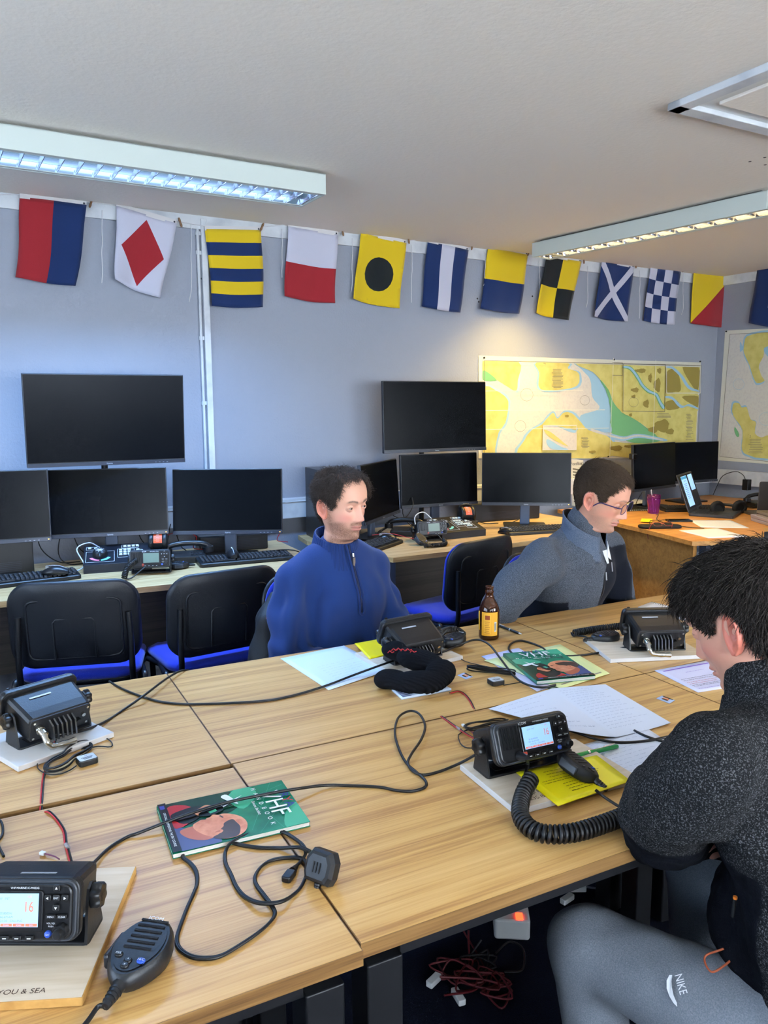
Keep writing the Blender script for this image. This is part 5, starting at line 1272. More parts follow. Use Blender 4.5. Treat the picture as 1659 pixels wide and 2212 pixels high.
page('left_page', [(1055, 1531), (1192, 1487), (1330, 1592), (1232, 1578)], [.004, .004, .004, .028], 8, 3)
page('right_page', [(1192, 1487), (1308, 1478), (1449, 1561), (1330, 1592)], [.004, .002, .004, .004], 17, 4)
sheet('handwritten_sheet', 'white handwritten sheet under the green pen and the elbow', [(1249, 1612), (1395, 1572), (1500, 1640), (1352, 1692)], .0, M_paper, write=[(M_ink, .06, .8, .08, .9, 11, 'hand')], group='loose sheets')
# yellow card: rests on the board at its left, proud of the table at its right
sheet('yellow_card', 'bright yellow printed card on the board by the coiled lead', [(1114, 1669), (1289, 1633), (1362, 1688), (1205, 1742)], .0125, M_yel, 'card', .002, write=[(M_ygr, .25, .78, .18, .34, 3, 'print'), (M_ygr, .12, .85, .42, .48, 2, 'print'), (M_ygr, .3, .6, .58, .8, 4, 'print')], part='card')
sheet('printed_sheet', 'lilac white printed sheet with a purple bar in front of the bowed face', [(1414, 1449), (1534, 1426), (1620, 1478), (1508, 1496)], .0, M_lil, write=[(M_purp, .08, .9, .10, .10, 1, 'bar'), (M_purp, .35, .7, .28, .28, 1, 'print'), (M_inkd, .1, .8, .5, .56, 2, 'print'), (M_red, .1, .7, .64, .70, 2, 'print'), (M_inkd, .1, .75, .76, .8, 2, 'print'), (M_purp, .1, .7, .9, .9, 1, 'print')], group='loose sheets')
sheet('printed_sheet', 'lilac white sheet lowest in the pile under the second handbook', [(1040, 1418), (1120, 1400), (1240, 1470), (1160, 1494)], .0, M_lil, group='loose sheets')
sheet('printed_sheet', 'pale yellow sheet with brown bar under the second handbook', [(1046, 1427), (1210, 1392), (1317, 1455), (1214, 1488)], .0018, M_pyel, write=[(mat('taupe_bar', (150, 136, 120), .5), .1, .9, .93, .93, 1, 'bar')], group='loose sheets')
sheet('green_leaflet', 'dark green leaflet peeping from under the white double sheet', [(1182, 1486), (1210, 1481), (1225, 1491), (1197, 1497)], .0, BD, 'leaflet', group=None, part='leaf')
sheet('yellow_card', 'yellow card on the board beside the radio next to the woolly hat', [(766, 1391), (822, 1381), (852, 1412), (798, 1424)], .0125, M_yel, 'card', .002, part='card')
for (nm, lb, pts, rows) in (('spiral_notebook', 'white spiral notebook page lying behind the radio facing the man in glasses', [(1378, 1314), (1408, 1303), (1520, 1330), (1490, 1344)], 0), ):
    t = sheet(nm, lb, pts, .0, M_paper, 'notebook', .006, write=[(M_ink, .1, .9, .55, .95, 4, 'hand')], part='pages')
    b = MB(); Mi = t.matrix_basis.inverted(); b.M = Mi
    for k in range(22):
        q = T(1408+112*k/21, 1303+27*k/21, .005); b.tube([q+Vector((-.002, .003, -.003)), q+Vector((0, .003, .004)), q+Vector((0, -.002, .006)), q+Vector((0, -.006, .002))], .0008, M_metal, 5)
    b.build('spiral_binding', t)
sheet('yellow_card', 'small yellow card on the spiral notebook near the dark fringe', [(1445, 1312), (1480, 1306), (1535, 1318), (1500, 1326)], .0075, M_yel, 'card', .001, part='card')
t = sheet('small_notebook', 'small blue-striped notebook mostly hidden under the woolly hat', [(846, 1492), (935, 1472), (975, 1492), (868, 1512)], .0, M_bluep, 'notebook', .006, part='pages', write=[(M_ink, .02, .2, .3, .95, 6, 'bar')])
M_skyb = mat('photo_blue_backdrop', (170, 190, 224), .3)
for (lb, pts) in (('passport photo lying right of the white double sheet', [(1418, 1509), (1430, 1503), (1458, 1513), (1446, 1520)]), ('passport photo lying between the woolly hat and the cable bundle', [(988, 1459), (1003, 1453), (1022, 1462), (1007, 1468)])):
    t = sheet('passport_photo', lb, pts, .0, M_skyb, 'photo', .0008, 'passport photos', part='print')
    P = [t.matrix_basis.inverted() @ T(x, y, 0) for x, y in pts]; b = MB(); f = lambda u, v: P[0].lerp(P[1], u).lerp(P[3].lerp(P[2], u), v)
    for m_, cx, cy, rx, ry, zz in ((BK, .9, .5, .12, .42, .0012), (BS, .55, .5, .26, .24, .0014), (BH, .34, .5, .12, .24, .0016)):
        b.flat([(lambda q: (q.x, q.y, zz))(f(max(.02, min(.98, cx+rx*math.cos(a))), max(.02, min(.98, cy-ry*math.sin(a))))) for a in np.linspace(0, 2*PI, 17)[:-1]], m_)
    b.build('portrait', t)

# ================================================================== cables
ZC = lambda pts, ox, oy, s: [(ox+x/s, oy+y/s) for x, y in pts]
GC = 'loose black cables on the tables'
def tcable(name, label, pts, r, h=None, mt=None, group=GC, seg=6):
    P = [T(x, y, (h[i] if isinstance(h, (list, tuple)) else (h or 0))+r) for i, (x, y) in enumerate(pts)]
    return cable(name, label, 'cable', P, r, mt or M_rubber, group, 7, seg)
tcable('aerial_cable', 'black cable running from the left-edge radio to the far table edge', [(118, 1588), (150, 1584), (189, 1575), (229, 1558), (270, 1531), (310, 1503), (358, 1467), (388, 1450), (407, 1448)], .0032, [.03, .024, .016, 0, 0, .012, .010, .004, -.006])
tcable('aerial_cable', 'black cable crossing the far tables from the left to the woolly hat', [(236, 1472), (262, 1487), (310, 1506), (360, 1518), (430, 1521), (560, 1515), (627, 1504), (702, 1482), (762, 1459), (822, 1437), (860, 1424)], .0032, [-.004, 0, 0, 0, 0, 0, 0, .002, .006, .022, .02])
tcable('aerial_cable', 'black cable arching up behind the handbook from the hat', [(905, 1428), (935, 1416), (965, 1405), (999, 1390), (1030, 1382), (1056, 1392), (1082, 1424), (1110, 1460), (1137, 1478), (1171, 1485), (1200, 1479)], .0032, [.02, .012, .012, .02, .03, .028, .014, .006, .006, .006, .006])
tcable('aerial_cable', 'black cable from the far right radio passing under the second handbook', [(1392, 1400), (1360, 1398), (1331, 1402), (1280, 1412), (1230, 1417), (1190, 1412), (1166, 1396), (1128, 1384), (1106, 1389), (1099, 1402), (1112, 1416)], .0032, [.012, .012, .004, 0, 0, 0, 0, 0, 0, 0, 0])
lp = ZC([(590, 432), (500, 480), (380, 530), (270, 555), (205, 530), (175, 480), (200, 420), (260, 330), (281, 250), (245, 178), (185, 160), (118, 198), (95, 290), (118, 390), (165, 480), (230, 540), (283, 590), (280, 630), (200, 655), (100, 650), (0, 630)], 820, 1480, 2.86)
lp += ZC([(1500, 322), (1330, 320), (1100, 350), (900, 385), (600, 450), (300, 545), (0, 660)], 300, 1600, 3.318)+ZC([(750, 1110), (650, 1170), (570, 1245), (520, 1300)], 0, 1400, 2.724)
hh = [.03, .006, 0, 0, .002, .006, .008, .006, .006, .006, .006, .004, .002, 0, .001, 0, 0, 0, 0, 0, 0, 0, .003, .014, .014, .014, .013, .003, .0, .0, .004, .02]
tcable('aerial_cable', 'long black cable looping from the lit radio over the near handbook', lp, .0030, hh)
tcable('aerial_cable', 'black cable running right from behind the lit radio to the sleeve', [(1222, 1575), (1250, 1584), (1290, 1597), (1340, 1604), (1400, 1600), (1450, 1590)], .0032, [.02, .008, .004, 0, 0, 0])
tcable('aerial_cable', 'short black cable emerging under the white double sheet by the sleeve', [(1370, 1578), (1395, 1590), (1425, 1600), (1460, 1606)], .003, 0)
tcable('aerial_cable', 'black cable at the left edge between the near and far tables', [(-20, 1762), (2, 1775), (6, 1800), (-4, 1822), (8, 1850)], .0024, 0)
cb = [(1225, 795), (1150, 765), (1000, 770), (850, 765), (720, 745), (650, 722), (590, 712), (520, 718), (420, 757), (345, 790), (315, 832), (370, 880), (410, 940), (418, 1020), (395, 1090), (350, 1190), (300, 1320), (272, 1420), (290, 1490), (370, 1545), (470, 1560), (580, 1545), (700, 1480), (850, 1380), (940, 1300), (975, 1240), (950, 1180), (890, 1100), (840, 1030), (835, 970), (880, 900), (960, 855), (1080, 838), (1170, 845), (1205, 890), (1200, 960), (1160, 1050), (1100, 1110), (1030, 1150), (950, 1165), (850, 1160), (760, 1120), (700, 1050), (660, 960), (622, 880), (620, 800), (660, 730), (760, 680), (900, 645), (1010, 645), (1100, 690), (1170, 745), (1196, 800), (1172, 850), (1135, 892)]
pts = ZC(cb, 300, 1600, 3.318); L_ = wthing('power_lead', 'black mains lead with a three-pin plug coiled in front of the near handbook', 'power cable', T(*pts[0], .0))
b = MB(); b.M = L_[1]; P = [T(x, y, .0032+.0055*(i in (38, 39, 40, 46, 47, 51, 52))+(.024 if i == 0 else .012 if i == 1 else 0)) for i, (x, y) in enumerate(pts)]
for s in (-1, 1): b.tube([p+Vector((.0012*s, .0008*s, 0)) for p in catmull(P, 7)], .0026, M_rubber, 6)
b.build('flex', L_[0])
def plug(parent, Mi, c, yaw):
    b = MB(); b.M = Mi @ Matrix.Translation(c) @ Matrix.Rotation(yaw, 4, 'Z') @ Matrix.Rotation(R(64), 4, 'X')
    b.loft([[(x*k, y*k, z) for x, y in [(-.022, -.024), (.022, -.024), (.027, -.012), (.027, .012), (.018, .026), (-.018, .026), (-.027, .012), (-.027, -.012)]] for k, z in ((.92, -.014), (1, -.010), (1, .006), (.86, .014), (.7, .016))], M_mic, False)
    for k in range(3): b.box((-.006+k*.006, 0, .0168), (.002, .016, .001), M_blackm)
    b.box((0, .010, -.024), (.004, .008, .020), M_metal)
    for s in (-1, 1): b.box((s*.011, -.011, -.022), (.0065, .004, .017), M_metal)
    for k in range(4): b.cyl((0, -.025-k*.004, .0), (0, -.028-k*.004, 0), .0062-k*.0006, M_rubber, n=10)
    b.build('plug', parent)
pc = T(300+1312/3.318, 1600+905/3.318, .026); plug(L_[0], L_[1], pc, R(-62))
q = T(300+1135/3.318, 1600+892/3.318, .005); q2 = T(300+1050/3.318, 1600+1000/3.318, .005); b = MB(); b.M = L_[1]; d = (q2-q)
b.tube([q, q+d*.35, q+d*.40], [.003, .0062, .007], M_rubber, 10); a = math.atan2(d.y, d.x); b.rbox((0, 0, 0), (.026, .016, .010), .004, M_rubber, .002, M=Matrix.Translation(q+d*.72) @ Matrix.Rotation(a, 4, 'Z'))
b.build('figure_eight_connector', L_[0])
# ---- twin red/black supply wires
def twin(label, pts, h=0, r=.0016, extra=None):
    P = [T(x, y, (h[i] if isinstance(h, (list, tuple)) else h)+r) for i, (x, y) in enumerate(pts)]
    root, Mi = wthing('supply_wire', label, 'wire', P[0], 'twin red and black supply wires')
    for k, (m_, s) in enumerate(((M_red, 1), (M_rubber, -1))):
        C_ = catmull(P, 6); Q = []
        for i, p in enumerate(C_):
            d = (C_[min(i+1, len(C_)-1)]-C_[max(0, i-1)]).normalized(); n_ = d.cross(Vector((0, 0, 1))); n_ = n_.normalized() if n_.length > 1e-3 else Vector((1, 0, 0)); Q.append(p+n_*(.0017*s))
        b = MB(); b.M = Mi; b.tube(Q, r, m_, 6); b.build('red_core' if k == 0 else 'black_core', root)
    for (px, py, ln) in (extra or []):
        a = T(px, py, .003); e = (P[-1]-P[0]).normalized(); b = MB(); b.M = Mi; b.cyl(a-e*ln/2, a+e*ln/2, .0036, mat('clear_crimp_sleeve', (226, 222, 220), .15, trans=.6), n=10); b.build('crimp_sleeve', root)
    return root
twin('red and black wires from the left-edge radio down over the table gap', [(120, 1596), (117, 1612), (114, 1632), (102, 1655), (94, 1680), (90, 1724), (88, 1762)], [.02, .006, 0, 0, 0, 0, -.012], extra=[(116, 1618, .016)])
twin('red and black wires on the near left table leading to the near left radio', [(92, 1757), (104, 1753), (121, 1768), (138, 1794), (142, 1820), (148, 1842), (153, 1862)], [-.012, .002, 0, 0, 0, .002, .01], extra=[(145, 1828, .018)])
twin('red and black wires curving out from under the woolly hat', [(972, 1497), (990, 1493), (1004, 1500), (1016, 1515), (1026, 1536)], [.004, 0, 0, 0, -.004])
twin('red and black wires entering the back of the lit radio from the table gap', [(953, 1547), (975, 1563), (995, 1577), (1012, 1588), (1030, 1598)], [-.002, 0, .002, .008, .02], extra=[(991, 1574, .02)])
twin('thin red and black wires beside the far right radio connector', [(1440, 1392), (1452, 1400), (1475, 1407), (1500, 1414), (1530, 1420)], [.012, .006, 0, 0, 0])
for (lb, pts) in (('white-tipped purple lead behind the near left radio', [(128, 1856), (118, 1850), (104, 1846), (96, 1844)]), ('white-tipped brown lead right of the left-edge radio', [(130, 1600), (150, 1588), (172, 1585), (200, 1590)]), ('cream-tipped green lead behind the lit radio', [(1034, 1598), (1018, 1580), (1003, 1568)])):
    P = [T(x, y, .004) for x, y in pts]; root, Mi = wthing('data_lead', lb, 'wire', P[0], 'thin data leads')
    b = MB(); b.M = Mi; b.tube(catmull(P, 5), .0013, mat('maroon_wire', (110, 40, 70), .4), 6); b.build('wire', root)
    b = MB(); b.M = Mi; a = P[-1]; d = (P[-1]-P[-2]).normalized(); b.rbox((0, 0, 0), (.010, .007, .005), .001, M_white, .0008, M=Matrix.Translation(a+d*.004) @ Matrix.Rotation(math.atan2(d.y, d.x), 4, 'Z')); b.build('connector', root)
# ---- satellite antenna pucks with bundled cable
def puck(label, px, py, yaw, lead):
    c = T(px, py, 0); t = thing('antenna_puck', label, 'antenna', c, yaw, 'small square satellite antennas')
    b = MB(); b.rbox((0, 0, .0065), (.040, .034, .013), .006, M_black, .002); b.build('case', t)
    b = MB(); b.rbox((0, 0, .0134), (.036, .030, .0008), .005, mat('silver_grey_label', (188, 196, 202), .4), .0003)
    b.text('M', .007, M_inkd, Matrix.Translation((-.0, .007, .0141)))
    for k in range(3): b.box((0, -.001-k*.004, .0141), (.024-k*.004, .0011, .0004), M_inkd)
    b.build('label_plate', t)
    P = [T(x, y, .003) for x, y in lead]; b = MB(); b.M = Matrix.Rotation(-yaw, 4, 'Z') @ Matrix.Translation(-c); b.tube(catmull(P, 6), .0014, M_rubber, 6); b.build('cable', t); return t
def bundle(label, pa, pb, wd, turns, seed, tail=None, h=.010):
    """figure-of-eight hank of thin cable between two ends"""
    A, B = T(*pa, h), T(*pb, h); d = B-A; L_ = d.length; e = d.normalized(); n_ = Vector((-e.y, e.x, 0)); r_ = random.Random(seed); P = []
    for k in range(turns*16):
        a = 2*PI*k/16; lay = r_.uniform(-.12, .12) if k % 16 == 0 else lay
        x = .5+.5*math.cos(a)*(1+lay*.3); y = math.sin(a)*(.45+.55*abs(math.cos(a)))*(1+lay*2)
        P.append(A+e*(L_*x)+n_*(wd*y)+Vector((0, 0, (h-.003)*math.sin(k*.37+lay*9)*.8-.001)))
    if tail: P += [T(x, y, .003) for x, y in tail]
    return cable('cable_hank', label, 'cable', P, .0015, M_rubber, 'hanks of thin aerial cable', 6, 3)
bundle('hank of thin black cable below the radio at the left edge', (104, 1664), (190, 1602), .030, 7, 1, [(176, 1618), (212, 1612), (240, 1613), (238, 1600), (205, 1580), (184, 1560)])
puck('silver-topped antenna puck beside the cable hank on the left of the far row', 188, 1648, R(8), [(165, 1654), (150, 1664), (128, 1672), (104, 1672), (84, 1662), (82, 1648), (100, 1640), (130, 1630)])
bundle('hank of thin black cable left of the second handbook', (1010, 1441), (1112, 1452), .012, 8, 2, [(1015, 1432), (990, 1421), (966, 1428), (952, 1418)])
puck('silver-topped antenna puck below the second cable hank', 1071, 1477, R(-6), [(1088, 1480), (1105, 1477), (1130, 1473)])
bundle('hank of thin black cable tucked behind the lit radio', (1006, 1572), (1095, 1556), .016, 7, 5, [(1000, 1580), (992, 1600), (1004, 1614), (1022, 1616)])
bundle('hank of thin black cable at the right of the far radio by the bowed face', (1514, 1400), (1560, 1390), .012, 6, 6)
# connectors on the rear of the radios
def rconn(label, rad, yaw, tilt):
    M_ = Matrix.Translation(rad.location) @ Matrix.Rotation(yaw, 4, 'Z') @ Matrix.Translation((0, 0, .062)) @ Matrix.Rotation(R(-tilt), 4, 'X')
    conn(label, [M_ @ Vector(q) for q in ((.052, .084, .004), (.053, .100, -.004), (.044, .106, -.016), (.018, .107, -.020), (-.012, .106, -.022))], .0072)
def conn(label, P, r=.006):
    o = Vector(P[0]); b = MB(); b.M = Matrix.Translation(-o); Q = [Vector(p) for p in P]; n_ = len(Q)
    C_ = catmull(Q, 4); b.tube(C_, [r*(1+.10*math.sin(i*1.7)) for i in range(len(C_))], M_metal, 12); ob = b.build('aerial_connector'); ob.location = o; return tag(ob, label, 'connector', 'silver aerial connectors')
rconn('silver right-angle aerial connector behind the radio at the left edge', rB, yB+PI, 18)
rconn('silver aerial connector lying behind the far right radio', rD, yD+PI, 18)
conn('silver aerial connector behind the radio next to the woolly hat', [T(958, 1448, .016), T(972, 1440, .016)], .006)

# ================================================================== bottle, pens
M_amber = mat('amber_glass', (120, 58, 12), .04, trans=.85, ior=1.5); M_beer = mat('amber_bottle_lower', (58, 24, 6), .06, trans=.3); M_lab = mat('yellow_bottle_label', (226, 164, 42), .5)
bc = T(1056, 1378, 0); t = thing('amber_bottle', 'brown glass bottle with a yellow label standing at the far table edge', 'bottle', bc)
b = MB(); b.lathe([(.002, .001), (.030, .001), (.0335, .006), (.0335, .092), (.032, .103), (.026, .118), (.018, .132), (.0135, .143), (.0125, .152), (.0145, .154), (.0145, .158), (.0125, .160), (.0125, .168), (.0138, .170), (.0138, .174), (.0105, .174), (.0105, .150), (.016, .132), (.030, .100), (.031, .008), (.002, .005)], M_amber, 40); b.build('glass', t)
b = MB(); b.lathe([(.002, .006), (.030, .007), (.0306, .086), (.002, .086)], M_beer, 32); b.build('drink', t)
b = MB(); ca = math.atan2(CAM.y-bc.y, CAM.x-bc.x)
def lab(a0, a1, z0, z1, m_, r_): 
    n = 14; v = []; 
    for i in range(n+1):
        a = ca+R(a0+(a1-a0)*i/n); v += [(r_*math.cos(a), r_*math.sin(a), z0), (r_*math.cos(a), r_*math.sin(a), z1)]
    b.add(v, [(2*i, 2*i+2, 2*i+3, 2*i+1) for i in range(n)], m_, True)
lab(-44, 52, .016, .094, M_lab, .0338); lab(-12+-18, -12+22, .022, .088, mat('orange_label_panel', (236, 178, 60), .5), .0341); lab(-22, 4, .070, .084, mat('rust_crest', (150, 70, 30), .5), .0343)
lab(30, 44, .030, .062, M_white, .0343)
for k in range(7): lab(-24+k % 2*3, 4-k % 3*2, .062-k*.006, .0634-k*.006, mat('rust_crest', (150, 70, 30), .5), .0344)
for k in range(6): lab(31+k*2.1, 32+k*2.1, .034, .058, M_inkd, .0345)
lab(-120, -62, .030, .094, M_lab, .0338); b.build('label', t)
def pen(label, a, c, mt, tipm, r=.0042):
    A, B = Vector(a), Vector(c); d = (B-A); o = A.copy(); t, Mi = wthing('ballpoint_pen', label, 'pen', o, 'pens on the tables')
    b = MB(); b.M = Mi; b.tube([A+d*k for k in (.0, .02, .3, .55, .8, .9)], [r*.7, r*.9, r, r*1.05, r, r*.8], mt, 12); b.build('barrel', t)
    b = MB(); b.M = Mi; b.tube([A+d*k for k in (.9, .97, 1)], [r*.8, r*.45, r*.2], tipm, 10); b.tube([A+d*k for k in (.52, .55)], r*1.15, tipm, 12); b.build('tip', t)
    b = MB(); b.M = Mi; b.box((0, 0, 0), (.034, .0022, .0012), tipm, M=Matrix.Translation(A+d*.16+Vector((0, 0, r*1.35))) @ Matrix.Rotation(math.atan2(d.y, d.x), 4, 'Z')); b.build('clip', t)
pen('black pen with white tip lying right of the amber bottle', T(1074, 1350, .0046), T(1127, 1370, .0046), M_black, M_white)
pen('translucent green ballpoint pen lying behind the microphone', T(1334, 1612, .0056), T(1214, 1640, .016), mat('green_pen_plastic', (24, 140, 66), .2), M_chrome, .0052)

# ================================================================== woolly hat
M_knit = paintmat('black_rib_knit', .95, bump=(900, .5), spec=.1)
hc = T(900, 1470, 0); hr_ = thing('woolly_hat', 'black ribbed woolly hat with red stitching lying folded on the far table', 'hat', hc)
ex, ey = trot(1, 0), trot(0, 1)
def hp(px, py, h): v = T(px, py, 0)-hc; return (v.x, v.y, h)
def hel(px, py, h, r, qx, qy):      # ellipsoid whose long axis runs towards (qx, qy)
    a = Vector(hp(px, py, 0)); c = Vector(hp(qx, qy, 0)); e = math.atan2(c.y-a.y, c.x-a.x); return sd_ell(hp(px, py, h), r, Matrix.Rotation(e, 3, 'Z'))
pr_ = [hel(908, 1462, .050, (.074, .040, .026), 960, 1478), hel(900, 1493, .024, (.082, .044, .028), 960, 1493), hel(950, 1481, .036, (.042, .040, .034), 960, 1474),
       hel(854, 1444, .055, (.040, .038, .024), 800, 1414), hel(846, 1484, .024, (.040, .042, .022), 780, 1468)]
zcut = lambda X, Y, Z: -(Z-.001)
_he = (Vector(hp(960, 1474, 0))-Vector(hp(850, 1455, 0))).normalized(); _hn = np.array([-_he.y, _he.x, 0]); _ha = np.array([_he.x, _he.y, 0])
def hatdisp(V):
    c = np.array(hp(905, 1466, .04)); s_ = (V-c)@_ha; w_ = (V-c)@_hn; cuff = 1/(1+np.exp((s_+.042)*200)); rib = np.abs(np.sin((w_*1.0+V[:, 2]*.55+.004*np.sin(s_*40))/.0105*PI))**.7
    return .0045*(rib-.6)*(1-cuff)+.0045*cuff+.003*vnoise(V, 9, 3)
implicit('knitted_fabric', pr_, .0024, M_knit, hr_, .010, cut=[zcut], disp=hatdisp, paint=lambda V: np.tile(np.array(srgb(17, 18, 22)), (len(V), 1)))
b = MB(); b.M = Matrix.Translation(-hc)
for k, (x, y) in enumerate([(842, 1409), (850, 1404), (860, 1403), (870, 1405), (880, 1404), (890, 1408)]):
    q = T(x, y, .0); v = (q-CAM).normalized(); b.tube([T(x-4, y+1, .082), T(x, y-3, .084), T(x+5, y+1, .083), T(x+9, y-1, .082)], .0016, mat('red_stitching', (170, 30, 36), .7), 5)
b.build('stitched_emblem', hr_)

# ================================================================== things on the corner desk
def slab(b, c, w, d, th, mt, Mx, r=.01, bev=.002): b.rbox(c, (w, d, th), r, mt, bev, M=Mx)
la, lb_ = onz(1490, 1119, TZ), onz(1531, 1097, TZ); le = (lb_-la).normalized(); lyaw = math.atan2(le.y, le.x); lc = (la+lb_)/2+Vector((math.sin(lyaw), -math.cos(lyaw), 0))*.11
t = thing('open_laptop', 'open dark laptop with a blue document on screen on the corner desk', 'laptop', (lc.x, lc.y, TZ), lyaw); t.scale = (1.25,)*3
M_lap = mat('dark_laptop_shell', (42, 44, 48), .4); M_doc = mat('lit_document', (150, 190, 232), .4, emit=(150, 192, 236), estr=.8); M_doct = mat('document_text', (70, 96, 130), .5, emit=(60, 80, 110), estr=.3)
b = MB(); b.rbox((0, 0, .008), (.33, .225, .016), .012, M_lap, .003)
for j in range(5):
    for i in range(14): b.box((-.135+i*.0205, .075-j*.0185, .0168), (.017, .015, .0016), M_key)
b.box((0, -.068, .0164), (.10, .06, .0008), mat('touchpad', (60, 62, 66), .3)); b.build('base', t)
Ms = Matrix.Translation((0, .110, .014)) @ Matrix.Rotation(R(-20), 4, 'X')
b = MB(); b.M = Ms; b.rbox((0, 0, .108), (.33, .008, .216), .01, M_lap, .003, 'y'); b.box((0, -.0045, .112), (.315, .001, .19), M_screen)
b.box((-.055, -.0054, .115), (.12, .0006, .17), M_doc); b.box((.085, -.0054, .155), (.095, .0006, .09), M_doc); b.box((-.055, -.0058, .19), (.12, .0006, .014), mat('document_header', (60, 140, 170), .4, emit=(60, 140, 170), estr=.6))
b.text('Ship Stability', .010, M_doct, Matrix.Translation((-.055, -.0062, .172)) @ RX)
for k in range(9): b.box((-.065, -.0062, .155-k*.010), (.07-(k % 3)*.012, .0004, .0022), M_doct)
b.build('lid', t)
t2 = onz(1650, 1105, TZ); 
for lb, c, yw, tl, m_, nm in (('grey laptop standing open at the right edge with its lid towards the camera', (4.20, 1.40, TZ+.045), 150, 12, mat('grey_laptop_lid', (122, 114, 106), .45), 'grey'), ('darker laptop lid standing behind the grey one at the right edge', (4.42, 1.66, TZ), 150, 4, mat('charcoal_laptop_lid', (66, 64, 64), .5), 'dark')):
    t = thing('laptop', lb, 'laptop', c, R(yw), 'laptops at the right edge'); b = MB(); b.rbox((0, 0, .009), (.33, .23, .018), .012, m_, .003); b.build('base', t)
    b = MB(); b.M = Matrix.Translation((0, .113, .016)) @ Matrix.Rotation(R(-tl), 4, 'X'); b.rbox((0, 0, .112), (.335, .009, .225), .012, m_, .003, 'y'); b.tube([(-.01, .006, .075), (-.006, .006, .10), (.004, .006, .095)], .0022, M_mark, 6); b.tube([(.012, .006, .075), (.016, .006, .10)], .0022, M_mark, 6); b.build('lid', t)
t = thing('plastic_case', 'flat clear plastic case under the grey laptop', 'plastic box', (4.16, 1.36, TZ), R(150)); M_pc = mat('clear_pinkish_plastic', (222, 210, 224), .1, trans=.6)
b = MB(); b.rbox((0, 0, .011), (.40, .28, .022), .012, M_pc, .004); b.rbox((0, 0, .033), (.405, .285, .020), .012, M_pc, .004); b.build('shell', t)
M_tum = mat('purple_acrylic', (190, 70, 190), .05, trans=.9, ior=1.45)
tc_ = T(1411, 1109, 0); t = thing('tumbler', 'faceted purple plastic tumbler with a straw on the corner desk', 'tumbler', tc_)
b = MB(); rings = []
for r_, z, fc in ((.034, .001, 1), (.036, .01, 1), (.038, .05, 1), (.043, .085, 1), (.045, .095, 0), (.045, .13, 0), (.0425, .13, 0), (.0425, .096, 0), (.035, .05, 0), (.031, .008, 0)):
    rings.append([(r_*(1-.05*fc*math.cos(10*a))*math.cos(a), r_*(1-.05*fc*math.cos(10*a))*math.sin(a), z) for a in [2*PI*i/60 for i in range(60)]])
b.loft(rings, M_tum, True); b.build('cup', t)
b = MB(); b.tube([(.01, 0, .01), (-.004, .01, .10), (-.012, .014, .165)], .0035, mat('clear_straw', (220, 220, 235), .15, trans=.5), 10); b.build('straw', t)
sheet('printed_sheet', 'printed sheet with a red edge in front of the open laptop', [(1487, 1123), (1578, 1124), (1619, 1141), (1514, 1139)], .0, M_paper, group='sheets on the corner desk', write=[(M_red, .1, .8, .1, .1, 1, 'bar'), (M_ink, .1, .9, .3, .9, 7, 'print')])
sheet('paper_stack', 'blank white sheets overhanging the front corner of the corner desk', [(1467, 1147), (1550, 1142), (1613, 1160), (1530, 1163)], .0, M_paper, th=.004, group='sheets on the corner desk')
sheet('printed_sheet', 'white pad on the corner desk behind the head of the man in glasses', [(1352, 1093), (1372, 1080), (1405, 1086), (1392, 1098)], .0, M_paper, th=.012, group='sheets on the corner desk')
t = sheet('spiral_notebook', 'black spiral notebook on the corner desk left of the tumbler', [(1358, 1105), (1366, 1093), (1450, 1097), (1448, 1101)], .0, M_black, 'notebook', .006, part='cover')
b = MB(); b.M = t.matrix_basis.inverted()
for k in range(20):
    q = T(1362+84*k/19, 1103-3*k/19, .006); b.tube([q+Vector((-.004, -.006, -.002)), q+Vector((0, -.003, .004)), q+Vector((.003, .003, .002))], .0016, M_white, 5)
b.build('spiral_binding', t)
sheet('yellow_notes', 'small yellow sticky notes behind the spectacles', [(1383, 1127), (1386, 1121), (1410, 1122), (1409, 1128)], .008, M_yel, 'notes', .004, part='pad')
# glasses case and glasses
gc_ = T(1425, 1140, 0); t = thing('glasses_pouch', 'flat black pouch under the spectacles on the corner desk', 'pouch', gc_, R(-28)); b = MB(); b.rbox((0, 0, .009), (.26, .10, .018), .04, M_blackm, .008, smooth=True); b.build('pouch', t)
def specs(t, Mx, mfr, mlens, w=.052, h=.034, temple=.14, tm=None):
    for s in (-1, 1):
        b = MB(); b.M = Mx; o = [(s*.034+x, 0, z) for x, z in rrect(w, h, .0155, 7)]; b.tube(o+[o[0]], .0013, mfr, 6, False); b.build('rim', t)
        b = MB(); b.M = Mx; b.flat([(s*.034+x, 0, z) for x, z in rrect(w-.001, h-.001, .0155, 7)], mlens); b.build('lens', t)
        if temple:
            b = MB(); b.M = Mx; b.tube(catmull([(s*.061, 0, .008), (s*.070, .012, .008), (s*.074, .055, .008), (s*.074, temple*.75, .006), (s*.073, temple, -.018)], 4), .0022, tm or mfr, 6); b.build('temple', t)
    b = MB(); b.M = Mx; b.tube([(-.008, 0, .004), (0, -.002, .008), (.008, 0, .004)], .0013, mfr, 6); b.build('bridge', t)
M_lens = mat('spectacle_lens', (250, 250, 250), .02, trans=1, ior=1.05)
t = thing('spectacles', 'red-framed spectacles lying on the black pouch', 'glasses', T(1432, 1132, .036), R(-20)); specs(t, Matrix.Rotation(R(-60), 4, 'X'), mat('red_wire_frame', (150, 60, 60), .3), M_lens, temple=.10)
t = thing('spectacles', 'dark-framed spectacles lying folded beside the red pair', 'glasses', T(1424, 1124, .034), R(160)); specs(t, Matrix.Rotation(R(-70), 4, 'X'), M_black, M_lens, temple=.08)
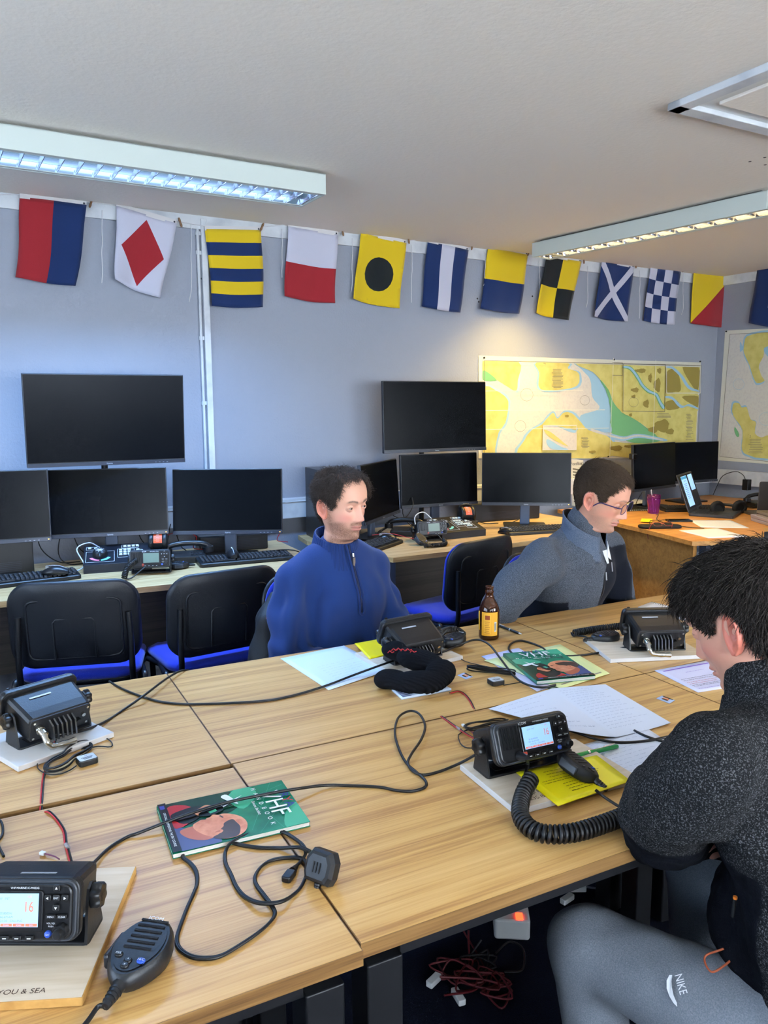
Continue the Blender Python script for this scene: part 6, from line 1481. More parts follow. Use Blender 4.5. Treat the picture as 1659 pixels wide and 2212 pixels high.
t = thing('mobile_phone', 'black mobile phone on the corner desk left of the printed sheet', 'phone', T(1466, 1126, 0), R(-30)); b = MB(); b.rbox((0, 0, .005), (.16, .075, .010), .01, M_black, .003); b.build('body', t); b = MB(); b.box((0, 0, .0104), (.150, .066, .0006), M_screen); b.build('screen', t)
# webcam on the corner monitor
w_ = onz(1351, 1000, 1.12); w_ = Vector((3.765, 2.31, 1.115)); t = thing('webcam', 'small black webcam clipped to the left edge of the corner monitors', 'webcam', w_, R(0)); b = MB(); b.rbox((0, 0, 0), (.05, .04, .04), .012, M_black, .004); b.build('body', t); b = MB(); b.cyl((0, -.02, 0), (0, -.03, 0), .014, M_screen, n=16); b.build('lens', t)
# headphones
t = thing('headphones', 'black headphones lying on the corner desk behind the laptop', 'headphones', (4.22, 1.86, TZ), R(-20))
b = MB(); b.tube(catmull([(-.085, 0, .03), (-.075, .07, .045), (0, .11, .05), (.075, .07, .045), (.085, 0, .03)], 6), .010, M_black, 8); b.build('headband', t)
for s in (-1, 1): b = MB(); b.tube([(s*.085+.04*math.cos(a), .0, .040+.036*math.sin(a)) for a in np.linspace(0, 2*PI, 16)], .016, M_blackm, 8); b.cyl((s*.085, -.01, .04), (s*.085, .012, .04), .03, M_black); b.build('ear_cup', t)
# power adapter on the trunking of the right wall
a = onx(1613, 1047, X1-.085); t = thing('power_adapter', 'black plug-in power adapter on the right-hand wall', 'power adapter', (X1-.085, a.y, a.z)); b = MB(); b.rbox((0, 0, 0), (.05, .05, .085), .006, M_black, .004); b.build('body', t)
b = MB(); b.tube(catmull([(-.02, 0, .042), (-.03, .02, .08), (-.04, .08, .10), (-.05, .18, .06), (-.06, .22, -.02), (-.08, .24, -.1)], 6), .003, M_rubber, 6); b.build('cable', t)
# pinned sheets beside the chart
def wsheet(label, pts, mt, rows, title=None):
    P = [ony(x, y, Y1-.004) for x, y in pts]; t, Mi = wthing('notice', label, 'notice', P[0], 'paper notices on the flag wall'); b = MB(); b.M = Mi
    b.flat(P[::-1], mt); b.flat([p+Vector((0, .002, 0)) for p in P], mt); n_ = Vector((0, -.0008, 0)); f = lambda u, v: P[0].lerp(P[1], u).lerp(P[3].lerp(P[2], u), v)+n_
    for k in range(rows): v = .2+.75*k/rows; b.flat([f(.12, v), f(.12, v+.4/rows), f(.8-.1*(k % 3), v+.4/rows), f(.8-.1*(k % 3), v)], M_cink)
    if title: c = f(.5, .09); b.text(title, .036, M_inkd, Matrix.Translation(c+n_) @ RX, .15)
    b.build('sheet', t)
wsheet('tall white Feedback notice on the wall behind the man in glasses', [(1233, 990), (1260, 994), (1266, 1098), (1236, 1092)], M_cpaper, 12, 'Feedback')
wsheet('small white notice with a teal heading just above the Feedback notice', [(1228, 974), (1253, 977), (1254, 990), (1228, 987)], M_cpaper, 2)

# ================================================================== loose leads behind the screens
def wire(label, P, r=.0028, mt=None, g='leads behind the screens'): return cable('screen_lead', label, 'cable', P, r, mt or M_rubber, g, 6, 6)
rr = random.Random(12)
def V3(x, y, z): return Vector((x, y, TZ+z))
WL = [('black lead hanging behind the left-edge monitor', [V3(-.1, 2.36, .22), V3(-.08, 2.38, .10), V3(.0, 2.42, .02), V3(.1, 2.46, .004)]),
 ('black lead sagging between the left monitors', [V3(.02, 2.40, .20), V3(.0, 2.42, .06), V3(.05, 2.40, .006), V3(.18, 2.44, .006)]),
 ('black lead crossing under the middle left monitor', [V3(.06, 2.42, .18), V3(.12, 2.44, .05), V3(.30, 2.43, .01), V3(.5, 2.46, .01)]),
 ('black lead dropping beside the right-hand left monitor', [V3(.56, 2.36, .30), V3(.55, 2.38, .16), V3(.58, 2.40, .05), V3(.62, 2.44, .01)]),
 ('thin black lead from the second keyboard to the back', [V3(.60, 2.12, .012), V3(.9, 2.10, .03), V3(1.08, 2.04, .022), V3(1.16, 1.98, -.1)]),
 ('black lead hanging in a loop behind the throttle lever', [V3(.36, 2.42, .22), V3(.40, 2.44, .08), V3(.5, 2.43, .02), V3(.54, 2.42, .16)]),
 ('black lead by the monitor column of the second desk', [V3(2.0, 2.46, .24), V3(1.96, 2.46, .10), V3(2.02, 2.40, .01), V3(2.2, 2.42, .006)]),
 ('black lead looping left of the console between the men', [V3(1.90, 2.42, .20), V3(1.84, 2.40, .12), V3(1.90, 2.35, .09), V3(1.98, 2.38, .15), V3(2.0, 2.42, .2)]),
 ('black lead drooping behind the throttle of the second desk', [V3(2.34, 2.46, .24), V3(2.40, 2.44, .08), V3(2.5, 2.38, .01), V3(2.6, 2.34, .004)]),
 ('black lead beside the stand of the bluish monitor', [V3(2.66, 2.24, .20), V3(2.76, 2.28, .12), V3(2.74, 2.30, .03), V3(2.66, 2.30, .004)]),
 ('black lead under the corner monitors', [V3(4.1, 2.42, .2), V3(4.0, 2.44, .08), V3(3.9, 2.38, .01), V3(3.86, 2.2, .006)]),
 ('black lead crossing the corner desk to the laptop', [V3(3.72, 2.05, .006), V3(3.66, 1.98, .02), V3(3.52, 1.86, .006), V3(3.46, 1.62, .006), V3(3.50, 1.50, .008)]),
 ('black lead under the wall desk at the left', [Vector((.02, 2.45, .40)), Vector((.08, 2.44, .27)), Vector((.2, 2.43, .26)), Vector((.32, 2.44, .30))])]
for l, P in WL: wire(l, P)
wire('silver grey lead arching into the left console', [V3(.17, 2.32, .09), V3(.12, 2.30, .12), V3(.06, 2.27, .10), V3(.08, 2.22, .03), V3(.03, 2.2, .006)], .003, M_mark)
wire('white lead arching into the console between the men', [V3(2.02, 2.22, .085), V3(1.98, 2.26, .13), V3(1.92, 2.26, .11), V3(1.90, 2.22, .05)], .003, M_white)
for k, (x, y) in enumerate([(.50, 2.30), (.95, 2.28)]): wire(['red lead curling behind the left desk telephone', 'red lead on the black case of the left desk'][k], [V3(x, y+.10, .10), V3(x+.06, y+.04, .13), V3(x+.14, y+.02, .10), V3(x+.13, y+.04, .04), V3(x+.20, y+.06, .02)], .002, M_red, 'red leads behind the screens')
wire('red lead crossing the slanted keyboard area behind the blue sweater', [V3(1.62, 2.24, .03), V3(1.70, 2.18, .04), V3(1.78, 2.10, .02), V3(1.84, 2.06, .01)], .002, M_red, 'red leads behind the screens')

# ================================================================== under the near tables
def F0(px, py, h=0): return onz(px, py, h)
t = thing('socket_strip', 'white socket strip with a lit red switch on the floor under the near table', 'power strip', F0(1104, 2012), R(-35))
b = MB(); b.rbox((0, 0, .03), (.10, .075, .06), .01, M_white, .006); b.build('case', t); b = MB(); b.rbox((.02, -.02, .062), (.02, .026, .006), .002, mat('red_neon_switch', (255, 50, 20), .4, emit=(255, 60, 30), estr=5), .001); b.build('switch', t); b = MB(); b.rbox((-.022, .02, .062), (.03, .02, .004), .002, mat('green_tag', (30, 120, 70), .5), .001); b.build('tag', t)
M_reddk = mat('dull_red_wire', (84, 18, 22), .5)  # red wire with the shade under the table put into its colour
for q in range(5):
    r_ = random.Random(q+40); P = []; cx, cy = [(1010, 2110), (985, 2090), (1050, 2120), (1030, 2080), (1075, 2140)][q]
    P.append(F0([995, 1012, 960, 1040, 950][q], [2000, 2010, 2150, 2030, 2110][q], .06))
    for k in range(9): a = k*2.3+q; P.append(F0(cx+62*math.cos(a)*r_.uniform(.4, 1), cy+42*math.sin(a)*r_.uniform(.4, 1), r_.uniform(.004, .05)))
    cable('wire_tangle', ['dull red wire tangled on the floor, its end rising towards the table', 'dull red wire in the middle of the floor tangle', 'dull red wire forming the low loops of the tangle', 'black wire within the floor tangle', 'dull red wire trailing right of the floor tangle'][q], 'wire', P, .0028, M_rubber if q == 3 else M_reddk, 'tangled wires on the floor', 6, 6)
for q, (x, y, a, lb) in enumerate([(938, 2124, 20, 'white inline connector at the left of the floor tangle'), (990, 2160, 80, 'white inline connector at the bottom of the floor tangle'), (1248, 1925, -30, 'white plug hanging in the dark beyond the knee'), (1445, 1935, -60, 'white plug under the table beside the jacket hem'), (1225, 1948, 10, 'small grey connector beyond the knee')]):
    t = thing('inline_connector', lb, 'connector', F0(x, y, .0)+Vector((0, 0, .001)), R(a), 'white connectors on the floor'); b = MB(); b.rbox((0, 0, .009), (.05, .02, .016), .004, M_white, .002); b.build('shell', t)
for q, (P, lb) in enumerate([([F0(1130, 1960, .02), F0(1190, 1930, .01), F0(1240, 1915, .01), F0(1300, 1920, .01)], 'grey flex running right from the socket strip on the floor'), ([F0(1440, 1910, .01), F0(1490, 1940, .01), F0(1530, 1960, .01), F0(1600, 1950, .01)], 'pale flex on the floor beside the jacket hem'), ([F0(1070, 2060, .01), F0(1100, 2035, .01), F0(1130, 2050, .01), F0(1128, 2095, .01), F0(1090, 2100, .01)], 'black loop of flex on the floor right of the tangle')]):
    cable('floor_flex', lb, 'cable', P, .003, [mat('grey_flex', (120, 122, 126), .5), mat('pale_flex', (160, 160, 150), .5), M_rubber][q], 'flexes on the floor', 6, 6)
# ================================================================== people
def sst(a, b, x): t = np.clip((x-a)/(b-a), 0, 1); return t*t*(3-2*t)
def G(x, s): return np.exp(-(x/s)**2)
ROWS = [  # t, z front, z back, y front, y back, half width, front roundness
 (0.00, .1255, .1255, .004, .016, .003, 2.0), (.04, .124, .123, -.022, .044, .029, 2.1), (.10, .116, .115, -.050, .070, .051, 2.2), (.18, .100, .100, -.0745, .0875, .0665, 2.3),
 (.27, .074, .074, -.0905, .098, .0755, 2.35), (.36, .045, .046, -.0955, .101, .0775, 2.3), (.44, .018, .020, -.0915, .099, .0760, 2.15), (.51, -.006, -.004, -.0905, .092, .0730, 2.0),
 (.58, -.030, -.024, -.0905, .081, .0695, 1.9), (.65, -.055, -.044, -.0905, .070, .0635, 1.68), (.72, -.078, -.060, -.0895, .063, .0570, 1.50), (.78, -.096, -.072, -.0850, .060, .0530, 1.42),
 (.82, -.106, -.080, -.0770, .059, .0525, 1.48), (.85, -.111, -.086, -.062, .059, .0545, 1.75), (.88, -.118, -.093, -.045, .060, .0555, 1.95), (.92, -.140, -.112, -.0385, .063, .0560, 2.0), (1.0, -.190, -.160, -.040, .070, .0590, 2.0)]
def head_grid(P, nt=170, na=200):
    R_ = np.array(ROWS); t = np.linspace(0, 1, nt); cols = []
    for k in range(1, 7):
        # smooth (Catmull-Rom) interpolation in t
        x = R_[:, 0]; y = R_[:, k]; m = np.gradient(y, x); i = np.clip(np.searchsorted(x, t)-1, 0, len(x)-2); h = x[i+1]-x[i]; s = (t-x[i])/h
        cols.append((2*s**3-3*s**2+1)*y[i]+(s**3-2*s**2+s)*h*m[i]+(-2*s**3+3*s**2)*y[i+1]+(s**3-s**2)*h*m[i+1])
    zf, zb, yf, yb, w, n = [c[:, None] for c in cols]
    a = np.linspace(-PI, PI, na, endpoint=False)[None, :]; a = a-.42*np.sin(a)      # denser at the face (a = 0)
    c, s = np.cos(a), np.sin(a); yc = .008+0*yf
    ex = 2/n; fx = np.sign(s)*np.abs(s)**ex; fy = np.abs(c)**ex
    X = w*np.where(c > 0, fx, np.sign(s)*np.abs(s)**(2/2.2)); Y = np.where(c > 0, yc-(yc-yf)*fy, yc+(yb-yc)*np.abs(c)**(2/2.2))
    f = (Y-yf)/(yb-yf); Z = zf+(zb-zf)*f
    # ---- features on the face, pushed along -Y
    F = sst(.02, .10, -Y+0*X)*sst(.075, .05, np.abs(X)); d = 0*X; ax = np.abs(X)
    nl = P.get('nose', 1.0)
    up = sst(-.043, -.026, Z)*sst(.040, .010, Z); prof = (.004+.0205*nl*sst(.034, -.028, Z)+.0025*G(Z+.027, .010))*up
    wn = .0065+.0045*sst(.02, -.025, Z); d += prof*np.exp(-(ax/wn)**2.2)
    d += .0105*G(ax-.0125, .0060)*G(Z+.0315, .0075)                                   # wings of the nose
    d += -.0125*G(ax-.031, .0155)*G(Z-.013, .0125)                                     # sockets
    d += -.006*G(ax-.016, .006)*G(Z-.010, .010)
    d += .0050*G(Z-.0345, .0075)*sst(.058, .040, ax)*(1-.45*G(ax, .008))                  # brow ridge
    d += .0045*G(ax-.047, .016)*G(Z+.014, .014)                                      # cheekbones
    d += -.0035*G(ax-.036, .012)*G(Z+.045, .016)
    d += .0045*G(ax, .016)*G(Z+.0485, .010)                                          # muzzle
    lw = sst(.0255, .012, ax)
    d += .0052*lw*G(Z+.0535, .0042)+.0058*lw*G(Z+.0645, .0050)-.0050*sst(.026, .020, ax)*G(Z+.0588+.0006*ax/.02, .0013+.0006*P.get('open', 0))
    d += -.0016*G(ax, .003)*G(Z+.047, .005)-.0045*G(ax, .018)*G(Z+.0755, .0060)+.0055*G(ax, .016)*G(Z+.093, .011)
    d += -.0022*G(ax-.027, .004)*G(Z+.058, .008); d += -.0016*G(ax-.021-.28*(-Z-.036).clip(0, .03), .0045)*sst(-.062, -.050, Z)*sst(-.030, -.040, Z)
    Y = Y-d*F*sst(1.01, .99, t[:, None])
    # eyelids: the skin follows the eyeball, with an almond opening cut back behind it
    for s_ in (-1, 1):
        cx, cz, cy = s_*.031, .0125, -.0745; rr = (X-cx)**2+(Z-cz)**2; R1 = .0132
        lid = cy-np.sqrt(np.clip(R1**2-rr, 0, None)); Y = np.where((rr < R1**2) & (Y < 0), np.minimum(Y, lid), Y)
        u = (X-cx)*s_/.0115; hi = P.get('eye_hi', .0048)*(1-u*u)*(1+.15*u); lo = -.0034*(1-u*u); dz = Z-cz+.0004
        ins = (dz < hi) & (dz > lo) & (np.abs(u) < 1) & (Y < 0); edge = np.minimum(hi-dz, dz-lo); Y = np.where(ins, Y+.0045*sst(0, .0013, edge), Y)
        lidf = (Y < 0) & (np.abs(u) < 1.1); Y = np.where(lidf, Y-.0009*G(dz-hi, .0010)*(np.abs(u) < 1)+.0012*G(dz-hi-.0040, .0012)*sst(1.1, .8, np.abs(u)), Y)
    return X, Y, Z, t
def hairline(X, Y, Z, st):
    """>0 inside the hair-bearing scalp"""
    ax = np.abs(X); front = st['front']-st.get('temple', .02)*G(ax-.045, .018)*-1+0*ax
    front = st['front']+st.get('recede', .012)*G(ax-.040, .016)-.5*np.clip(ax-.050, 0, 1)*1.2
    # the line runs: forehead -> temple -> sideburn before the ear -> behind the ear -> nape
    side = np.interp(Y, [-.10, -.062, -.046, -.030, -.020, -.004, .012, .024, .034, .05, .10], [front_z(0, st), .045, .020, st['burn'], st['burn'], .034, .036, .020, -.030, st['nape'], st['nape']])
    line = np.where(Y < -.062, front, np.where(Y < -.046, np.minimum(front, side+.02), side))
    return Z-line
def front_z(x, st): return st['front']
def skin_paint(X, Y, Z, P):
    base = np.array(srgb(*P['skin']))[:3]; C = np.ones(X.shape+(4,)); C[..., :3] = base; ax = np.abs(X)
    def mixc(m, col):
        c = np.array(srgb(*col))[:3]; C[..., :3] = C[..., :3]*(1-m[..., None])+c*m[..., None]
    F = (Y < -.02)
    mixc(.55*G(ax-.042, .020)*G(Z+.022, .018)*F, P['cheek']); mixc(.35*G(ax, .010)*G(Z+.028, .012)*F, P['cheek'])
    mixc(.30*G(ax-.031, .014)*G(Z-.004, .008)*F, P['lidc']); 
    bd = sst(-.030, -.052, Z)*sst(-.150, -.118, Z)*sst(.02, -.012, Y); bd = np.maximum(bd*(1-.75*G(ax-.030, .012)*sst(-.07, -.045, Z)), .85*sst(.020, -.01, Z)*sst(-.1, -.03, Z)*G(Y+.012, .018)*(ax > .05))
    mus = G(Z+.0455, .0055)*sst(.030, .022, ax)*F; bd = np.clip(bd+mus*.9-.6*G(ax, .020)*G(Z+.0585, .009)*F, 0, 1)
    gr = .55+.45*np.abs(np.sin(X*4100+3*np.sin(Z*900))*np.sin(Z*3700+2*np.sin(X*1100))); mixc(bd*gr*P['beard'], P['beardc'])
    lip = sst(.0245, .018, ax)*(G(Z+.0540, .0034)+G(Z+.0640, .0042)).clip(0, 1)*F; mixc(.65*lip, P['lip']); mixc(.9*sst(.025, .020, ax)*G(Z+.0590, .0012)*F, (96, 50, 46))
    mixc(.65*G(ax-.0095, .0035)*G(Z+.0400, .0022)*F, (90, 50, 44))
    ub = (ax-.010)/.038; bz = .0335+.006*np.sin(np.clip(ub, 0, 1)*2.4)-.006*np.clip(ub-.55, 0, 1); br = sst(-.03, .12, ub)*sst(1.06, .8, ub)*G(Z-bz, .0044-.0014*np.clip(ub, 0, 1))*F
    st = .6+.4*np.abs(np.sin(X*2600+Z*1500)); mixc(.97*br*(.4+.6*st)*P.get('brow', 1), P['hairc'])
    u = (ax-.031)/.0125; mixc(.75*G(Z-.0125-.0046*(1-u*u), .0009)*(np.abs(u) < 1.05)*F, (60, 38, 34))
    hm = sst(-.006, .008, hairline(X, Y, Z, P['style'])); mixc(hm*P.get('scalp', .8), P['hairc']); return C
def blob_ear(s):
    """one ear: a lofted shell, rim outside, hollow inside; s = +1 for +X side"""
    V = []; F = []; n = 28; prof = [(1.0, -.006), (1.06, .002), (1.0, .0085), (.90, .0105), (.80, .0075), (.70, .0035), (.55, .0045), (.42, .0015), (.25, -.003), (.05, -.0045)]
    for k, (r, o) in enumerate(prof):
        for i in range(n):
            a = 2*PI*i/n; y = .0175*math.cos(a)*(1+.10*math.sin(a)); z = .033*math.sin(a)
            if z < -.012: y = y*(1-.42*min(1, (-z-.012)/.02))-.004*min(1, (-z-.012)/.02)
            oo = o
            if .5 < r <= .9 and math.sin(a) < -.6: oo = .0045         # lobe is flat
            if r <= .95 and math.cos(a) < -.6: oo = o*.5+.0                        # front joins the cheek
            if .4 < r < .72 and math.sin(a) > .0: oo += .0028*max(0, math.sin(a))
            V.append((s*(oo+.0), y*r, z*r))
    for k in range(len(prof)-1):
        for i in range(n):
            j = (i+1) % n; q = (k*n+i, k*n+j, (k+1)*n+j, (k+1)*n+i); F.append(q if s > 0 else q[::-1])
    return V, F
def make_head(P, name='body'):
    X, Y, Z, t = head_grid(P); nt, na = X.shape; V = np.stack([X, Y, Z], -1).reshape(-1, 3); C = skin_paint(X, Y, Z, P).reshape(-1, 4); F = []
    for i in range(nt-1):
        b0 = i*na; j = np.arange(na); k = (j+1) % na; F += np.stack([b0+j, b0+na+j, b0+na+k, b0+k], 1).tolist()
    V = V.tolist(); C = C.tolist(); V.append((0, .01, .1258)); C.append(C[0]); c = len(V)-1; F += [(c, j, (j+1) % na) for j in range(na)]
    er = np.array(srgb(*P['ear']))
    for s in (-1, 1):
        ev, ef = blob_ear(s); M_ = Matrix.Translation((s*.0765, .014, -.001)) @ Matrix.Rotation(R(-12), 4, 'X') @ Matrix.Rotation(R(-s*24), 4, 'Z') @ Matrix.Scale(1.08, 4); b0 = len(V)
        for q in ev:
            V.append(tuple(M_ @ Vector(q))); dd = math.hypot(q[1]/.0175, q[2]/.033); sh = er.copy(); sh[:3] = er[:3]*(1 if dd > .6 else .80); C.append(sh.tolist())
        F += [tuple(b0+i for i in f) for f in ef]
    return V, F, C
def eyes(root, M, P, gaze):
    for s in (-1, 1):
        b = MB(); Mx = M @ Matrix.Translation((s*.031, -.0751, .0125)) @ Matrix.Rotation(gaze[0], 4, 'Z') @ Matrix.Rotation(gaze[1], 4, 'X') @ Matrix.Rotation(PI/2, 4, 'X')
        b.M = Mx; r = .0107; mw = mat('eye_white', (160, 144, 138), .3); mi = mat('brown_iris', (84, 58, 40), .15); mp = mat('pupil', (10, 10, 12), .08)
        def ring(a): return (r*math.sin(a), r*math.cos(a))
        seg = [(R(180), R(34), mw), (R(34), R(15), mi), (R(15), R(.5), mp)]
        for a0, a1, m_ in seg: b.lathe([ring(a0+(a1-a0)*k/8) for k in range(9)], m_, 20)
        b.build('eye', root)
def strands(root, P, st, M, seed=1, name='hair'):
    """hair: a cap that follows the scalp plus tapered locks"""
    X, Y, Z, t = head_grid(P, 110, 140); nt, na = X.shape; m = hairline(X, Y, Z, st); nrm = np.stack([X/.078**2, (Y-.01)/.1**2, (Z-.02)/.105**2], -1); nrm /= np.linalg.norm(nrm, axis=-1)[..., None]
    thick = st['cap']*sst(-.001, .022, m)*(.35+.65*sst(-.02, .07, Z)) if st.get('fade') else st['cap']*sst(-.001, .018, m)
    if 'thin' in st: thick = thick*(1-st['thin']*G(X, .05)*G(Y+.045, .045)*sst(.05, .08, Z))
    V0 = np.stack([X, Y, Z], -1); r_ = np.random.RandomState(seed); nn = vnoise(V0.reshape(-1, 3), st.get('nscale', 22), seed).reshape(nt, na)
    V = V0+nrm*(thick*(1+.35*nn)+.0006)[..., None]; b = MB(); b.M = M; keep = m > -.001; vs_ = V.reshape(-1, 3).tolist(); fs_ = []
    if 'thin' in st: keep = keep & ~((np.abs(X) < .045+.2*(Z-.1)) & (Y < -.015) & (Y > -.10) & (Z > .05))
    for i in range(nt-1):
        if Z[i].min() < -.08: break
        for j in range(na):
            k = (j+1) % na
            if keep[i, j] and keep[i+1, j] and keep[i, k] and keep[i+1, k]: fs_.append((i*na+j, (i+1)*na+j, (i+1)*na+k, i*na+k))
    b.add(vs_+[(0, .01, .1262+st['cap'])], fs_+([] if 'thin' in st and False else [(nt*na, j, (j+1) % na) for j in range(na)]), P['hairm'], True); b.build(name, root)
    # locks
    idx = np.argwhere((m > st.get('edge', .001)) & (Z > -.07)); idx = idx[(idx[:, 0] > 0)]
    ar = np.linalg.norm(np.cross(np.roll(V0, -1, 1)-V0, np.roll(V0, -1, 0)-V0), axis=-1)[idx[:, 0], idx[:, 1]]; pick = r_.choice(len(idx), 60000, p=ar/ar.sum()).tolist()
    VV = []; FF = []; rr = random.Random(seed); N = st['n']; cen = Vector(st['whorl'])
    area = np.abs(np.sin(np.linspace(0, PI, nt)))  # approx
    cnt = 0
    while cnt < N:
        i, j = idx[pick.pop()]
        p = Vector(V0[i, j]); n_ = Vector(nrm[i, j]); p_m = m[i, j]
        if 'thin' in st and abs(p.x) < .05 and p.y < -.01 and p.z > .05 and rr.random() > st['keep']: continue
        fl = (p-cen); fl = fl-n_*fl.dot(n_)
        if fl.length < 1e-4: continue
        fl.normalize(); fl = fl*st['radial']+Vector(st['sweep'])*(1 if p.z > .02 else .3)+Vector((0, 0, -1))*st['fall']*(1 if p.z < .05 else .4); fl = fl-n_*fl.dot(n_)
        if fl.length < 1e-4: continue
        fl.normalize(); L_ = st['len'](p)*rr.uniform(.6, 1.15); ph = rr.uniform(0, 6.28); cr_ = st['curl']*rr.uniform(.5, 1.4); K = st.get('K', 7); pts = []; base = min(.0045, .0015+p_m*.15)+st['cap']*.75*min(1, max(0, p_m/.018))*(1 if not st.get('fade') else .35+.65*min(1, max(0, (p.z+.02)/.09)))
        fl = (fl+Vector((rr.gauss(0, 1), rr.gauss(0, 1), rr.gauss(0, 1)))*st['mess']).normalized(); sd = n_.cross(fl).normalized()
        for k in range(K):
            u = k/(K-1); lift = st['lift']*math.sin(min(1, u*1.3)*PI*.62)*L_
            q = p+n_*(.001+lift+base)+fl*(L_*u)
            # keep to the skull: pull towards it as it runs along
            q = q-n_*(L_*L_*u*u/(2*.095))*(1-st['lift'])
            q += (sd*math.cos(ph+u*st['turns'])+n_*math.sin(ph+u*st['turns']))*cr_*u**.5
            q += Vector((0, 0, -1))*st.get('droop', .0)*u*u*L_; pts.append(q)
        w_ = st['w']*rr.uniform(.7, 1.3); b0 = len(VV)
        for k, q in enumerate(pts):
            u = k/(K-1); r0 = w_*(1-u**2.2)+.00015; d = (pts[min(k+1, K-1)]-pts[max(0, k-1)]).normalized(); e1 = d.cross(n_)
            e1 = e1.normalized() if e1.length > 1e-5 else sd; e2 = e1.cross(d)
            for a in (0, 2.094, 4.189): VV.append(q+e1*(r0*math.cos(a))+e2*(r0*math.sin(a)*.7))
        for k in range(K-1):
            for a in range(3): c = (a+1) % 3; FF.append((b0+k*3+a, b0+k*3+c, b0+k*3+3+c, b0+k*3+3+a))
        cnt += 1
    b = MB(); b.M = M; b.add(VV, FF, P['hairm'], True); b.build('hair_locks', root)
def hair_mat(name, c1, c2, rough=.62):
    m = mat(name, c1, rough, spec=.12, noisec=(420, c2, .4, .8)); return m
M_skin = paintmat('skin', .5, sss=.12, bump=(350, .12), spec=.35)
def join_body(root, parts):
    """body: head, neck, hands as one mesh object"""
    V = []; F = []; C = []
    for (v, f, c, M) in parts:
        b0 = len(V); V += [tuple(M @ Vector(p)) for p in v]; F += [tuple(b0+i for i in q) for q in f]; C += c
    me = bpy.data.meshes.new('body'); me.from_pydata(V, [], F); me.update(); me.polygons.foreach_set('use_smooth', [True]*len(F))
    a = me.color_attributes.new('paint', 'FLOAT_COLOR', 'POINT'); a.data.foreach_set('color', np.array(C, np.float32).ravel())
    me.materials.append(M_skin); o = bpy.data.objects.new('body', me); COL.objects.link(o); o.parent = root; return o
def hand(curl=.5, side=1):
    """right hand (side=1) or left (-1): wrist at origin, fingers along -Z, palm facing -Y, thumb at side*-X"""
    P = [sd_cap((0, 0, .035), (0, 0, -.01), .027, .025)]; P[0].k = .02
    for x in (-.024, -.008, .008, .024): c_ = sd_cap((x*.6, .0, -.01), (x, -.002, -.085+abs(x-.004)*.25), .0155, .0115); c_.k = .012; P.append(c_)
    for i, (x, L_) in enumerate(((-.027, .064), (-.009, .074), (.009, .070), (.026, .054))):
        z0 = -.086+abs(x-.004)*.25; p = Vector((x, -.002, z0)); a = 0.0; seg = [L_*.46, L_*.30, L_*.24]; r0 = .0092
        for k, s_ in enumerate(seg):
            a += curl*(.55 if k == 0 else .8); q = p+Vector((x*.04, -math.sin(a), -math.cos(a)))*s_; c_ = sd_cap(p, q, r0, r0*.92); c_.k = .0035; P.append(c_); p = q; r0 *= .92
    p = Vector((-.022, -.004, -.022)); q = Vector((-.046, -.016, -.052)); r_ = Vector((-.052, -.026, -.080)); s3 = Vector((-.047, -.036, -.100))
    for a_, b_, ra, rb in ((p, q, .015, .0118), (q, r_, .0118, .0105), (r_, s3, .0105, .0088)): c_ = sd_cap(a_, b_, ra, rb); c_.k = .006; P.append(c_)
    lo = np.min([f.bb[0] for f in P], 0)-.01; hi = np.max([f.bb[1] for f in P], 0)+.01; V, F = surf_nets(sd_union(P, .006), lo, hi, .0028)
    V[:, 0] *= side
    if side < 0: F = F[:, ::-1]
    return V, F
def hand_part(P, M, curl, side):
    V, F = hand(curl, side); c = np.tile(np.array(srgb(*P['skin'])), (len(V), 1)); k = sst(-.10, -.16, V[:, 2])[:, None]; c[:, :3] = c[:, :3]*(1-.25*k)+np.array(srgb(*P['cheek']))[:3]*.25*k
    return (V.tolist(), F.tolist(), c.tolist(), M)
def frame_to(a, b, palm):
    """matrix at a with -Z towards b and -Y near palm"""
    z = (Vector(a)-Vector(b)).normalized(); y = -(Vector(palm)-z*Vector(palm).dot(z)).normalized(); x = y.cross(z); return Matrix.Translation(a) @ Matrix((x, y, z)).transposed().to_4x4()
def dirM(loc, face, pitch, roll=0):
    """head matrix: local -Y looks along heading 'face' (xy), pitch down in degrees"""
    a = math.atan2(face[1], face[0])+PI/2; return Matrix.Translation(loc) @ Matrix.Rotation(a, 4, 'Z') @ Matrix.Rotation(R(pitch), 4, 'X') @ Matrix.Rotation(R(roll), 4, 'Y')
def shoes_legs(root, hips, knees, feet, mt, col, r=(.088, .066, .052)):
    pr = []
    for h, k, f_ in zip(hips, knees, feet): pr += [sd_cap(h, k, r[0], r[1]), sd_cap(k, f_+Vector((0, 0, .10)), r[1], r[2])]
    hm = (hips[0]+hips[1])/2; pr.append(sd_ell(hm+Vector((0, 0, .02)), (.19, .13, .11)))
    implicit('trousers', pr, .011, mt, root, .03, disp=lambda V: .004*vnoise(V, 7, 5, (1, 1, .5)), paint=lambda V: np.tile(np.array(srgb(*col)), (len(V), 1)))
    for k, f_ in zip(knees, feet):
        d = Vector((f_.x-k.x, f_.y-k.y, 0)); fw_ = Vector((0, 1, 0)) if d.length < .01 else d.normalized()
        b = MB(); a = math.atan2(fw_.y, fw_.x)-PI/2; b.M = Matrix.Translation(f_) @ Matrix.Rotation(a, 4, 'Z'); rings = []
        for z, k_, y in ((0, 1, 0), (.02, 1.03, 0), (.05, .95, -.005), (.08, .7, -.04), (.11, .55, -.06)): rings.append([(x*k_, yy*(k_ if yy > 0 else 1)+.06+y*.4, z) for x, yy in rrect(.095, .27, .046, 5)])
        b.loft(rings, M_black); b.build('shoe', root)

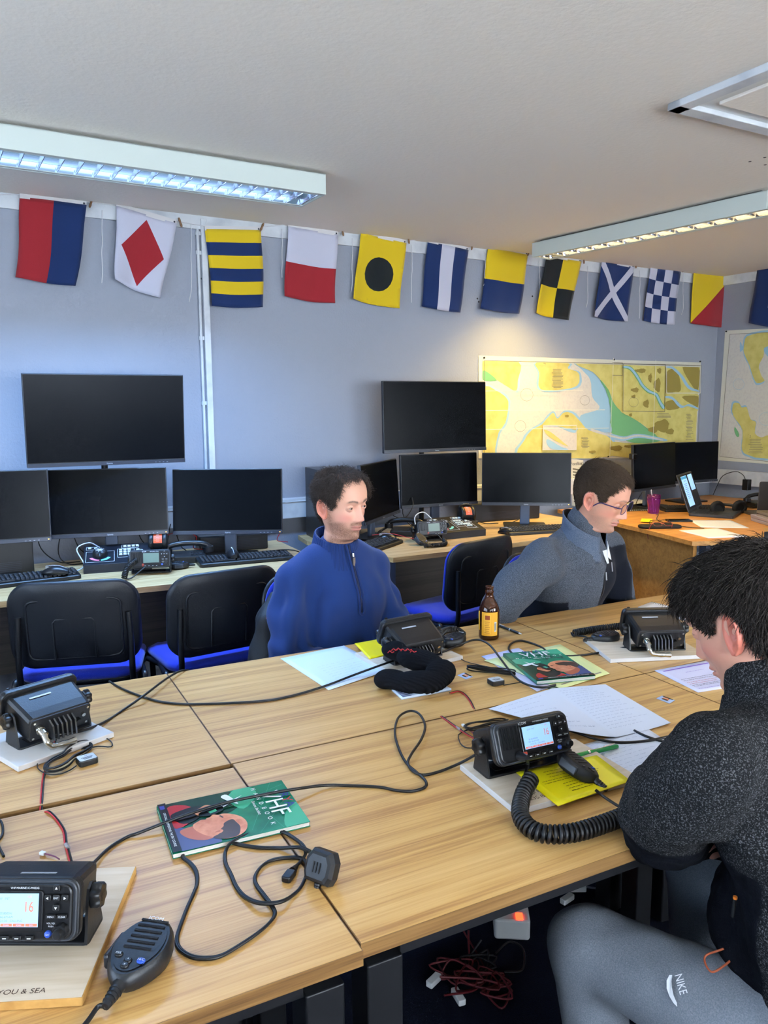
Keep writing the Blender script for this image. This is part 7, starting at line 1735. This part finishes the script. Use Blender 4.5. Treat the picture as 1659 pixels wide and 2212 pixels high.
# ------------------------------------------------------------------ man 1: blue quarter-zip
K1 = dict(skin=(214, 162, 138), cheek=(222, 134, 122), lidc=(186, 132, 116), lip=(196, 116, 108), beard=1.0, beardc=(120, 84, 66), hairc=(58, 44, 38), ear=(214, 136, 114), brow=1, scalp=.62, nose=1.0)
K1['style'] = dict(front=.101, recede=.040, burn=.004, nape=-.066); K1['hairm'] = hair_mat('dark_brown_curls', (60, 50, 45), (108, 95, 86))
H1 = at(738, 1094, 2.78); p1 = thing('person', 'person in a royal blue quarter-zip sweater sitting upright with short dark curly hair', 'person', (H1.x, H1.y, 0)); I1 = Matrix.Translation(-p1.location)
Mh1 = I1 @ dirM(H1, (.25, -.965), 6, -3)
def lp_(base, yaw):            # torso frame: x to the sitter's left, y backward
    a = math.atan2(yaw[1], yaw[0])+PI/2; M = Matrix.Translation(base) @ Matrix.Rotation(a, 4, 'Z'); return lambda x, y, z: M @ Vector((x, y, z))
q1 = lp_(H1-p1.location, (.12, -1))   # head-centred; local x>0 = +X when facing -Y
M_swt = paintmat('blue_fine_knit', .9, sheen=.12, bump=(700, .45), spec=.15)
def caps(pts, k=None):
    out = []
    for (a, ra), (b, rb) in zip(pts[:-1], pts[1:]):
        c = sd_cap(a, b, ra, rb)
        if k: c.k = k
        out.append(c)
    return out
hz1 = .47-H1.z
pr = [sd_ell(q1(0, .035, -.33), (.178, .122, .17)), sd_ell(q1(0, .045, -.52), (.168, .125, .17)), sd_ell(q1(0, .05, hz1+.06), (.180, .135, .13)), sd_ell(q1(0, .045, -.215), (.13, .085, .075)), sd_cap(q1(-.08, .05, -.190), q1(-.165, .05, -.245), .05, .058), sd_cap(q1(.08, .05, -.190), q1(.165, .05, -.245), .05, .058), sd_cap(q1(0, .048, -.15), q1(0, .05, -.22), .058, .085)]
eR, eL = q1(-.222, .0, -.500), q1(.235, .01, -.48); wR, wL = q1(-.08, -.215, -.575), q1(.22, -.20, -.56)
pr += caps([(q1(-.170, .05, -.255), .058), (q1(-.203, .03, -.37), .057), (eR, .054)])+caps([(eR, .053), (q1(-.17, -.11, -.53), .047), (wR, .038)])
pr += caps([(q1(.170, .05, -.255), .058), (q1(.205, .035, -.36), .057), (eL, .053)])+caps([(eL, .053), (q1(.24, -.10, -.53), .048), (wL, .040)])
def folds(V, A, sc_, seed, st=(1, 1, .4)):
    n = vnoise(V, sc_, seed, st); return A*(.4-np.minimum(n*n, 1.2))
def swdisp(V):
    A = np.array(p1.location); d = .003*vnoise(V, 5.5, 11, (1, 1, .55))+folds(V, .032, 4.2, 12, (1, 1, .40))*sst(q1(0, 0, -.20).z, q1(0, 0, -.32).z, V[:, 2]); z = V[:, 2]
    # soft drag folds from the armpit down and creases at the elbow
    for e in (eR, eL):
        r_ = np.linalg.norm(V-np.array(e), axis=1); d += .005*np.sin((V[:, 2]-e.z)*95+V[:, 0]*30)*np.exp(-(r_/.075)**2)
    d += .004*np.sin(V[:, 0]*38+V[:, 2]*26)*np.exp(-((z-q1(0, 0, -.50).z)/.10)**2)
    return d
blue1 = np.array(srgb(28, 52, 106))
implicit('sweater', pr, .0075, M_swt, p1, .05, disp=swdisp, paint=lambda V: np.tile(blue1, (len(V), 1)))
# ribbed stand collar
b = MB(); rings = []; N = 288
for z, r_, ty in ((-.208, .112, 0), (-.192, .106, 0), (-.168, .096, 0), (-.140, .085, 0), (-.110, .078, .0), (-.104, .075, 0), (-.106, .070, 0), (-.135, .070, 0)):
    rings.append([tuple(q1((r_+.0032*abs(math.sin(24*a)))*math.sin(a), .040-(r_*.90+.0032*abs(math.sin(24*a)))*math.cos(a), z-(.024 if z > -.15 else .010)*math.cos(a)-.002)) for a in [2*PI*i/N for i in range(N)]])
b.loft(rings, mat('blue_rib_collar', (27, 48, 98), .9, spec=.1, sheen=.2, bump=(700, .3)), True, (False, False)); b.build('ribbed_collar', p1)
def front(qf, x, z, y0=-.2, prims=pr, off=.003):    # outermost point of the garment at (x, z) when coming from the front
    P0 = qf(x, -.35, z); P1 = qf(x, .05, z); f = sd_union(prims, .035)
    for k in range(160):
        c = P0.lerp(P1, k/160)
        if f(np.array([c.x]), np.array([c.y]), np.array([c.z]))[0] < off: return c
    return P1
zp1 = [q1(.0, -.040, -.132), q1(.001, -.054, -.168), q1(.002, -.070, -.205)]+[front(q1, .004+.014*k/9, -.240-.130*k/9, off=.010) for k in range(10)]
b = MB(); 
for s in (-1, 1): b.tube([p+Vector((s*.0085, 0, 0)) for p in zp1]+[zp1[-1]+Vector((0, 0, -.009))], .0042, mat('blue_rib_collar', (27, 48, 98), .9), 8)
b.tube([p+Vector((0, .002, 0)) for p in zp1], .0030, mat('zip_tape_navy', (24, 34, 70), .6), 6); b.build('zip_placket', p1)
b = MB(); p = q1(.004, -.062, -.160); b.tube([p, p+Vector((.0, -.002, -.012))], .0045, M_metal, 8); b.rbox((0, 0, 0), (.009, .004, .032), .002, mat('brown_zip_pull', (112, 96, 84), .5), .001, M=Matrix.Translation(p+Vector((.001, -.006, -.030)))); b.build('zip_pull', p1)
b = MB(); e = front(q1, .088, -.315, off=.002); b.flat([e+Vector((-.006, 0, -.008)), e+Vector((.006, -.001, -.008)), e+Vector((-.004, -.001, .010))], mat('zip_tape_navy', (24, 34, 70), .6)); b.build('chest_emblem', p1)
vh, fh, ch = make_head(K1); hp1 = [(vh, fh, ch, Mh1)]
hp1 += [hand_part(K1, frame_to(wR, wR+Vector((.06, -.03, -.04)), (0, 0, -1)), .6, 1), hand_part(K1, frame_to(wL, wL+Vector((-.07, -.02, -.04)), (0, 0, -1)), .6, -1)]
join_body(p1, hp1); eyes(p1, Mh1, K1, (R(16), R(4)))
strands(p1, K1, dict(K1['style'], cap=.004, nscale=26, thin=.8, keep=.60, n=8500, whorl=(0, .03, .12), radial=1, sweep=(0, .15, .1), fall=.35, K=12, len=lambda p: .030 if p.z > .05 else (.022 if p.z > .03 else .009), curl=.0055, turns=6.5, lift=.14, mess=.30, w=.00062, edge=.004), Mh1, 3)
shoes_legs(p1, [q1(-.09, -.02, hz1+.04), q1(.09, -.02, hz1+.04)], [q1(-.10, -.42, hz1+.06), q1(.10, -.42, hz1+.06)], [Vector((q1(-.10, -.40, 0).x, q1(-.10, -.40, 0).y, 0)), Vector((q1(.10, -.40, 0).x, q1(.10, -.40, 0).y, 0))], paintmat('dark_jeans', .9, bump=(500, .3)), (30, 36, 52))

# ------------------------------------------------------------------ man 2: grey marl half-zip, glasses, leaning on his arm
K2 = dict(skin=(202, 148, 124), cheek=(206, 128, 112), lidc=(170, 118, 104), lip=(186, 110, 104), beard=.6, beardc=(136, 112, 100), hairc=(70, 56, 46), ear=(200, 128, 108), brow=.6, scalp=.85, nose=1.12, open=1, eye_hi=.0030)
K2['style'] = dict(front=.090, recede=.012, burn=.010, nape=-.066); K2['hairm'] = hair_mat('short_brown_hair', (66, 53, 43), (92, 76, 60))
H2 = at(1296, 1078, 2.90); p2 = thing('person', 'person in a grey marl half-zip fleece and glasses leaning forward with lips parted', 'person', (H2.x, H2.y, 0)); I2 = Matrix.Translation(-p2.location)
Mh2 = I2 @ dirM(H2, (.42, -.90), 21, -4)
q2 = lp_(H2-p2.location, (.30, -.95)); hz2 = .47-H2.z
M_marl = paintmat('grey_marl_fleece', .95, sheen=.05, bump=(500, .5), spec=.1, speck=(600, (112, 118, 128), .44, .68))
pr2 = [sd_ell(q2(0, .11, -.30), (.190, .125, .16)), sd_ell(q2(0, .17, -.46), (.182, .135, .16)), sd_ell(q2(0, .23, hz2+.08), (.188, .145, .14)), sd_ell(q2(0, .08, -.215), (.135, .09, .07)), sd_cap(q2(-.10, .09, -.20), q2(-.190, .115, -.215), .052, .068), sd_cap(q2(.10, .08, -.20), q2(.215, .085, -.225), .052, .068), sd_cap(q2(0, .05, -.10), q2(0, .08, -.21), .070, .090)]
e2R = q2(-.385, .19, -.385); w2R = q2(-.345, .20, -.60); e2L = q2(.262, .03, -.46); w2L = q2(.12, -.16, -.56)
pr2 += caps([(q2(-.195, .12, -.225), .072), (q2(-.30, .16, -.30), .062), (e2R, .055)])+caps([(e2R, .055), (q2(-.362, .20, -.49), .050), (w2R, .043)])
pr2 += caps([(q2(.225, .085, -.235), .068), (q2(.255, .06, -.35), .064), (e2L, .055)])+caps([(e2L, .055), (w2L, .040)])
def mdisp(V):
    d = .003*vnoise(V, 5, 21, (1, 1, .6))+folds(V, .018, 4, 22, (1, 1, .5))
    for e in (e2R, e2L): r_ = np.linalg.norm(V-np.array(e), axis=1); d += .006*np.sin((V[:, 2]-e.z)*80+V[:, 1]*30)*np.exp(-(r_/.08)**2)
    # hem of the chest band
    z = V[:, 2]-q2(0, 0, -.505).z; d += .006*np.exp(-(z/.012)**2)-.004*np.exp(-((z+.02)/.010)**2)
    return d
i2m = (Matrix.Rotation(math.atan2(-.95, .30)+PI/2, 4, 'Z')).inverted()
def marl_paint(V):
    c = np.tile(np.array(srgb(50, 55, 63)), (len(V), 1)); L_ = (V-np.array(H2-p2.location)+0)@np.array(i2m.to_3x3()).T
    x, y, z = L_[:, 0], L_[:, 1], L_[:, 2]; blk = np.array([*srgb(20, 23, 32)[:3], 0.0])
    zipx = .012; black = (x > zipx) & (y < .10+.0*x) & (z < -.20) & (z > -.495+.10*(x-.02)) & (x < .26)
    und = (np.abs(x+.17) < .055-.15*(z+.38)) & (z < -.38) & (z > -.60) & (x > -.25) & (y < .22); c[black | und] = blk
    low = (z < -.535) & (np.abs(x) < .26); return c
implicit('fleece', pr2, .0065, M_marl, p2, .045, disp=mdisp, paint=marl_paint)
# stand collar, open at the front, with black lining
def open_collar(qf, root, cx, cy, levels, a0, a1, mo, mi, nm='collar', thick=.005):
    V = []; F = []; n = 40
    for k, (z, r_, fd) in enumerate(levels):
        for i in range(n+1):
            a = R(a0+(a1-a0)*i/n); f = math.cos(a); V.append(tuple(qf(cx+r_*math.sin(a), cy-r_*.95*f, z-fd*f)))
    for k in range(len(levels)-1):
        for i in range(n): F.append((k*(n+1)+i, k*(n+1)+i+1, (k+1)*(n+1)+i+1, (k+1)*(n+1)+i))
    b = MB(); b.add(V, F, mo, True); o = b.build(nm, root); o.data.materials.append(mi); md = o.modifiers.new('s', 'SOLIDIFY'); md.thickness = thick; md.offset = -1; md.material_offset = 1
    a_ = o.data.color_attributes.new('paint', 'FLOAT_COLOR', 'POINT'); a_.data.foreach_set('color', np.tile(np.array(srgb(66, 78, 96), np.float32), len(V)).astype(np.float32)); return o
M_lin = mat('black_fleece_lining', (20, 22, 28), .9)
open_collar(q2, p2, 0, .058, [(-.225, .096, .010), (-.190, .097, .030), (-.150, .090, .046), (-.118, .086, .048), (-.095, .087, .046)], 18, 342, M_marl, M_lin)
b = MB(); zp = [front(q2, .012, -.235-.255*k/11, prims=pr2, off=.004) for k in range(12)]; b.tube(zp, .0045, mat('black_zip', (16, 17, 22), .4), 8); b.build('zip', p2)
b = MB(); q = front(q2, .060, -.245, prims=pr2, off=.006); b.tube([q, q+Vector((.004, -.002, -.035))], .003, M_alu, 8); q = front(q2, .012, -.275, prims=pr2, off=.008); b.tube([q, q+Vector((.002, -.003, -.03))], .003, M_alu, 8); b.build('zip_pull', p2)
# white shirt collar at the throat
b = MB()
for s in (1,):
    a, c, d, e = q2(s*.004, -.036, -.212), q2(s*.026, -.026, -.172), q2(s*.036, -.018, -.160), q2(s*.020, -.044, -.226)
    b.add([a, e, d, c], [(0, 1, 2, 3)], mat('white_cotton', (226, 228, 232), .7))
b.add([q2(-.016, -.024, -.19), q2(.016, -.024, -.19), q2(.006, -.040, -.238), q2(-.006, -.040, -.238)], [(0, 1, 2, 3)], mat('white_cotton', (226, 228, 232), .7)); o = b.build('shirt_collar', p2); md = o.modifiers.new('s', 'SOLIDIFY'); md.thickness = .002
vh, fh, ch = make_head(K2); hp2 = [(vh, fh, ch, Mh2), hand_part(K2, frame_to(w2R, w2R+Vector((.03, -.02, -.10)), (.9, 0, 0)), .45, 1), hand_part(K2, frame_to(w2L, w2L+Vector((-.06, -.05, -.03)), (0, 0, -1)), .5, -1)]
join_body(p2, hp2); eyes(p2, Mh2, K2, (R(10), R(14)))
strands(p2, K2, dict(K2['style'], cap=.008, fade=True, nscale=9, n=15000, whorl=(0, .075, .105), radial=.5, sweep=(.25, -1, 0), fall=.2, len=lambda p: .026 if p.z > .08 else (.014 if p.z > .05 else .006), curl=.0008, turns=2, lift=.08, mess=.16, w=.00055, edge=.004), Mh2, 5)
gl = MB(); Mg = Mh2 @ Matrix.Translation((0, -.1045, .012)) @ Matrix.Rotation(R(-6), 4, 'X')
specs(p2, Mg, mat('navy_purple_frame', (50, 40, 90), .35), mat('amber_reflecting_lens', (255, 244, 214), .03, trans=1, ior=1.1), .053, .035, .105, mat('navy_purple_frame', (50, 40, 90), .35))
shoes_legs(p2, [q2(-.10, .20, hz2+.04), q2(.09, .20, hz2+.04)], [q2(-.15, -.18, hz2+.06), q2(.10, -.22, hz2+.06)], [Vector((q2(-.15, -.14, 0).x, q2(-.15, -.14, 0).y, 0)), Vector((q2(.10, -.16, 0).x, q2(.10, -.16, 0).y, 0))], paintmat('teal_jeans', .9, bump=(500, .3)), (30, 62, 84))

# ------------------------------------------------------------------ man 3: charcoal marl jacket, head bowed, seen from behind his left shoulder
K3 = dict(skin=(208, 152, 130), cheek=(214, 124, 112), lidc=(186, 130, 116), lip=(196, 116, 108), beard=.14, beardc=(150, 108, 92), hairc=(44, 38, 36), ear=(210, 122, 102), brow=.8, scalp=.9, nose=.95, eye_hi=.0026)
K3['style'] = dict(front=.078, recede=.006, burn=.006, nape=-.062); K3['hairm'] = hair_mat('thick_dark_hair', (34, 30, 29), (72, 64, 58), .6)
H3 = at(1618, 1354, 1.36); p3 = thing('person', 'person with tousled dark hair bowed over the table in a charcoal jacket and joggers', 'person', (H3.x, H3.y, 0)); I3 = Matrix.Translation(-p3.location)
Mh3 = I3 @ dirM(H3, (-.16, .98), 26, 0)
q3 = lp_(H3-p3.location, (-.10, 1.0)); hz3 = .47-H3.z        # local x>0 is his left (image left)
M_marl3 = paintmat('charcoal_marl_fleece', .97, sheen=0, bump=(420, .6), spec=.08, speck=(380, (100, 100, 102), .52, .68))
e3L = q3(.180, -.03, -.300); w3L = q3(.06, -.02, -.365); e3R = q3(-.25, -.02, -.33); hb = at(1540, 1772, 1.34)-p3.location; w3R = hb+Vector((.085, .03, .01))
pr3 = [sd_ell(q3(0, .13, -.26), (.200, .135, .17)), sd_ell(q3(0, .19, -.43), (.185, .140, .17)), sd_ell(q3(0, .23, hz3+.06), (.190, .150, .12)), sd_ell(q3(-.03, .12, -.50), (.165, .15, .15)), sd_ell(q3(0, .085, -.175), (.15, .10, .08)), sd_cap(q3(-.10, .09, -.165), q3(-.19, .10, -.195), .058, .072), sd_cap(q3(.10, .09, -.165), q3(.21, .07, -.165), .062, .070), sd_cap(q3(0, .05, -.09), q3(0, .09, -.18), .074, .095)]
pr3 += caps([(q3(.212, .065, -.170), .070), (q3(.212, .02, -.235), .064), (e3L, .060)])+caps([(e3L, .060), (q3(.15, -.05, -.35), .056), (w3L, .048)])
pr3 += caps([(q3(-.195, .09, -.205), .076), (q3(-.25, .0, -.27), .068), (e3R, .060)])+caps([(e3R, .060), (w3R, .042)])
def d3(V):
    d = .003*vnoise(V, 5.5, 31, (1, 1, .7))+folds(V, .014, 4.4, 32, (1, 1, .7))+.0015*vnoise(V, 22, 33)
    for e in (e3L, q3(.20, .05, -.24)): r_ = np.linalg.norm(V-np.array(e), axis=1); d += .006*np.sin((V[:, 2]-e.z)*70+V[:, 0]*45)*np.exp(-(r_/.085)**2)
    return d
i3m = (Matrix.Rotation(math.atan2(1.0, -.10)+PI/2, 4, 'Z')).inverted()
def paint3(V):
    c = np.tile(np.array(srgb(25, 26, 28)), (len(V), 1)); L_ = (V-np.array(H3-p3.location))@np.array(i3m.to_3x3()).T; x, y, z = L_[:, 0], L_[:, 1], L_[:, 2]
    blk = np.array([*srgb(16, 18, 24)[:3], 0.0]); c[(z < -.335) & (y < .14) & (x < .30) & (x > -.2)] = blk; c[(z < -.30) & (np.abs(y-.03) < .06) & (x < .16) & (x > .05)] = blk
    return c
implicit('jacket', pr3, .0065, M_marl3, p3, .035, disp=d3, paint=paint3)
c3 = open_collar(q3, p3, 0, .055, [(-.195, .118, .020), (-.170, .106, .032), (-.135, .096, .040), (-.100, .090, .044), (-.080, .088, .046)], 12, 348, M_marl3, M_lin)
c3.data.attributes['paint'].data.foreach_set('color', np.tile(np.array(srgb(25, 26, 28), np.float32), len(c3.data.vertices)).astype(np.float32))
b = MB(); q = q3(.150, .085, -.405); b.tube([q, q+Vector((-.004, .0, -.03))], .003, M_black, 8); b.tube([q+Vector((0, 0, .004)), q], .0035, mat('orange_zip_stop', (220, 120, 40), .4), 8); b.build('pocket_zip', p3)
vh, fh, ch = make_head(K3); hp3 = [(vh, fh, ch, Mh3), hand_part(K3, frame_to(w3L, w3L+q3(-.10, .02, -.02)-q3(0, 0, 0), (0, 0, -1)), .9, -1), hand_part(K3, frame_to(w3R, hb, (0, .8, -.6)), .55, 1)]
join_body(p3, hp3); eyes(p3, Mh3, K3, (0, R(14)))
strands(p3, K3, dict(K3['style'], cap=.010, nscale=14, n=13000, whorl=(-.01, .07, .105), radial=.9, sweep=(.1, -.75, 0), fall=.30, len=lambda p: .044 if p.z > .065 else (.026 if p.z > .045 else (.020 if p.y > .03 else .008)), curl=.0022, turns=2.4, lift=.15, mess=.24, w=.0008, edge=.002, droop=.12), Mh3, 8)
kL, kR = q3(.145, -.20, hz3-.030), q3(-.20, -.18, hz3+.04)
M_jog = paintmat('grey_jogger_fleece', .95, sheen=.05, bump=(420, .5), spec=.1, speck=(420, (140, 144, 152), .40, .80))
shoes_legs(p3, [q3(.10, .21, hz3+.012), q3(-.10, .21, hz3+.012)], [kL, kR], [Vector((kL.x+.02, kL.y-.02, 0)), Vector((kR.x, kR.y-.02, 0))], M_jog, (106, 114, 124), (.098, .074, .058))
# printed tick and letters on the thigh
lg = [sd_cap(q3(.10, .21, hz3+.012), kL, .098, .074), sd_cap(q3(-.10, .21, hz3+.012), kR, .098, .074), sd_ell(q3(0, .21, hz3+.032), (.19, .13, .11))]
def onleg(px, py):
    d = ray(px, py).normalized(); f = sd_union(lg, .03); o = CAM-p3.location
    for k in range(1100):
        c = o+d*(.9+.0012*k)
        if f(np.array([c.x]), np.array([c.y]), np.array([c.z]))[0] < .011: return c
    return None
b = MB(); mw = mat('white_print_on_joggers', (226, 228, 232), .6)
tick = [(1446, 2106), (1440, 2118), (1440, 2135), (1446, 2152), (1454, 2166), (1463, 2175), (1462, 2166), (1455, 2150), (1451, 2132), (1450, 2118), (1452, 2106)]
P = [onleg(*q) for q in tick]
if all(P): b.add(P, [tuple(range(len(P)))], mw); b.build('tick_emblem', p3)
b = MB(); a, c, e = onleg(1458, 2108), onleg(1470, 2150), onleg(1470, 2108)
if a and c and e:
    y_ = (c-a).normalized(); x_ = (e-a); x_ = (x_-y_*x_.dot(y_)).normalized(); n_ = x_.cross(y_).normalized()
    if n_.dot(CAM-p3.location-a) < 0: n_ = -n_
    Mx = Matrix.Translation((a+c)/2+n_*.002+x_*.006) @ Matrix((y_, n_.cross(y_), n_)).transposed().to_4x4(); b.text('NIKE', .020, mw, Mx, (c-a).length); b.build('lettering', p3)
b = MB(); q = q3(.13, .06, hz3+.12); b.tube(catmull([q, q+Vector((-.02, .02, -.02)), q+Vector((-.03, .0, -.03)), q+Vector((-.01, -.01, -.02)), q+Vector((.03, -.01, -.01))], 6), .0018, mat('rust_drawstring', (170, 84, 50), .6), 6); b.build('drawstring', p3)

# ------------------------------------------------------------------ black jacket hung on the chair behind man 1
jc = at(584, 1350, 2.93); j = thing('hanging_jacket', 'black jacket with a red emblem hanging beside the chair of the man in blue', 'jacket', (jc.x, jc.y, .42)); O_ = jc-Vector((jc.x, jc.y, .42))
def jq(px, py, d): return at(px, py, d)-Vector((jc.x, jc.y, .42))
prj = [sd_cap(jq(592, 1290, 2.95), jq(582, 1340, 2.92), .022, .045), sd_cap(jq(582, 1340, 2.92), jq(576, 1420, 2.92), .045, .062), sd_cap(jq(608, 1320, 2.98), jq(610, 1420, 2.98), .05, .06), sd_cap(jq(576, 1420, 2.92), jq(570, 1470, 2.95), .062, .07)]
implicit('cloth', prj, .008, paintmat('black_softshell', .7, bump=(200, .4)), j, .03, disp=lambda V: .008*vnoise(V, 9, 41, (1, 1, .4)), paint=lambda V: np.tile(np.array(srgb(15, 16, 21)), (len(V), 1)))
b = MB(); f = sd_union(prj, .03)
def onj(px, py):
    d = ray(px, py).normalized(); o = CAM-Vector((jc.x, jc.y, .42))
    for k in range(700):
        c = o+d*(2.4+.0015*k)
        if f(np.array([c.x]), np.array([c.y]), np.array([c.z]))[0] < .010: return c
    return o+d*2.9
for pts in ([(575, 1336), (582, 1328), (588, 1336)], [(578, 1320), (588, 1326), (584, 1332)]): b.tube([onj(*q) for q in pts], .0022, mat('red_white_emblem', (190, 60, 64), .6), 6)
b.build('emblem', j)
# ------------------------------------------------------------------ daylight through the windows, and the fittings behind the camera
def area(name, loc, rot, sx, sy, pw, col, spread=180):
    l = bpy.data.lights.new(name, 'AREA'); l.shape = 'RECTANGLE'; l.size = sx; l.size_y = sy; l.energy = pw; l.color = col; l.spread = R(spread)
    o = bpy.data.objects.new(name, l); COL.objects.link(o); o.location = loc; o.rotation_euler = rot; return o
area('daylight_left', (X0-.2, -.15, 1.55), (0, R(-108), 0), 1.15, 2.8, P_WL, (.62, .78, 1))
area('daylight_rear', (-.1, Y0-.2, 1.55), (R(110), 0, 0), 2.5, 1.15, P_WR, (.85, .92, 1))
area('daylight_rear_right', (3.1, Y0-.2, 1.55), (R(110), 0, 0), 2.1, 1.15, P_WR*.8, (.88, .93, 1))
